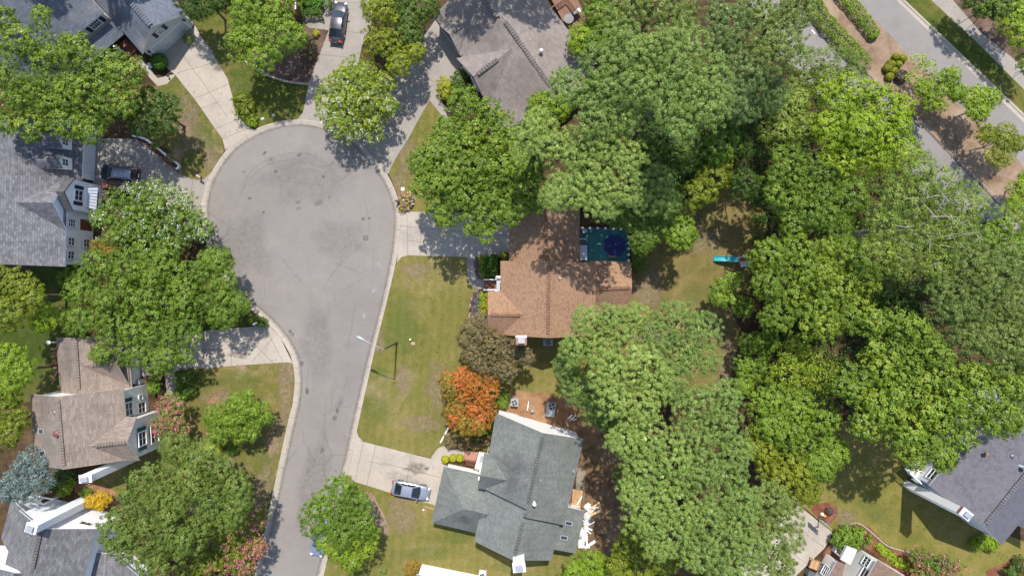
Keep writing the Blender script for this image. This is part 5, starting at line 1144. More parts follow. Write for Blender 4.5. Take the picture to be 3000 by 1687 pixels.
# edging walls
def stone_edge(name,label,pts,h,w,mat,cat='edging',n=5,step=.32,closed=False):
    pts=smooth_line(pts,n,closed); W_=[P(*p) for p in pts]; m=MB(); r=random.Random(len(pts)); acc=0
    for i in range(len(W_)-1):
        a,b=W_[i],W_[i+1]; L=(b-a).length; k=max(1,round(L/step)); rz=math.atan2(b.y-a.y,b.x-a.x)
        for q in range(k): p=a.lerp(b,(q+.5)/k); m.rbox((p.x,p.y,h/2),(L/k*.94,w*r.uniform(.9,1.1),h*r.uniform(.9,1.1)),.03,rz+r.uniform(-.06,.06))
    return single(m,name,mat,label,cat)
stone_edge('stone_edging','low brown stone edging curving along the island mulch bed',[(712,168),(730,190),(760,210),(800,228),(850,242),(902,248)],.22,.24,M_stone)
stone_edge('retaining_wall','curved white topped retaining wall along the narrow planting bed',[(392,400),(430,410),(470,440),(500,465),(522,480),(528,490),(520,497)],.45,.2,M_white,'wall')
stone_edge('stone_edging','thin brick edging along the lower side of the narrow planting bed',[(392,408),(430,425),(455,448),(485,474),(518,498)],.25,.12,M_brick)
stone_edge('stone_edging','pale stone edging curving along the red mulch bed at the lower right',[(2487,1536),(2508,1530),(2530,1540),(2560,1565),(2600,1598),(2650,1613),(2690,1622)],.16,.2,M_conc2)
stone_edge('stone_edging','pink stone edging round the flower bed left of the brown roof',[(1398,852),(1385,870),(1378,895),(1375,930)],.14,.16,plain('pink_stone',(.46,.33,.28),.9,0,.2,4))
stone_edge('stone_edging','kerb of pale stones around the round bush by the top centre drive',[(1283,270),(1285,290),(1300,310),(1318,330)],.15,.18,M_conc2)
# debris beside the sunroom
rr=random.Random(11); M_sheet=plain('white_plastic_sheet',(.62,.61,.60),.5,0,.06,2); M_card=plain('bare_plywood',(.52,.36,.20),.8)
for i in range(17):
    x=rr.uniform(1706,1742); y=rr.uniform(1480,1600); x+= (0 if y<1520 else -0.12*(y-1520)); a=rr.uniform(0,3.1); l=rr.uniform(.6,1.6); w=rr.uniform(.06,.38); z=rr.uniform(.05,.4)
    c=P(x+4,y,z); m=MB(); M_=Matrix.Rotation(a,3,'Z')@Matrix.Rotation(rr.uniform(-.25,.25),3,'Y'); m.box((0,0,0),(l,w,.05),M=M_); m.v=[(v[0]+c.x,v[1]+c.y,v[2]+c.z+.15) for v in m.v]
    kind=i%4
    single(m,'scrap_board',M_card if kind==3 else M_sheet,('bare plywood scrap in the rubble heap beside the sunroom roof' if kind==3 else 'white scrap board in the rubble heap beside the sunroom roof'),'board','scraps in the rubble heap by the sunroom')
for i,(x,y,s) in enumerate(((1722,1484,.55),(1720,1510,.6),(1716,1530,.6),(1708,1562,.75),(1702,1590,.6),(1728,1525,.45),(1712,1575,.6))):
    c=P(x,y,0); m=MB(); n=12; vs=[];fs=[]
    for j in range(6):
        ph=j/5*math.pi/2
        for k in range(n): q=2*math.pi*k/n; R_=.72*s*math.cos(ph)*rr.uniform(.8,1.2); vs.append((c.x+R_*math.cos(q),c.y+R_*1.2*math.sin(q),s*.8*math.sin(ph)*rr.uniform(.85,1.1)))
    for j in range(5):
        for k in range(n): fs.append((j*n+k,j*n+(k+1)%n,j*n+n+(k+1)%n,j*n+n+k))
    m.mesh(vs,fs); single(m,'rubble_bag',M_dgrey if i==5 else M_sheet,'dark sack among white ones in the rubble heap' if i==5 else 'crumpled white sack in the rubble heap beside the sunroom','sack','sacks in the rubble heap by the sunroom')
c=P(1700,1440); t=thing('landing','wooden landing frame on the gravel behind the sunroom','landing',c)
m=MB(); m.prism([P(x,y,.6).xy for x,y in ((1678,1432),(1708,1438),(1704,1490),(1674,1486))],.45,.6); m.build('floor',M_wood,t)
m=MB()
for a,b in (((1676,1425),(1670,1486)),((1710,1440),(1704,1490)),((1672,1486),(1704,1490))): m.bar(P(*a,1.5),P(*b,1.5),.1,.07); m.box(P(*b,1.0),(.1,.1,1.0)); m.box(P(*a,1.0),(.1,.1,1.0))
m.build('railing',M_deckbrown,t)
m=MB(); m.bar(P(1690,1478,.85),P(1710,1446,.85),.12,.08); single(m,'white_pole',M_white,'white pole lying across the wooden landing','pole')
c=P(441,194); m=MB(); m.lathe(c,[(.32,0),(.36,.2),(.30,.35),(.0,.42)],16); single(m,'garden_boulder',plain('pale_boulder',(.62,.63,.66),.8),'pale round stone beside the clipped bush by the top left garage','stone')
c=P(497,227); m=MB(); m.lathe(c,[(.05,0),(.05,.45),(.14,.46),(.10,.6),(.0,.64)],10); single(m,'path_light',M_black,'small black path light at the tip of the lawn wedge by the top left drive','light')
t=thing('fence','brown wooden stair and fence frame left of the tan roof','fence',P(158,1105)); m=MB()
for k in range(9): m.bar(P(153,1022+k*11,1.0),P(166,1022+k*11,1.0),.24,.05)
m.build('fence_board',M_deckbrown,t); m=MB()
for y in (1020,1065,1112): m.box(P(160,y,.6),(.12,.12,1.2))
m.bar(P(152,1125,.6),P(168,1085,1.6),.1,.08); m.build('post',M_wood,t)
c=P(415,1117); m=MB(); m.rbox(c+Vector((0,0,.5)),(.6,.55,1.0),.06,.3); m.rbox(c+Vector((0,0,1.05)),(.64,.6,.12),.05,.3); single(m,'rubbish_bin',M_grey,'grey rubbish bin at the corner of the tan house garage','bin')
c=P(532,1130); m=MB(); m.lathe(c,[(.06,0),(.06,.4),(.3,.5),(.32,.56),(.0,.5)],14); single(m,'bird_bath',M_grey,'small grey bird bath in the shrubs beside the tan house path','bird bath')
c=P(313,545); m=MB(); m.lathe(c,[(.2,0),(.34,.2),(.36,.45),(.30,.5)],14); single(m,'flower_pot',plain('terracotta',(.42,.17,.10),.8),'terracotta pot at the corner of the white house by the black vehicle','pot')
t=thing('handrail','dark red brown planter frame behind the black vehicle','planter',P(345,548)); m=MB(); m.bar(P(347,540,.4),P(347,560,.4),.1,.3); m.bar(P(318,542,.4),P(347,540,.4),.1,.3); m.build('frame',M_deckbrown,t)

# ------------------------------------------------------------------ vegetation
def unit(a): return a/np.maximum(np.linalg.norm(a,axis=1,keepdims=True),1e-9)
def leaf_object(name, c, t, b, L, Wd, tint, mat, parent):
    """N leaf-sized faces: centre c, long axis t, cross axis b"""
    n=len(c); v=np.empty((n,4,3),np.float32)
    v[:,0]=c-t*(L/2)[:,None]; v[:,1]=c+b*(Wd/2)[:,None]-t*(L*.08)[:,None]; v[:,2]=c+t*(L/2)[:,None]; v[:,3]=c-b*(Wd/2)[:,None]-t*(L*.08)[:,None]
    off=np.array(LOC[parent.name],np.float32) if parent is not None else np.zeros(3,np.float32)
    v-=off
    me=bpy.data.meshes.new(name); me.vertices.add(n*4); me.vertices.foreach_set('co',v.ravel())
    me.loops.add(n*4); me.loops.foreach_set('vertex_index',np.arange(n*4,dtype=np.int32))
    me.polygons.add(n); me.polygons.foreach_set('loop_start',np.arange(0,n*4,4,dtype=np.int32))
    at=me.attributes.new('tint','FLOAT','FACE'); at.data.foreach_set('value',tint.astype(np.float32))
    me.materials.append(mat); me.update(calc_edges=True)
    o=bpy.data.objects.new(name,me); COL.objects.link(o)
    if parent is not None: o.parent=parent; LOC[o.name]=LOC[parent.name]
    return o
def golden(n, rng, zmin=-0.25):
    i=np.arange(n)+.5; z=1-(1-zmin)*i/n; ph=i*2.399963+rng.uniform(0,6.28); r=np.sqrt(np.maximum(0,1-z*z))
    return np.stack([r*np.cos(ph),r*np.sin(ph),z],1)
def clumps(blobs, rng, rl, cl, dens=1.0, zmin=-0.2, squash=.8, jit=.12):
    """blobs (x,y,z,R,Rz) -> limb lobes on their upper shell -> leaf clumps on the lobes"""
    limbs=[]
    for (x,y,z,R,Rz) in blobs:
        if R<1.25*rl: limbs.append((x,y,z+Rz*.25,max(R*.62,.3),max(R*.5,.3)))
        n=max(5,int(1.25*(R/rl)**2)) if R>.8*rl else 4
        d=unit(golden(n,rng,-.15)+rng.normal(0,.16,(n,3)))
        rr_=rl*rng.uniform(.65,1.3,n)*min(1,R/rl/1.1)
        k=rng.uniform(.62,1.16,n)
        for j in range(n): limbs.append((x+d[j,0]*max(R-rr_[j]*.8,0)*k[j],y+d[j,1]*max(R-rr_[j]*.8,0)*k[j],z+d[j,2]*max(Rz-rr_[j]*.5,0)*k[j],rr_[j],rr_[j]*squash))
    L=np.array(limbs); C=[];D=[];Q=[]
    for i,(x,y,z,r,rz) in enumerate(L):
        n=max(5,int(dens*2.6*(r/cl)**2)); d=unit(golden(n,rng,zmin)+rng.normal(0,jit,(n,3))); k=rng.uniform(.66,1.2,n)[:,None]
        C.append(np.array([x,y,z])+d*k*np.array([r,r,rz])); D.append(d); Q.append(np.full(n,rng.uniform(-1,1)))
    C=np.concatenate(C);D=np.concatenate(D);Q=np.concatenate(Q)
    keep=np.ones(len(C),bool)
    for i,(x,y,z,r,rz) in enumerate(L):
        q=((C-np.array([x,y,z]))/np.array([r,r,rz])); keep&=~((q**2).sum(1)<.62**2)
    return C[keep],D[keep],Q[keep],L
def inner_leaves(blobs, rng, per_m3, size):
    out=[]
    for (x,y,z,R,Rz) in blobs:
        n=int(per_m3*4.19*R*R*Rz*.35); 
        if n<1: continue
        d=unit(rng.normal(0,1,(n,3)))*(rng.uniform(0,1,(n,1))**.4)*.78; out.append(np.array([x,y,z-Rz*.1])+d*np.array([R,R,Rz]))
    return np.concatenate(out) if out else np.zeros((0,3))
def foliage(parent, blobs, rng, mat, style='leaf', rl=1.5, cl=.5, nl=42, ls=.24, la=.62, dens=1.0, tint=.5, spread=.18, inner=5.0, up=.32, name='crown', zmin=-.2, squash=.8):
    C,D,Q,L=clumps(blobs,rng,rl,cl,dens,zmin,squash)
    m=len(C); ct=rng.normal(0,1,m)
    nn=np.maximum(4,(nl*rng.uniform(.7,1.3,m))).astype(int); idx=np.repeat(np.arange(m),nn); n=len(idx)
    if style=='pine':
        d=unit(rng.normal(0,1,(n,3))+.75*D[idx]+np.array([0,0,.55])); ln=ls*rng.uniform(.65,1.2,n)
        sf=rng.uniform(0,1,n)<.62
        c=C[idx]+d*(ln*np.where(sf,.86,.55))[:,None]; t=d; b=unit(np.cross(t,.6*D[idx]+np.array([0,0,.75])+.45*rng.normal(0,1,(n,3))))
        nm=unit(.95*d+.35*D[idx]+np.array([0,0,.12])+.3*rng.normal(0,1,(n,3))); t2=unit(np.cross(nm,rng.normal(0,1,(n,3)))); t=np.where(sf[:,None],t2,t); b=np.where(sf[:,None],np.cross(nm,t2),b)
        Ls=np.where(sf,ls*.52*rng.uniform(.6,1.3,n),ln); Ws=np.where(sf,ls*.19,ln*la)
    else:
        d=unit(rng.normal(0,1,(n,3))+.7*D[idx]+np.array([0,0,.25])); rad=cl*rng.uniform(.25,1.12,n)
        c=C[idx]+d*rad[:,None]*np.array([1,1,.8])
        nm=unit(.6*d+.75*D[idx]+np.array([0,0,up])+.38*rng.normal(0,1,(n,3)))
        t=unit(np.cross(nm,rng.normal(0,1,(n,3)))); b=np.cross(nm,t); Ls=ls*rng.uniform(.6,1.4,n)*(1+.22*Q[idx]); Ws=Ls*la
    tn=tint+spread*(.45*Q[idx]+.35*ct[idx]+.55*rng.normal(0,1,n))
    I=inner_leaves(blobs,rng,inner,ls)
    if len(I):
        k=len(I); nm=unit(rng.normal(0,1,(k,3))+np.array([0,0,.8])); t2=unit(np.cross(nm,rng.normal(0,1,(k,3)))); b2=np.cross(nm,t2); s2=ls*1.7*rng.uniform(.8,1.3,k)
        c=np.concatenate([c,I]); t=np.concatenate([t,t2]); b=np.concatenate([b,b2]); Ls=np.concatenate([Ls,s2]); Ws=np.concatenate([Ws,s2*.7]); tn=np.concatenate([tn,tint+spread*rng.normal(0,.6,k)])
    o=leaf_object(name,c,t,b,Ls,Ws,np.clip(tn,0,1),mat,parent)
    return o,C,D,L

LM={}
def lm(n,stops,k_=1.6,**k): LM[n]=leaf_mat(n+'_leaves',[(p,(lambda w:(min(.9,c[0]*k_*w[0]),min(.9,c[1]*k_*w[1]),c[2]*k_*w[2]))((.98,1.06,.80) if n.startswith('pine') else (1,1,1) if n in ('cedar','purple','burgundy','orange','amber','gold') else (.97,1.0,.50))) for p,c in stops],**k)
lm('olive',[(0,(.040,.058,.012)),(.5,(.085,.108,.022)),(.8,(.15,.155,.035)),(1,(.24,.215,.055))],1.85)
lm('green',[(0,(.034,.066,.014)),(.5,(.080,.128,.026)),(.8,(.14,.19,.04)),(1,(.22,.26,.06))],1.75)
lm('oakmix',[(0,(.038,.07,.015)),(.4,(.088,.135,.026)),(.7,(.155,.19,.034)),(.92,(.24,.24,.04)),(1,(.31,.29,.06))],1.7)
lm('bright',[(0,(.048,.085,.016)),(.5,(.108,.16,.028)),(.8,(.175,.22,.042)),(1,(.26,.28,.06))],1.75)
lm('lime',[(0,(.06,.10,.012)),(.5,(.135,.185,.020)),(.8,(.20,.245,.026)),(1,(.29,.31,.04))],1.9)
lm('dark',[(0,(.016,.034,.010)),(.5,(.034,.064,.017)),(.8,(.06,.095,.024)),(1,(.10,.14,.035))])
lm('pale',[(0,(.055,.082,.022)),(.5,(.105,.145,.036)),(.8,(.17,.205,.055)),(1,(.28,.29,.10))],1.75)
lm('greygreen',[(0,(.045,.068,.022)),(.5,(.088,.12,.036)),(.8,(.135,.17,.05)),(1,(.20,.225,.075))],1.75)
lm('yellowgreen',[(0,(.065,.085,.012)),(.5,(.135,.155,.020)),(.8,(.22,.215,.028)),(1,(.32,.28,.04))],1.7)
lm('pine',[(0,(.078,.115,.034)),(.5,(.145,.195,.056)),(.8,(.20,.25,.074)),(1,(.27,.31,.10))],1.36,trans=.22,rough=.45)
lm('pine_light',[(0,(.10,.14,.038)),(.5,(.18,.23,.064)),(.8,(.245,.285,.082)),(1,(.32,.34,.115))],1.36,trans=.22,rough=.45)
lm('pine_dark',[(0,(.058,.09,.032)),(.5,(.11,.155,.052)),(.8,(.145,.18,.078)),(1,(.2,.225,.105))],1.36,trans=.22,rough=.45)
lm('pine_olive',[(0,(.07,.095,.026)),(.5,(.13,.165,.044)),(.8,(.18,.195,.065)),(1,(.25,.25,.09))],1.36,trans=.22,rough=.45)
lm('cedar',[(0,(.055,.082,.075)),(.5,(.11,.15,.135)),(.8,(.19,.23,.20)),(1,(.28,.31,.25))],1.45,trans=.15)
lm('purple',[(0,(.055,.045,.022)),(.5,(.105,.085,.036)),(.8,(.155,.12,.048)),(1,(.21,.155,.065))])
lm('orange',[(0,(.26,.17,.025)),(.35,(.42,.20,.03)),(.65,(.56,.16,.035)),(1,(.62,.18,.075))],1.0,trans=.35)
lm('amber',[(0,(.13,.15,.025)),(.4,(.27,.21,.03)),(.7,(.42,.23,.03)),(1,(.50,.21,.035))],1.0,trans=.35)
lm('gold',[(0,(.40,.26,.010)),(.5,(.62,.40,.012)),(1,(.74,.50,.02))],1.0)
lm('clipped',[(0,(.024,.065,.008)),(.5,(.055,.12,.014)),(1,(.10,.18,.025))])
lm('clipped_y',[(0,(.10,.11,.012)),(.5,(.20,.20,.020)),(1,(.30,.28,.03))])
lm('burgundy',[(0,(.04,.03,.025)),(.5,(.08,.06,.05)),(1,(.13,.10,.075))])
FL_white=leaf_mat('white_blossom',[(0,(.62,.58,.52)),(1,(.82,.80,.78))],trans=.2); FL_pink=leaf_mat('pink_blossom',[(0,(.50,.10,.15)),(.6,(.60,.16,.22)),(1,(.66,.30,.33))],trans=.3)
FL_red=leaf_mat('red_blossom',[(0,(.55,.03,.02)),(1,(.65,.06,.04))],trans=.3); FL_mix=leaf_mat('mixed_blossom',[(0,(.55,.10,.14)),(.25,(.62,.35,.42)),(.45,(.32,.16,.34)),(.6,(.65,.30,.03)),(.8,(.65,.45,.05)),(1,(.7,.6,.55))],trans=.2)
FL_purple=leaf_mat('purple_foliage',[(0,(.12,.06,.11)),(.6,(.22,.14,.20)),(1,(.40,.24,.30))],trans=.2); FL_orange=leaf_mat('orange_petals',[(0,(.55,.14,.01)),(1,(.68,.25,.02))],trans=.2)

TREE_N=[0]
def world_blobs(bl, z_eq, flat=.8, rzmax=99):
    out=[]
    for q in bl:
        x,y,r=q[:3]; z=z_eq+(q[3] if len(q)>3 else 0); p=P(x,y,z); R=r*(CAM_H-z)/F; out.append((p.x,p.y,z,R,min(R*flat,rzmax)))
    return out
STY=dict(leaf=dict(style='leaf',rl=1.25,cl=.32,nl=42,ls=.17,la=.6,dens=.76,inner=12),
         fine=dict(style='leaf',rl=1.4,cl=.36,nl=42,ls=.15,la=.5,spread=.22,dens=.74,inner=8),
         big=dict(style='leaf',rl=1.05,cl=.34,nl=36,ls=.21,la=.64,dens=.78,inner=12),
         pine=dict(style='pine',rl=1.3,cl=.36,nl=54,ls=.31,la=.14,dens=.78,inner=10.0,squash=.8),
         softpine=dict(style='pine',rl=1.45,cl=.36,nl=46,ls=.30,la=.15,dens=.8,inner=10.0),
         feather=dict(style='pine',rl=1.2,cl=.5,nl=26,ls=.62,la=.10,inner=2.0),
         cedar=dict(style='pine',rl=.9,cl=.45,nl=34,ls=.5,la=.16,inner=3),
         small=dict(style='leaf',rl=.70,cl=.29,nl=34,ls=.165,la=.6,dens=.8,inner=10),
         tiny=dict(style='leaf',rl=.5,cl=.22,nl=22,ls=.12,la=.6,inner=14))
def tree(name,label,cat,h,bl,col,sty='leaf',tint=.5,group=None,flower=None,fl=(0,0,1),trunk_c=None,branches=5,bark=None,flat=.8,bare=0,fs=.115,per=7,**kw):
    """a tree: trunk with limbs, and a crown of leaf-sized faces"""
    TREE_N[0]+=1; rng=np.random.default_rng(100+TREE_N[0])
    rmax=max(b[2] for b in bl); z_eq=h-min(rmax*.0365*flat,h*.45); B=world_blobs(bl,z_eq,flat,h*.42)
    cx=sum(b[0]*b[3]**2 for b in B)/sum(b[3]**2 for b in B); cy=sum(b[1]*b[3]**2 for b in B)/sum(b[3]**2 for b in B)
    if trunk_c: q=P(*trunk_c,0); cx,cy=q.x,q.y
    t=thing(name,label,cat,(cx,cy,0),group=group); k=dict(STY[sty]); k.update(kw)
    o,C,D,L=foliage(t,B,rng,LM[col],tint=tint,**k)
    m=MB(); r0=max(.06,h*.018); zt=z_eq-.1*h; base=Vector((cx,cy,-.05)); fork=Vector((cx+rng.normal(0,.2),cy+rng.normal(0,.2),zt*.62))
    m.tube([base,base.lerp(fork,.08)+Vector((0,0,0)),fork],[r0*1.5,r0*1.1,r0*.8],8)
    for j in range(min(branches,len(B))):
        b=B[(j*max(1,len(B)//max(1,branches)))%len(B)]; e=Vector((b[0],b[1],b[2]+b[4]*.35)); mid=fork.lerp(e,.5)+Vector((rng.normal(0,.3),rng.normal(0,.3),-.15*h*.1)); m.tube([fork-Vector((0,0,.2)),mid,e],[r0*.6,r0*.38,r0*.14],6)
    m.build('trunk',bark or M_bark,t,smooth=50)
    if bare:
        top=np.argsort(-C[:,2])[:max(bare*6,30)]; pick=rng.choice(top,bare,replace=False)
        for j in pick:
            m=MB(); e=Vector(C[j])+Vector((0,0,.12)); d=Vector((cx-e.x+rng.normal(0,2.5),cy-e.y+rng.normal(0,2.5),-1.6)).normalized(); L_=rng.uniform(1.2,3.2); mid=e+d*L_*.5+Vector((rng.normal(0,.15),rng.normal(0,.15),.25)); m.tube([e,mid,e+d*L_],[.015,.03,.05],5)
            m.tube([mid,mid+Vector((rng.normal(0,.5),rng.normal(0,.5),.35))],[.022,.01],5); m.build('bare_branch',M_palebark,t)
    if flower:
        dx,dy,fr=fl; up=C[:,2]; sc=(C[:,0]-cx)*dx+(C[:,1]-cy)*dy+(D[:,2])*1.2+rng.normal(0,2.6 if per<9 else 1.2,len(C)); sel=np.argsort(-sc)[:int(len(C)*fr)]
        sel=sel[D[sel,2]>-.05]; idx=np.repeat(sel,per); n=len(idx); c=C[idx]+D[idx]*(k['cl']*.75)+rng.normal(0,.15,(n,3))+np.array([0,0,.08]); nm=unit(rng.normal(0,.7,(n,3))+D[idx]+np.array([0,0,.6])); tt=unit(np.cross(nm,rng.normal(0,1,(n,3)))); bb=np.cross(nm,tt); s=fs*rng.uniform(.6,1.4,n)
        leaf_object('blossom',c,tt,bb,s,s*.8,np.clip(rng.normal(.5,.3,n),0,1),flower,t)
    return t
def bush(name,label,cat,h,bl,col,sty='small',tint=.5,group=None,**kw):
    """a low shrub: foliage on short stems"""
    TREE_N[0]+=1; rng=np.random.default_rng(500+TREE_N[0])
    rmax=max(b[2] for b in bl); z_eq=max(h*.45,h-rmax*.04*.9); B=world_blobs(bl,z_eq,.9,h*.6)
    cx=sum(b[0] for b in B)/len(B); cy=sum(b[1] for b in B)/len(B)
    t=thing(name,label,cat,(cx,cy,0),group=group); k=dict(STY[sty]); k.update(kw); fl_=k.pop('flower',None); ff=k.pop('ff',.5)
    o,C,D,L=foliage(t,B,rng,LM[col],tint=tint,name='foliage',**k)
    m=MB()
    for j in range(max(4,len(B))): b=B[j%len(B)]; m.tube([Vector((cx,cy,-.02)),Vector((cx+.6*(b[0]-cx),cy+.6*(b[1]-cy),z_eq*.4)),Vector((b[0]+rng.normal(0,.25*b[3]),b[1]+rng.normal(0,.25*b[3]),z_eq))],[.04,.03,.015],5)
    m.build('stem',M_bark,t)
    if fl_:
        sel=rng.choice(len(C),max(1,int(len(C)*ff)),replace=False); idx=np.repeat(sel,7); n=len(idx); c=C[idx]+D[idx]*(k['cl']*.7)+rng.normal(0,.06,(n,3))+np.array([0,0,.05]); nm=unit(rng.normal(0,.6,(n,3))+np.array([0,0,1.0])); tt=unit(np.cross(nm,rng.normal(0,1,(n,3)))); s=.11*rng.uniform(.7,1.4,n)
        leaf_object('blossom',c,tt,np.cross(nm,tt),s,s*.9,np.clip(np.repeat(rng.uniform(0,1,len(sel)),7)+rng.normal(0,.08,n),0,1),fl_,t)
    return t
def hedge(name,label,pts,w,h,col,tint=.5,cat='hedge',group=None,dens=230,ls=.12,rough=.08):
    """clipped hedge along a line: dense small leaves over a rounded body with a twiggy core"""
    TREE_N[0]+=1; rng=np.random.default_rng(900+TREE_N[0]); W_=[P(*p,h*.5) for p in pts]; W_=[Vector((q.x,q.y,0)) for q in W_]
    cen=sum(W_,Vector((0,0,0)))/len(W_); t=thing(name,label,cat,(cen.x,cen.y,0),group=group); C=[];Nn=[]
    for i in range(len(W_)-1):
        a,b=W_[i],W_[i+1]; d=(b-a); L_=d.length; d=d/L_; s=Vector((-d.y,d.x,0)); n=int(dens*L_*(w+2*h)*.9)
        u=rng.uniform(-.1,L_+.1,n); th=rng.uniform(-.15,math.pi+.15,n); sup=np.sign(np.cos(th))*np.abs(np.cos(th))**.55; zup=np.maximum(np.sin(th),0)**.5
        wob=1+rough*np.sin(u*2.1+i)+rough*np.sin(u*5.3+th*3)+rng.normal(0,.035,n)
        y=sup*w/2*wob; z=zup*h*(1+rough*.6*np.sin(u*1.7)+rng.normal(0,.03,n))
        C.append(np.stack([a.x+d.x*u+s.x*y,a.y+d.y*u+s.y*y,np.maximum(z,.02)],1)); Nn.append(np.stack([s.x*np.cos(th),s.y*np.cos(th),np.sin(th)],1))
    # rounded ends
    for e,(a,o_) in enumerate(((W_[0],W_[1]),(W_[-1],W_[-2]))):
        d=(a-o_).normalized(); s=Vector((-d.y,d.x,0)); n=int(dens*w*(w+h)*1.2); ph=rng.uniform(-math.pi/2,math.pi/2,n); el=np.arcsin(rng.uniform(0,1,n)); r=w/2*np.cos(el)**.6
        C.append(np.stack([a.x+d.x*r*np.cos(ph)*.8+s.x*r*np.sin(ph),a.y+d.y*r*np.cos(ph)*.8+s.y*r*np.sin(ph),h*np.sin(el)**.6],1)); Nn.append(np.stack([d.x*np.cos(ph)*np.cos(el)+s.x*np.sin(ph)*np.cos(el),d.y*np.cos(ph)*np.cos(el)+s.y*np.sin(ph)*np.cos(el),np.sin(el)],1))
    C=np.concatenate(C);Nn=np.concatenate(Nn); n=len(C); nm=unit(Nn+rng.normal(0,.55,(n,3))); tt=unit(np.cross(nm,rng.normal(0,1,(n,3)))); s_=ls*rng.uniform(.7,1.5,n)
    cl=.5*np.sin(C[:,0]*1.3)+.5*np.sin(C[:,1]*1.7+1)
    leaf_object('foliage',C,tt,np.cross(nm,tt),s_*1.2,s_*.8,np.clip(tint+.10*cl+.17*rng.normal(0,1,n),0,1),LM[col],t)
    m=MB()
    for i in range(len(W_)-1):
        L_=(W_[i+1]-W_[i]).length; k=max(1,int(L_/.8))
        for q in range(k+1):
            p=W_[i].lerp(W_[i+1],q/k)
            for _ in range(3): m.tube([p+Vector((rng.normal(0,.06),rng.normal(0,.06),-.02)),p+Vector((rng.normal(0,w*.2),rng.normal(0,w*.2),h*.85))],[.03,.012],5)
    m.build('stem',M_bark,t)
    return t

def grass(name, poly, per_m2, cols, seed, h=.07, holes=()):
    """short grass standing on a lawn: nobody could count it"""
    rng=np.random.default_rng(seed); w=[P(*p) for p in poly]; xs=np.array([p.x for p in w]); ys=np.array([p.y for p in w]); a=abs(.5*float(np.sum(xs*np.roll(ys,-1)-np.roll(xs,-1)*ys))); n=int(a*per_m2*1.0)
    C=[];m=0
    def inside(q,X,Y):
        ins=np.zeros(len(q),bool); j=len(X)-1
        for i in range(len(X)):
            c_=((Y[i]>q[:,1])!=(Y[j]>q[:,1]))&(q[:,0]<(X[j]-X[i])*(q[:,1]-Y[i])/((Y[j]-Y[i])+1e-9)+X[i]); ins^=c_; j=i
        return ins
    while m<n:
        q=rng.uniform((xs.min(),ys.min()),(xs.max(),ys.max()),(n,2)); q=q[inside(q,xs,ys)]
        for hp in holes:
            hw=[P(*p) for p in hp]; q=q[~inside(q,[p.x for p in hw],[p.y for p in hw])]
        C.append(q); m+=max(1,len(q))
    q=np.concatenate(C)[:n]; n=len(q)
    v=.5+.28*np.sin(q[:,0]*.55+1.3*np.sin(q[:,1]*.4))+.22*np.sin(q[:,1]*.9+q[:,0]*.3)
    keep=rng.uniform(0,1,n)<(.35+.65*v); q=q[keep]; v=v[keep]; n=len(q)
    c=np.stack([q[:,0],q[:,1],rng.uniform(.015,h,n)],1); nm=unit(rng.normal(0,.55,(n,3))+np.array([0,0,1.])); tt=unit(np.cross(nm,rng.normal(0,1,(n,3)))); s_=rng.uniform(.06,.2,n)
    o=leaf_object(name,c,tt,np.cross(nm,tt),s_,s_*.55,np.clip(.62-.3*v+.2*rng.normal(0,1,n),0,1),cols,None); o['kind']='stuff'; o['label']='short mown grass growing on the lawns'; o['category']='grass'
    return o
GR_a=leaf_mat('lawn_grass',[(0,(.085,.125,.020)),(.4,(.145,.155,.034)),(.7,(.19,.165,.055)),(1,(.27,.21,.105))],trans=.1); GR_g=leaf_mat('green_lawn_grass',[(0,(.05,.095,.014)),(.5,(.10,.135,.022)),(.8,(.15,.14,.035)),(1,(.20,.16,.06))],trans=.1)
GR_d=leaf_mat('dry_lawn_grass',[(0,(.075,.12,.018)),(.35,(.13,.145,.032)),(.65,(.21,.16,.065)),(1,(.29,.215,.12))],trans=.1)

def clipped(name,label,cat,h,bl,col,tint=.4,group=None,ls=.09,dens=420):
    """closely clipped round bush: small leaves all over a smooth rounded body"""
    TREE_N[0]+=1; rng=np.random.default_rng(1300+TREE_N[0]); C=[];Nn=[]; B=[]
    for x,y,r in bl:
        p=P(x,y,h*.5); B.append((p.x,p.y,r*(CAM_H-h*.5)/F))
    cx=sum(b[0] for b in B)/len(B); cy=sum(b[1] for b in B)/len(B); t=thing(name,label,cat,(cx,cy,0),group=group)
    for x,y,R in B:
        n=int(dens*6.28*R*R*1.3)+60; d=unit(golden(n,rng,-.45)+rng.normal(0,.05,(n,3))); k=1+.05*np.sin(d[:,0]*5+1)*np.sin(d[:,1]*6)+rng.normal(0,.03,n)
        for kk in (1.0,.86): C.append(np.array([x,y,h*.48])+d*(k*kk)[:,None]*np.array([R,R,h*.52])); Nn.append(d)
    C=np.concatenate(C);Nn=np.concatenate(Nn); n=len(C); nm=unit(Nn+.4*rng.normal(0,1,(n,3))); tt=unit(np.cross(nm,rng.normal(0,1,(n,3)))); s=ls*rng.uniform(.8,1.7,n)
    leaf_object('foliage',C,tt,np.cross(nm,tt),s*1.3,s,np.clip(tint+.17*rng.normal(0,1,n),0,1),LM[col],t)
    m=MB()
    for x,y,R in B: m.tube([Vector((cx,cy,-.02)),Vector((x,y,h*.6))],[.05,.02],6)
    m.build('stem',M_bark,t); return t
T='tree'; PN='pine tree'; G1='loblolly like pines on the right of the houses'
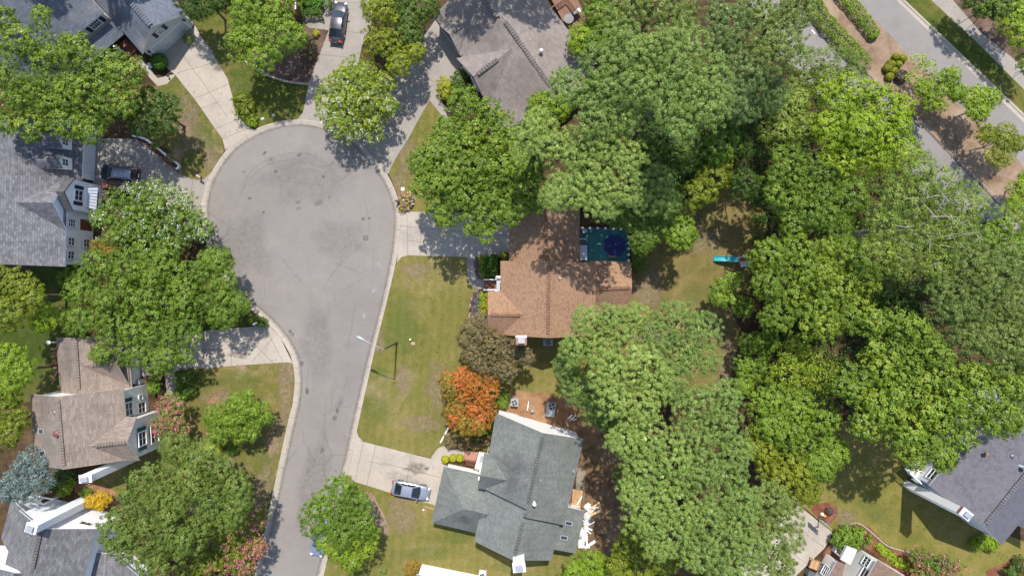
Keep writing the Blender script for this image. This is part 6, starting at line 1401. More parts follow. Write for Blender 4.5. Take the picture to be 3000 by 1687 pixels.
# left side
tree('broadleaf_tree','huge olive green tree hiding the blue grey roof corner at the left edge',T,12.5,[(125,50,26),(20,60,30),(60,150,70),(150,150,75),(230,165,68),(310,215,75),(385,220,50),(60,270,90),(160,280,95),(270,300,92),(350,300,70),(100,365,50),(200,368,52),(270,380,42),(20,360,30)],'oakmix','leaf',.36,branches=8,spread=.3)
tree('broadleaf_tree','dark green rounded tree beside the narrow planting bed with white wall',T,8,[(450,310,52),(485,345,48),(425,360,42),(500,300,25)],'dark','leaf',.6)
tree('broadleaf_tree','bright green tree on the island mulch bed between the two top drives',T,9,[(735,60,68),(805,45,75),(718,120,55),(800,120,75),(850,110,42),(768,172,46),(740,0,62),(825,-10,55)],'bright','leaf',.5)
tree('broadleaf_tree','dark green trees crown cut by the top edge behind the gabled garage',T,7,[(600,8,50),(548,-5,35),(650,-8,42),(575,30,30)],'dark','leaf',.55)
tree('broadleaf_tree','yellow green tree overhanging the narrow drive beside the dark grey sedan',T,7.5,[(1120,45,62),(1100,120,42),(1150,130,52),(1170,188,30),(1215,155,26),(1095,20,40)],'yellowgreen','small',.42,branches=4,rl=1.0)
tree('broadleaf_tree','darker green tree squeezed behind the yellow green one left of the weathered roof',T,7,[(1205,60,55),(1240,20,42),(1200,110,45),(1170,10,50)],'dark','leaf',.75)
tree('crepe_myrtle','round light green crepe myrtle with white blossoms at the top of the cul-de-sac',T,6.5,[(1050,215,50),(985,265,58),(1100,255,68),(1050,315,82),(970,325,50),(1132,315,48),(1005,375,50),(1085,375,52),(1040,260,70)],'oakmix','small',.6,flower=FL_white,fl=(.1,-.55,.17),branches=6,trunk_c=(1055,330),rl=.95,spread=.2)
tree('broadleaf_tree','big green maple like tree overhanging the wide drive and the brown roof',T,12.5,[(1365,312,52),(1330,390,70),(1430,350,55),(1290,470,75),(1380,450,90),(1470,420,72),(1262,540,56),(1340,560,88),(1450,530,90),(1525,480,55),(1300,630,42),(1400,640,66),(1468,625,56),(1490,590,50),(1240,480,40),(1550,545,48),(1565,480,48),(1568,592,30),(1525,600,36)],'oakmix','big',.40,branches=8)
tree('broadleaf_tree','small vivid green tree between the weathered roof and the pines',T,7,[(1585,312,34),(1640,318,28),(1570,340,25)],'lime','leaf',.3)
tree('broadleaf_tree','yellowish green tree beside the wooden deck at the top edge',T,7,[(1705,115,36),(1740,95,28),(1690,140,22)],'lime','leaf',.45)
tree('broadleaf_tree','deep green tree behind the wooden deck under the pines',T,8,[(1750,40,45),(1795,60,40),(1775,110,46),(1740,130,30),(1760,-10,40)],'green','leaf',.5)
# pines north
tree('pine_tree','largest pine of the upper group with a broad grey green dome',PN,25,[(1900,160,85),(1990,150,90),(2060,230,80),(1960,260,112),(2060,320,70),(1870,255,60),(1990,360,62),(2100,290,40)],'pine','pine',.55,G1,flat=.7)
tree('pine_tree','pine between the weathered roof and the largest upper dome',PN,22,[(1760,195,58),(1825,130,68),(1830,215,60),(1770,250,50)],'pine','pine',.45,G1)
tree('pine_tree','pine hanging over the right edge of the weathered roof',PN,22,[(1662,255,50),(1720,290,64),(1800,285,60),(1830,340,58),(1745,350,58)],'pine','pine',.5,G1)
tree('pine_tree','light tufted pine just above the teal deck',PN,21,[(1780,420,78),(1700,450,74),(1830,470,58),(1740,535,84),(1815,560,62),(1680,570,52),(1645,545,36),(1622,580,36),(1760,605,44)],'pine_light','pine',.5,G1)
tree('pine_tree','pale yellowish pine leaning over the big maple like tree',PN,20,[(1555,400,45),(1612,425,54),(1585,360,38),(1530,440,28)],'pine_light','softpine',.6,G1)
tree('pine_tree','small pine below the largest dome by the back lawn',PN,13,[(1930,530,48),(1890,585,42),(1950,590,36)],'pine','pine',.5,G1)
tree('pine_tree','pine at the top edge above the deck with the grill',PN,21,[(1830,30,58),(1910,25,68),(1990,45,68),(1860,-20,60)],'pine_olive','pine',.55,G1)
tree('pine_tree','pine at the top edge left of the street median',PN,20,[(2260,60,88),(2330,45,58),(2240,150,68),(2300,130,48),(2340,-10,55)],'pine_olive','softpine',.55,G1)
tree('pine_tree','pine between the largest dome and the one beside the street',PN,19,[(2120,130,78),(2180,220,66),(2140,290,50),(2110,55,62),(2180,50,50)],'pine_dark','pine',.6,G1)
tree('pine_tree','low dark pine in the shade right of the largest dome',PN,15,[(2200,270,55),(2240,220,55),(2180,320,40),(2260,280,35)],'pine_dark','softpine',.4,G1)
tree('broadleaf_tree','dark blue green tree in the shade below the largest pine dome',T,11,[(1930,435,70),(1985,470,60),(1900,480,50),(2030,440,45)],'dark','leaf',.7)
tree('broadleaf_tree','yellowish tree reaching into the back lawn below the dark tree',T,10,[(2085,520,48),(2055,560,45),(2100,470,40),(2020,580,35)],'yellowgreen','leaf',.3)
tree('broadleaf_tree','deep green tree in the gap right of the largest pine dome',T,11,[(2100,440,45),(2130,400,45),(2120,350,40)],'green','leaf',.4)
tree('broadleaf_tree','dark green tree overhanging the right corner of the teal deck',T,10,[(1880,650,48),(1930,635,58),(1885,700,38),(1840,640,36),(1800,625,30)],'green','leaf',.35)
tree('broadleaf_tree','light green small tree at the left end of the back lawn',T,9,[(1990,685,42),(1960,650,35),(2025,690,18)],'bright','leaf',.5)
tree('broadleaf_tree','very dark tree at the mouth of the dark gap in the woods',T,10,[(2160,440,50),(2200,380,60),(2180,540,40),(2220,560,30)],'dark','leaf',.5)
# right woods
tree('broadleaf_tree','large lime green round tree beside the street median',T,15,[(2470,290,78),(2560,310,75),(2600,390,84),(2510,400,112),(2430,385,68),(2560,470,70),(2645,450,48),(2460,475,58),(2620,330,50)],'lime','leaf',.42,branches=8,squash=.6)
tree('broadleaf_tree','pale silvery green tree left of the lime green one',T,12,[(2290,310,60),(2335,375,60),(2275,380,52),(2330,300,40)],'greygreen','leaf',.7)
tree('broadleaf_tree','olive green tree at the tip of the left hedge on the median',T,11,[(2350,190,55),(2430,195,58),(2500,190,40),(2340,240,45),(2420,235,40)],'greygreen','fine',.5)
tree('broadleaf_tree','mid green tree left of the bare branched one',T,14,[(2300,480,60),(2390,515,68),(2300,570,78),(2400,605,88),(2480,570,58),(2330,650,68),(2450,665,48)],'oakmix','leaf',.33,branches=7)
tree('broadleaf_tree','tall pale fine leaved tree with bare grey branches at the right',T,17,[(2680,500,48),(2640,580,80),(2740,560,80),(2820,600,68),(2580,660,78),(2690,680,95),(2785,700,80),(2640,760,68),(2740,780,58),(2560,740,58)],'pale','fine',.42,bark=M_palebark,branches=9,bare=26)
tree('broadleaf_tree','bright green tree at the right edge below the pavement',T,13,[(2940,660,58),(2990,640,48),(2985,720,58),(2900,690,30)],'bright','leaf',.45)
tree('pine_tree','olive pine at the right edge, uppermost of the right hand pines',PN,18,[(2860,760,78),(2960,775,80),(2900,820,60)],'pine_olive','softpine',.5,G1)
tree('pine_tree','olive pine in the middle of the right wood beside the pale tree',PN,17,[(2770,850,64),(2850,885,84),(2790,900,50)],'pine_olive','softpine',.4,G1)
tree('pine_tree','olive pine at the right edge, lowest of the right hand pines',PN,17,[(2960,900,88),(2930,1000,84),(2850,975,58),(2990,1010,60)],'pine_olive','softpine',.55,G1)
tree('broadleaf_tree','mixed green tree at the edge of the back lawn beside the slide',T,13.5,[(2245,745,50),(2315,745,68),(2245,830,58),(2340,850,90),(2275,920,48)],'oakmix','leaf',.42,spread=.22)
tree('broadleaf_tree','yellowish green tree in the heart of the right wood',T,14,[(2400,765,78),(2455,860,78),(2520,810,50),(2395,940,68),(2490,930,48),(2470,740,45)],'oakmix','leaf',.5,spread=.2)
tree('broadleaf_tree','dark low tree in the hollow of the right wood',T,8,[(2580,850,55),(2640,870,55),(2600,920,55),(2660,930,40)],'dark','leaf',.6)
tree('broadleaf_tree','feathery yellowish tree on the left of the lower right wood',T,10,[(2340,1050,68),(2300,1100,48),(2390,1105,48)],'oakmix','feather',.6,spread=.2)
tree('broadleaf_tree','huge yellow green oak like tree above the lilac grey roof',T,16,[(2560,950,52),(2650,960,68),(2580,1060,80),(2700,1050,84),(2490,1125,56),(2600,1170,94),(2720,1160,94),(2830,1130,80),(2530,1235,46),(2660,1270,78),(2770,1250,78),(2880,1210,78),(2930,1120,58),(2750,1320,42),(2680,1345,28),(2945,1230,48),(2765,1355,24)],'oakmix','big',.45,branches=9,spread=.2)
tree('broadleaf_tree','grey green tree at the right edge below the pines',T,13,[(2975,1130,52),(2990,1060,42),(2990,1200,35)],'greygreen','leaf',.55)
tree('broadleaf_tree','vivid green creeper covered tree at the lower end of the back lawn',T,6,[(2188,1010,36),(2184,1080,36),(2218,1080,46),(2175,1128,26),(2240,1010,48)],'bright','small',.4,rl=.9)
tree('broadleaf_tree','rich green tree left of the shaded lawn at the lower right',T,12,[(2250,1180,58),(2330,1190,60),(2400,1230,58),(2320,1270,70),(2430,1320,42),(2260,1250,50),(2400,1360,38)],'bright','leaf',.4)
tree('broadleaf_tree','yellowing tree beside the lower pines above the red mulch',T,11,[(2230,1300,58),(2310,1340,65),(2345,1400,58),(2270,1390,60),(2360,1440,32)],'yellowgreen','leaf',.4)
# pines south
tree('pine_tree','left pine of the lower group hanging over the brown roof corner',PN,17,[(1720,945,48),(1790,930,44),(1680,1025,42),(1760,1020,60),(1830,980,58),(1865,930,38)],'pine_light','pine',.45,G1)
tree('pine_tree','brightest pale pine of the lower group right of the orange tree',PN,19,[(1780,1090,75),(1870,1070,80),(1920,1130,60),(1800,1160,60),(1880,1190,54)],'pine_light','pine',.6,G1,flat=.7)
tree('pine_tree','grey green pine at the end of the back lawn',PN,18,[(1980,940,58),(2050,970,58),(2000,1040,70),(2062,1052,42),(1960,1110,58),(1925,985,46),(1920,1040,40)],'pine','softpine',.45,G1)
tree('pine_tree','low pine beside the white gable wall',PN,13,[(1660,1080,38),(1690,1140,48),(1740,1190,44)],'pine','pine',.4,G1)
tree('pine_tree','pine in the lower group left of the creeper covered tree',PN,18,[(2030,1180,68),(2110,1170,58),(2100,1250,68),(2030,1280,68),(2150,1320,48)],'pine','pine',.55,G1)
tree('pine_tree','pine above the shaded straw beside the grey green roof',PN,19,[(1830,1290,46),(1900,1290,70),(1960,1340,70),(1880,1360,56)],'pine_light','pine',.5,G1)
tree('pine_tree','pine in the lower group left of the yellowing tree',PN,18,[(2060,1360,68),(2130,1400,68),(2170,1470,48),(2020,1400,45)],'pine','pine',.5,G1)
tree('pine_tree','pine level with the rubble heap in the lower group',PN,19,[(1860,1440,50),(1940,1440,74),(1900,1520,68),(1980,1530,68),(1930,1590,42)],'pine_light','pine',.45,G1)
tree('pine_tree','pine at the bottom edge in the lower group',PN,18,[(2060,1500,68),(2150,1530,74),(2190,1600,58),(2100,1600,70),(2030,1620,58),(2140,1670,58)],'pine','pine',.55,G1)
tree('pine_tree','pine overhanging the basketball court',PN,17,[(2240,1450,56),(2290,1505,54),(2230,1560,68),(2300,1575,40),(2250,1640,56),(2295,1650,28)],'pine_olive','pine',.6,G1)
tree('broadleaf_tree','dark young tree in the shade between the lower pines',T,10,[(1800,1230,48),(1760,1215,35),(1840,1400,45)],'green','leaf',.3)
tree('broadleaf_tree','mixed yellow and green tree at the bottom edge left of the pines',T,9,[(1870,1560,40),(1835,1610,48),(1890,1640,50),(1950,1640,40),(1870,1685,42),(1820,1660,35)],'yellowgreen','leaf',.3,spread=.25)
tree('broadleaf_tree','fresh green small tree at the bottom edge right of the grey green house',T,6,[(1735,1648,38),(1690,1678,38),(1770,1678,34),(1720,1690,40)],'lime','leaf',.3)
# lower middle
tree('crepe_myrtle','dark green crepe myrtle with few pink blossoms beside the lower road',T,8,[(995,1430,48),(940,1475,48),(1050,1470,44),(920,1530,38),(990,1510,60),(1062,1530,44),(1010,1560,50)],'green','small',.45,flower=FL_pink,fl=(-.6,.5,.012),rl=1.0)
tree('broadleaf_tree','yellow green bushy tree above the grey stone urn',T,6.5,[(1000,1600,46),(1060,1590,52),(1030,1635,36),(960,1580,35),(1085,1560,28)],'lime','small',.35,rl=.9)
tree('broadleaf_tree','bronze purple plum tree at the lower left corner of the brown roof',T,7,[(1400,970,48),(1440,1010,55),(1390,1035,38),(1500,1030,48),(1480,1080,40),(1430,1070,44),(1545,1050,18),(1370,990,30)],'purple','small',.5,rl=.9)
tree('broadleaf_tree','glowing orange tree on the front lawn beside the white gable',T,6.5,[(1350,1115,46),(1400,1120,48),(1380,1180,58),(1430,1150,38),(1345,1215,44),(1400,1230,44),(1425,1205,38),(1440,1110,25)],'orange','small',.5,rl=.75,spread=.32)
tree('broadleaf_tree','olive amber tree crowding the left side of the orange one',T,6.3,[(1318,1150,34),(1336,1200,36),(1365,1242,36),(1402,1248,26),(1312,1115,22)],'amber','small',.42,rl=.75,spread=.3)
tree('broadleaf_tree','blue green small tree overlooking the end of the back lawn by the slide',T,6,[(2112,840,30),(2150,830,28),(2140,882,34),(2180,900,24),(2100,870,20)],'green','big',.55,rl=.7,cl=.4,ls=.26)
tree('crepe_myrtle','wide crepe myrtle thick with white blossoms left of the cul-de-sac',T,7,[(400,570,42),(470,570,48),(350,610,56),(440,640,75),(520,610,64),(565,655,56),(350,680,48),(500,705,54),(430,715,38),(590,680,26),(300,640,25)],'green','small',.5,flower=FL_white,fl=(.3,.15,.26),branches=6,rl=.95)
tree('broadleaf_tree','broad olive oak like tree over the lower left driveway',T,8.2,[(300,785,66),(260,850,58),(390,780,68),(480,770,68),(600,790,58),(660,850,58),(700,890,28),(340,870,80),(450,860,80),(560,870,80),(650,920,42),(240,940,46),(340,950,70),(450,960,80),(550,960,58),(400,1030,55),(500,1030,66),(470,1060,42),(300,1035,26),(640,765,36)],'oakmix','leaf',.36,branches=9,spread=.16)
tree('broadleaf_tree','yellow tinged tree at the left edge below the white house',T,10,[(20,820,48),(60,850,52),(30,920,52),(100,880,38)],'yellowgreen','leaf',.25)
tree('broadleaf_tree','small bright yellow green tree standing out from the left edge trees',T,7,[(130,925,30),(148,945,18),(115,950,18)],'lime','leaf',.55)
tree('broadleaf_tree','green tree at the left edge beside the tan roof',T,9,[(30,1060,50),(65,1090,38),(20,1130,48)],'lime','leaf',.28)
tree('broadleaf_tree','lower green tree at the left edge beside the tan roof skylights',T,9,[(25,1190,52),(20,1260,56),(50,1230,30)],'yellowgreen','leaf',.22)
tree('cedar_tree','blue grey cedar at the left edge between the tan and dark grey roofs','cedar',8,[(100,1365,52),(60,1400,40),(120,1400,40),(35,1430,36),(85,1435,36),(140,1360,28)],'cedar','cedar',.4)
tree('broadleaf_tree','massive lumpy green tree covering the bottom left lawn',T,12,[(520,1310,48),(580,1335,48),(640,1370,58),(690,1425,46),(560,1400,70),(470,1390,58),(400,1440,58),(500,1470,80),(620,1460,68),(380,1510,56),(345,1560,50),(440,1560,80),(540,1570,80),(365,1605,45),(460,1640,56),(670,1500,52),(705,1470,34)],'greygreen','leaf',.40,branches=9,rl=1.05,spread=.14,dens=.85)
tree('crepe_myrtle','yellowish crepe myrtle with pink blossoms on its road side at the bottom left',T,6,[(640,1565,52),(700,1560,48),(620,1640,58),(700,1640,52),(560,1680,46),(750,1600,28),(755,1530,18)],'yellowgreen','small',.2,flower=FL_pink,fs=.15,per=11,fl=(.8,-.4,.26),rl=.9)
tree('crepe_myrtle','pink crepe myrtle in front of the tan house windows',T,4.5,[(490,1180,32),(528,1188,28),(500,1230,42),(538,1250,22),(470,1255,22)],'green','small',.45,flower=FL_pink,fs=.15,per=12,fl=(0,.1,.62),rl=.6)
tree('broadleaf_tree','dome shaped yellow green tree on the lower left lawn',T,5.5,[(720,1185,46),(760,1220,42),(702,1240,52),(740,1262,28),(690,1195,35)],'bright','small',.45,rl=.55,spread=.13,dens=1.3,flat=.95)
tree('broadleaf_tree','smaller yellow green tree joined to the left of the domed one',T,5,[(640,1210,38),(650,1260,42),(625,1245,25)],'bright','small',.38,rl=.55,spread=.13,dens=1.3,flat=.95)
# median and street
GM='small trees on the street median'
tree('crepe_myrtle','sparse pale young tree beside the clipped bushes on the median',T,4,[(2690,185,28),(2715,205,25),(2668,228,25)],'pale','small',.75,GM,rl=.6,nl=16,inner=.5)
tree('crepe_myrtle','green median tree right of the clipped bushes',T,5.5,[(2770,240,42),(2705,262,38),(2730,300,34),(2800,272,24)],'lime','small',.3,GM,rl=.7,dens=1.3,inner=25,bark=M_palebark)
tree('crepe_myrtle','leaning median tree overhanging the carriageway edge',T,5.5,[(2850,290,36),(2890,290,34),(2865,330,28)],'lime','small',.4,GM,rl=.7,dens=1.3,inner=25,trunk_c=(2795,345),bark=M_palebark)
tree('crepe_myrtle','yellow green median tree second from the right edge',T,5.5,[(2885,395,38),(2930,400,42),(2922,460,36),(2975,425,28)],'yellowgreen','small',.45,GM,rl=.7,dens=1.3,inner=25,trunk_c=(2840,440),bark=M_palebark)
tree('crepe_myrtle','median tree cut by the right edge of the photo',T,5.5,[(2990,555,36),(2970,590,22),(3010,520,30)],'lime','small',.4,GM,rl=.7,dens=1.3,inner=25,trunk_c=(2945,560),bark=M_palebark)
tree('broadleaf_tree','lime green tree in the top right corner',T,6,[(2962,60,50),(2992,110,42),(2985,20,50)],'lime','leaf',.4,trunk_c=(2965,62))
tree('broadleaf_tree','dark green tree at the top edge beside the pavement',T,6,[(2880,5,42),(2920,25,36),(2850,-15,35)],'dark','leaf',.8,trunk_c=(2895,2))
tree('broadleaf_tree','small bright tree at the right edge beside the pavement',T,4,[(2998,180,26),(3010,200,24)],'bright','small',.45,trunk_c=(3000,185))
hedge('hedge','long clipped hedge along the left side of the street median',[(2355,-40),(2386,22),(2425,75),(2458,108),(2492,142),(2510,165)],2.0,1.1,'bright',.42,dens=170,group='hedges on the street median')
hedge('hedge','shorter clipped hedge along the right side of the street median',[(2462,-20),(2500,22),(2530,60),(2558,100)],1.6,1.1,'bright',.5,dens=170,group='hedges on the street median')
GT='clipped bushes on the street median'
for lab,x,y,rx,c_ in (('uppermost small round clipped bush on the median',2624,167,10,'clipped_y'),('small round clipped bush touching the pale young tree',2645,172,11,'clipped_y'),('round clipped bush third down in the right row on the median',2632,189,10,'clipped_y'),('round clipped bush fourth down beside the long oval one',2619,209,11,'clipped_y'),('lowest round clipped bush on the median',2606,226,12,'clipped_y')):
    clipped('clipped_bush',lab,'bush',.95,[(x,y,rx)],c_,.3,GT)
clipped('clipped_bush','long oval clipped bush on the left of the round ones','bush',1.0,[(2600,201,13),(2609,190,13)],'clipped_y',.12,GT)
clipped('clipped_bush','dark burgundy round bush beside the clipped green ones','bush',1.1,[(2640,224,18)],'burgundy',.5,GT)
# shrubs
S='shrub'
bush('shrub','yellow green shrub with dark base at the flared end of the top left drive',S,1.8,[(716,305,26),(722,330,30),(705,295,18)],'yellowgreen','small',.25)
bush('shrub','small bright chartreuse shrub at the kerb of the top left drive',S,.9,[(736,353,17)],'lime','tiny',.65)
clipped('clipped_bush','neat round clipped bush beside the top left garage path','bush',1.5,[(466,181,23)],'clipped',.4)
bush('shrub','small tuft shrub on the drive in front of the top left garage door',S,1.0,[(553,116,16)],'olive','tiny',.5)
bush('shrub','bronze shrub on the island mulch below the dark grey sedan',S,1.6,[(905,132,26),(900,155,18)],'purple','small',.3)
bush('shrub','tiny yellow shrub on the mulch left of the dark grey sedan',S,.5,[(926,100,8)],'clipped_y','tiny',.9)
bush('shrub','yellow orange shrub at the front of the weathered roof house',S,1.7,[(1312,268,26),(1305,250,18)],'yellowgreen','small',.75)
bush('shrub','dark green shrub beside the yellow orange one under the white gable',S,2.0,[(1345,250,28),(1350,225,20),(1365,275,18)],'dark','small',.7)
hedge('hedge','clipped hedge block at the top edge beside the narrow drive',[(885,-40),(885,-10),(945,-10),(945,25),(890,25)],2.2,1.3,'clipped',.35,dens=170)
hedge('hedge','inner clipped hedge column left of the brown roof entrance',[(1427,758),(1426,808)],.85,1.2,'clipped',.2)
hedge('hedge','outer clipped hedge column beside the brown roof wall',[(1447,754),(1447,802)],.95,1.5,'clipped',.45)
clipped('clipped_bush','small round yellow green bush at the garage corner of the brown roof house','bush',1.0,[(1478,751,13)],'clipped_y',.15)
bush('shrub','dense shrub at the corner of the brown roofed addition and the back lawn',S,1.6,[(1868,775,20),(1862,760,14)],'green','small',.4)
bush('shrub','flattened green shrub beside the small air conditioner under the orange tree',S,1.3,[(1478,1160,15),(1472,1180,14)],'bright','tiny',.35)
bush('shrub','dark twiggy shrub below the orange tree',S,1.5,[(1410,1255,22),(1440,1240,18)],'dark','small',.7)
bush('shrub','reddish olive shrub bed along the path below the orange tree',S,.9,[(1325,1290,20),(1360,1295,22),(1395,1300,20),(1420,1285,16),(1340,1280,16)],'purple','small',.7,flower=FL_red,ff=.04)
for lab,x in (('leftmost orange tinged round bush by the garage of the grey green roof',1304),('middle yellow round bush by the garage of the grey green roof',1327),('rightmost yellow round bush by the garage of the grey green roof',1347)):
    clipped('clipped_bush',lab,'bush',.8,[(x,1346 if x<1310 else 1341,11)],'clipped_y',.75,'round bushes by the grey green garage')
bush('shrub','brilliant golden yellow shrub beside the broad white gable',S,2.0,[(278,1465,20),(300,1455,20),(295,1475,20),(262,1472,14),(315,1460,14)],'gold','tiny',.45)
bush('shrub','small dark green shrub left of the golden one',S,1.2,[(257,1443,17)],'green','tiny',.4)
bush('shrub','yellow green shrub below the cedar',S,1.3,[(200,1425,22),(185,1440,12),(205,1410,12)],'lime','small',.35)
bush('shrub','dark olive shrub between the cedar and the tan roof',S,1.5,[(195,1395,28),(170,1410,20)],'dark','small',.7)
bush('shrub','round bright green bush by the front path of the tan house',S,1.5,[(455,1130,20),(450,1118,14)],'bright','tiny',.45)
bush('shrub','dark shrub bed right of the tan house front path',S,1.3,[(540,1112,22),(555,1140,22),(530,1150,16),(560,1098,14)],'dark','small',.8)
bush('yucca','spiky variegated yucca on the mulch below the smaller yellow green tree','plant',.7,[(627,1318,16)],'pale','feather',.8,inner=0,cl=.12,ls=.5)
bush('shrub','low green shrub right of the yucca',S,.9,[(680,1312,16)],'green','small',.5)
bush('shrub','small green shrub at the mailbox by the big left oak',S,1.0,[(747,937,13),(768,945,12)],'olive','tiny',.5)
bush('shrub','orange tinted shrub against the white house below the entrance',S,1.5,[(292,722,18),(322,737,15),(343,732,10)],'amber','small',.4)
bush('shrub','small shrub in the tip of the narrow planting bed',S,.7,[(500,465,11)],'purple','tiny',.9)
bush('shrub','second small shrub in the narrow planting bed',S,.6,[(455,430,9)],'olive','tiny',.6)
bush('shrub','fern green shrub under the crepe myrtle at the white house corner',S,1.2,[(215,805,20),(190,815,18)],'bright','small',.5)
bush('shrub','rounded leafy shrub by the small bay of the pale siding house',S,2.2,[(2475,1562,30),(2515,1572,30),(2495,1590,22),(2460,1580,18)],'green','big',.5,rl=.7,cl=.4,ls=.26)
tree('crepe_myrtle','pink and red crepe myrtle at the bottom right beside the curved bed',T,3.5,[(2690,1630,32),(2740,1650,42),(2785,1660,34),(2700,1680,38),(2760,1690,35)],'dark','small',.9,flower=FL_pink,fs=.14,per=12,fl=(0,0,.32),rl=.6)
bush('shrub','yellow green shrub in the shade under the lilac grey gable',S,1.1,[(2875,1580,16),(2900,1590,18),(2860,1595,14)],'lime','small',.35)
bush('shrub','lime perennials along the curved red mulch bed',S,.5,[(2590,1615,12),(2610,1630,14),(2630,1645,12),(2575,1600,10),(2650,1655,10)],'lime','tiny',.55)
bush('shrub','dark shrub in the bottom right corner',S,1.6,[(2985,1655,22),(2960,1675,20)],'dark','small',.6)
bush('shrub','twiggy brown plant in the middle of the red mulch by the hoop',S,.6,[(2430,1495,10)],'burgundy','tiny',.6)
bush('shrub','amber leaved shrub at the bottom edge beside the low white wall',S,1.2,[(1212,1655,18),(1200,1668,14)],'amber','tiny',.6)
bush('shrub','green plant in the ring of pale stones',S,.4,[(1124,1671,6)],'green','tiny',.6)
bush('shrub','small olive shrub below the grey stone urn',S,.8,[(1035,1678,13)],'olive','tiny',.4)
F_='flowers'
bush('flower_bed','round bed of red pink and white flowers at the black mailbox',F_,.45,[(1186,580,13),(1195,595,14),(1182,606,12),(1200,580,12),(1178,592,10)],'green','tiny',.5,flower=FL_mix,ff=.7)
bush('flower_bed','band of purple foliage plants along the walk to the brown roof entrance',F_,.4,[(1398,765,6),(1399,778,6),(1401,792,6),(1405,806,6)],'burgundy','tiny',.6,flower=FL_purple,ff=.8)
bush('flower_bed','yellow and green plants between the purple band and the clipped hedge',F_,.5,[(1411,770,8),(1411,788,9),(1412,805,8),(1409,758,6)],'lime','tiny',.5,flower=FL_orange,ff=.12)
bush('flower_bed','purple pink flower band behind the pink stone edging',F_,.4,[(1396,865,8),(1390,885,9),(1387,905,8),(1393,925,8)],'burgundy','tiny',.6,flower=FL_purple,ff=.9)
bush('flower_bed','blue green plants in the middle of the pink edged bed',F_,.5,[(1405,870,8),(1403,890,8),(1404,910,8)],'cedar','tiny',.3)
bush('flower_bed','lime shrubs with orange flowers against the brown roof house wall',F_,.8,[(1417,870,12),(1417,893,12),(1414,915,10)],'lime','tiny',.4,flower=FL_orange,ff=.2)
# low growth on the wood floor: nobody could count it
def undergrowth(name, polys, n, col, seed):
    rng=np.random.default_rng(seed); C=[]
    for poly in polys:
        xs=[p[0] for p in poly]; ys=[p[1] for p in poly]; m=0
        while m<n:
            q=rng.uniform((min(xs),min(ys)),(max(xs),max(ys)),(n,2)); ins=np.zeros(n,bool); j=len(poly)-1
            for i in range(len(poly)):
                xi,yi=poly[i];xj,yj=poly[j]; c_=((yi>q[:,1])!=(yj>q[:,1]))&(q[:,0]<(xj-xi)*(q[:,1]-yi)/((yj-yi)+1e-9)+xi); ins^=c_; j=i
            q=q[ins]; m+=len(q); C.append(q)
    q=np.concatenate(C); k=len(q); per=16; s=CAM_H/F
    base=np.stack([(q[:,0]-1500)*s,-(q[:,1]-843.5)*s,rng.uniform(.1,1.0,k)**1.5],1); idx=np.repeat(np.arange(k),per); N_=len(idx)
    c=base[idx]+rng.normal(0,.22,(N_,3))*np.array([1,1,.6]); c[:,2]=np.abs(c[:,2])+.02; nm=unit(rng.normal(0,.6,(N_,3))+np.array([0,0,1.])); tt=unit(np.cross(nm,rng.normal(0,1,(N_,3)))); L_=.24*rng.uniform(.6,1.4,N_)
    o=leaf_object(name,c,tt,np.cross(nm,tt),L_,L_*.6,np.clip(rng.normal(.5,.2,N_),0,1),LM[col],None); o['kind']='stuff'; o['label']='low dark green growth on the shaded floor of the woods'; o['category']='undergrowth'
undergrowth('undergrowth',[[(2190,250),(2500,300),(2700,540),(3000,700),(3000,1250),(2480,1200),(2240,1150),(2230,900),(2200,640)],[(1750,60),(2150,300),(2150,480),(1850,620),(1850,420)]],2600,'dark',5)
# twigs and leaves blown on to the road
rng=np.random.default_rng(8); m=MB()
for i in range(60):
    if i<26: x,y=rng.normal(745,22),rng.normal(790,26)
    else: x,y=rng.uniform(760,1100),rng.uniform(420,1300)
    c=P(x,y,.025); a=rng.uniform(0,6.28); L_=rng.uniform(.06,.3)*(1 if i<26 else .45); d=Vector((math.cos(a),math.sin(a),0)); e=Vector((-d.y,d.x,0)); m.face([c-d*L_/2,c+e*L_*.18,c+d*L_/2,c-e*L_*.2])
for i in range(420):
    x,y=[(rng.normal(1330,110),rng.normal(1180,130)),(rng.normal(700,110),rng.normal(1240,110)),(rng.normal(560,50),rng.normal(420,70)),(rng.normal(1960,90),rng.normal(740,90)),(rng.normal(2560,90),rng.normal(1430,90)),(rng.normal(1180,90),rng.normal(1560,60))][i%6]
    c=P(x,y,.11); a=rng.uniform(0,6.28); L_=rng.uniform(.07,.16); d=Vector((math.cos(a),math.sin(a),0)); e=Vector((-d.y,d.x,0)); m.face([c-d*L_/2,c+e*L_*.3,c+d*L_/2,c-e*L_*.3])
o=m.build('fallen_twigs',M_bark); o['kind']='stuff'; o['label']='scattered fallen twigs and leaves on the road and lawns'; o['category']='twigs'

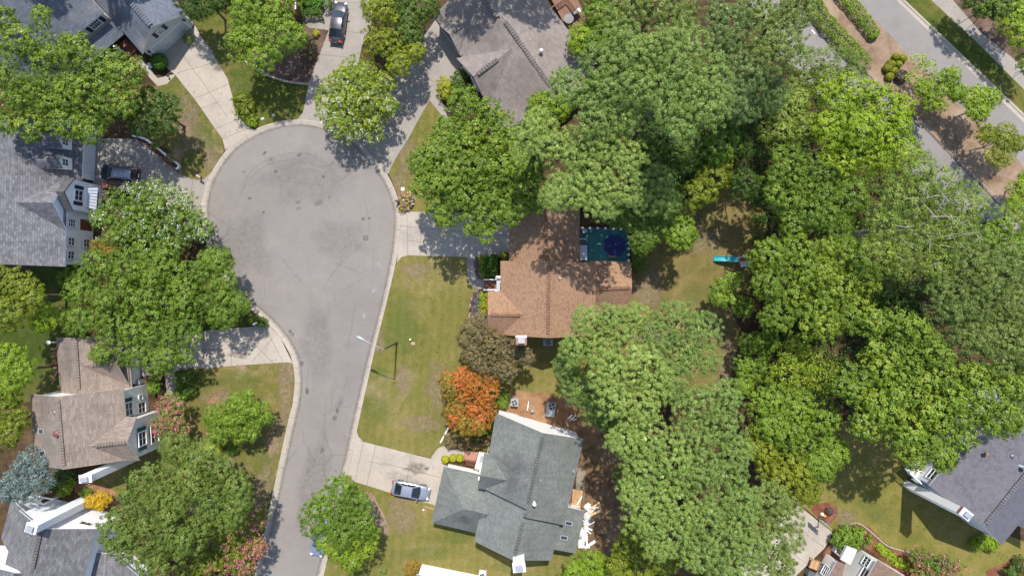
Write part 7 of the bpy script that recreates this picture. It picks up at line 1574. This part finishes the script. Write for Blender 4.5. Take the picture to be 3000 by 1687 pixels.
BED=[[(712,170),(760,205),(830,238),(903,248),(935,170),(963,91),(905,82),(860,80),(730,120)]]
grass('grass',[(1176,755),(1195,750),(1367,755),(1369,811),(1379,836),(1400,848),(1376,880),(1376,940),(1500,955),(1760,1010),(1690,1120),(1500,1150),(1440,1180),(1420,1280),(1284,1312),(1267,1340),(1197,1326),(1064,1292),(1051,1276),(1048,1258),(1058,1213),(1106,1001),(1133,894),(1165,763)],22,GR_a,41)
grass('grass',[(1019,1392),(1039.5,1412),(1151,1447),(1271,1480),(1390,1570),(1700,1640),(1700,1780),(940,1780),(952,1687)],22,GR_a,42,holes=[[(1083,1440),(1105,1470),(1130,1520),(1140,1560),(1110,1560),(1080,1500)]])
grass('grass',[(843,1063),(857,1066),(861,1134),(845,1222),(778,1535),(744,1687),(560,1500),(240,1410),(430,1300),(490,1160),(512,1086),(800,1065)],22,GR_d,43)
grass('grass',[(465,258),(490,248),(513,222),(575,300),(650,408),(653,445),(632,480),(608,520),(596,534),(560,523),(524,505),(500,440),(420,380)],22,GR_d,44)
grass('grass',[(560,0),(574,76),(614,140),(640,182),(669,232),(685,290),(702,345),(718,363),(760,376),(883,349),(886,330),(901,248),(963,91),(900,60),(880,-30),(560,-30)],22,GR_g,45,holes=BED)
grass('grass',[(1141,509),(1149,489),(1167,455),(1199,406),(1230,348),(1259,297),(1312,364),(1420,450),(1440,560),(1300,620),(1197,618),(1174,600),(1164,560)],22,GR_d,46)
grass('grass',[(1860,780),(1860,690),(1960,600),(2100,560),(2190,540),(2240,640),(2230,760),(2130,900),(2160,960),(2140,1060),(2110,1140),(1950,1130)],20,GR_d,47)
grass('grass',[(2350,1480),(2440,1250),(2600,1180),(2700,1310),(2640,1380),(2940,1620),(3060,1640),(3060,1790),(2760,1790),(2690,1615),(2560,1555),(2500,1530),(2450,1540)],22,GR_a,48,holes=[[(2370,1480),(2400,1472),(2440,1475),(2456,1495),(2445,1520),(2425,1535),(2385,1505)]])

# trees just beyond the top edge whose shade falls into the picture
def ground_px(x,y,z): return (1500+(x-1500)*CAM_H/(CAM_H-z),843.5+(y-843.5)*CAM_H/(CAM_H-z))
for lab,x,y,h,r in (('tall tree beyond the top edge shading the weathered roof ridge',1400,-125,17,85),('second tall tree beyond the top edge shading the upper weathered roof and wooden deck',1570,-115,16,75),('tall tree beyond the top edge shading the blue grey main roof',200,-110,16,70),('tree beyond the top edge shading the gabled garage roof',395,-85,13,55)):
    z=h*.68; bl=[]
    for dx,dy,k in ((0,0,.75),(-.6,.2,.55),(.6,-.1,.55),(.1,.5,.5),(-.1,-.5,.5)):
        q=ground_px(x+dx*r,y+dy*r,z); bl.append((q[0],q[1],r*k*CAM_H/(CAM_H-z)))
    tree('broadleaf_tree',lab,T,h,bl,'green','leaf',.5)
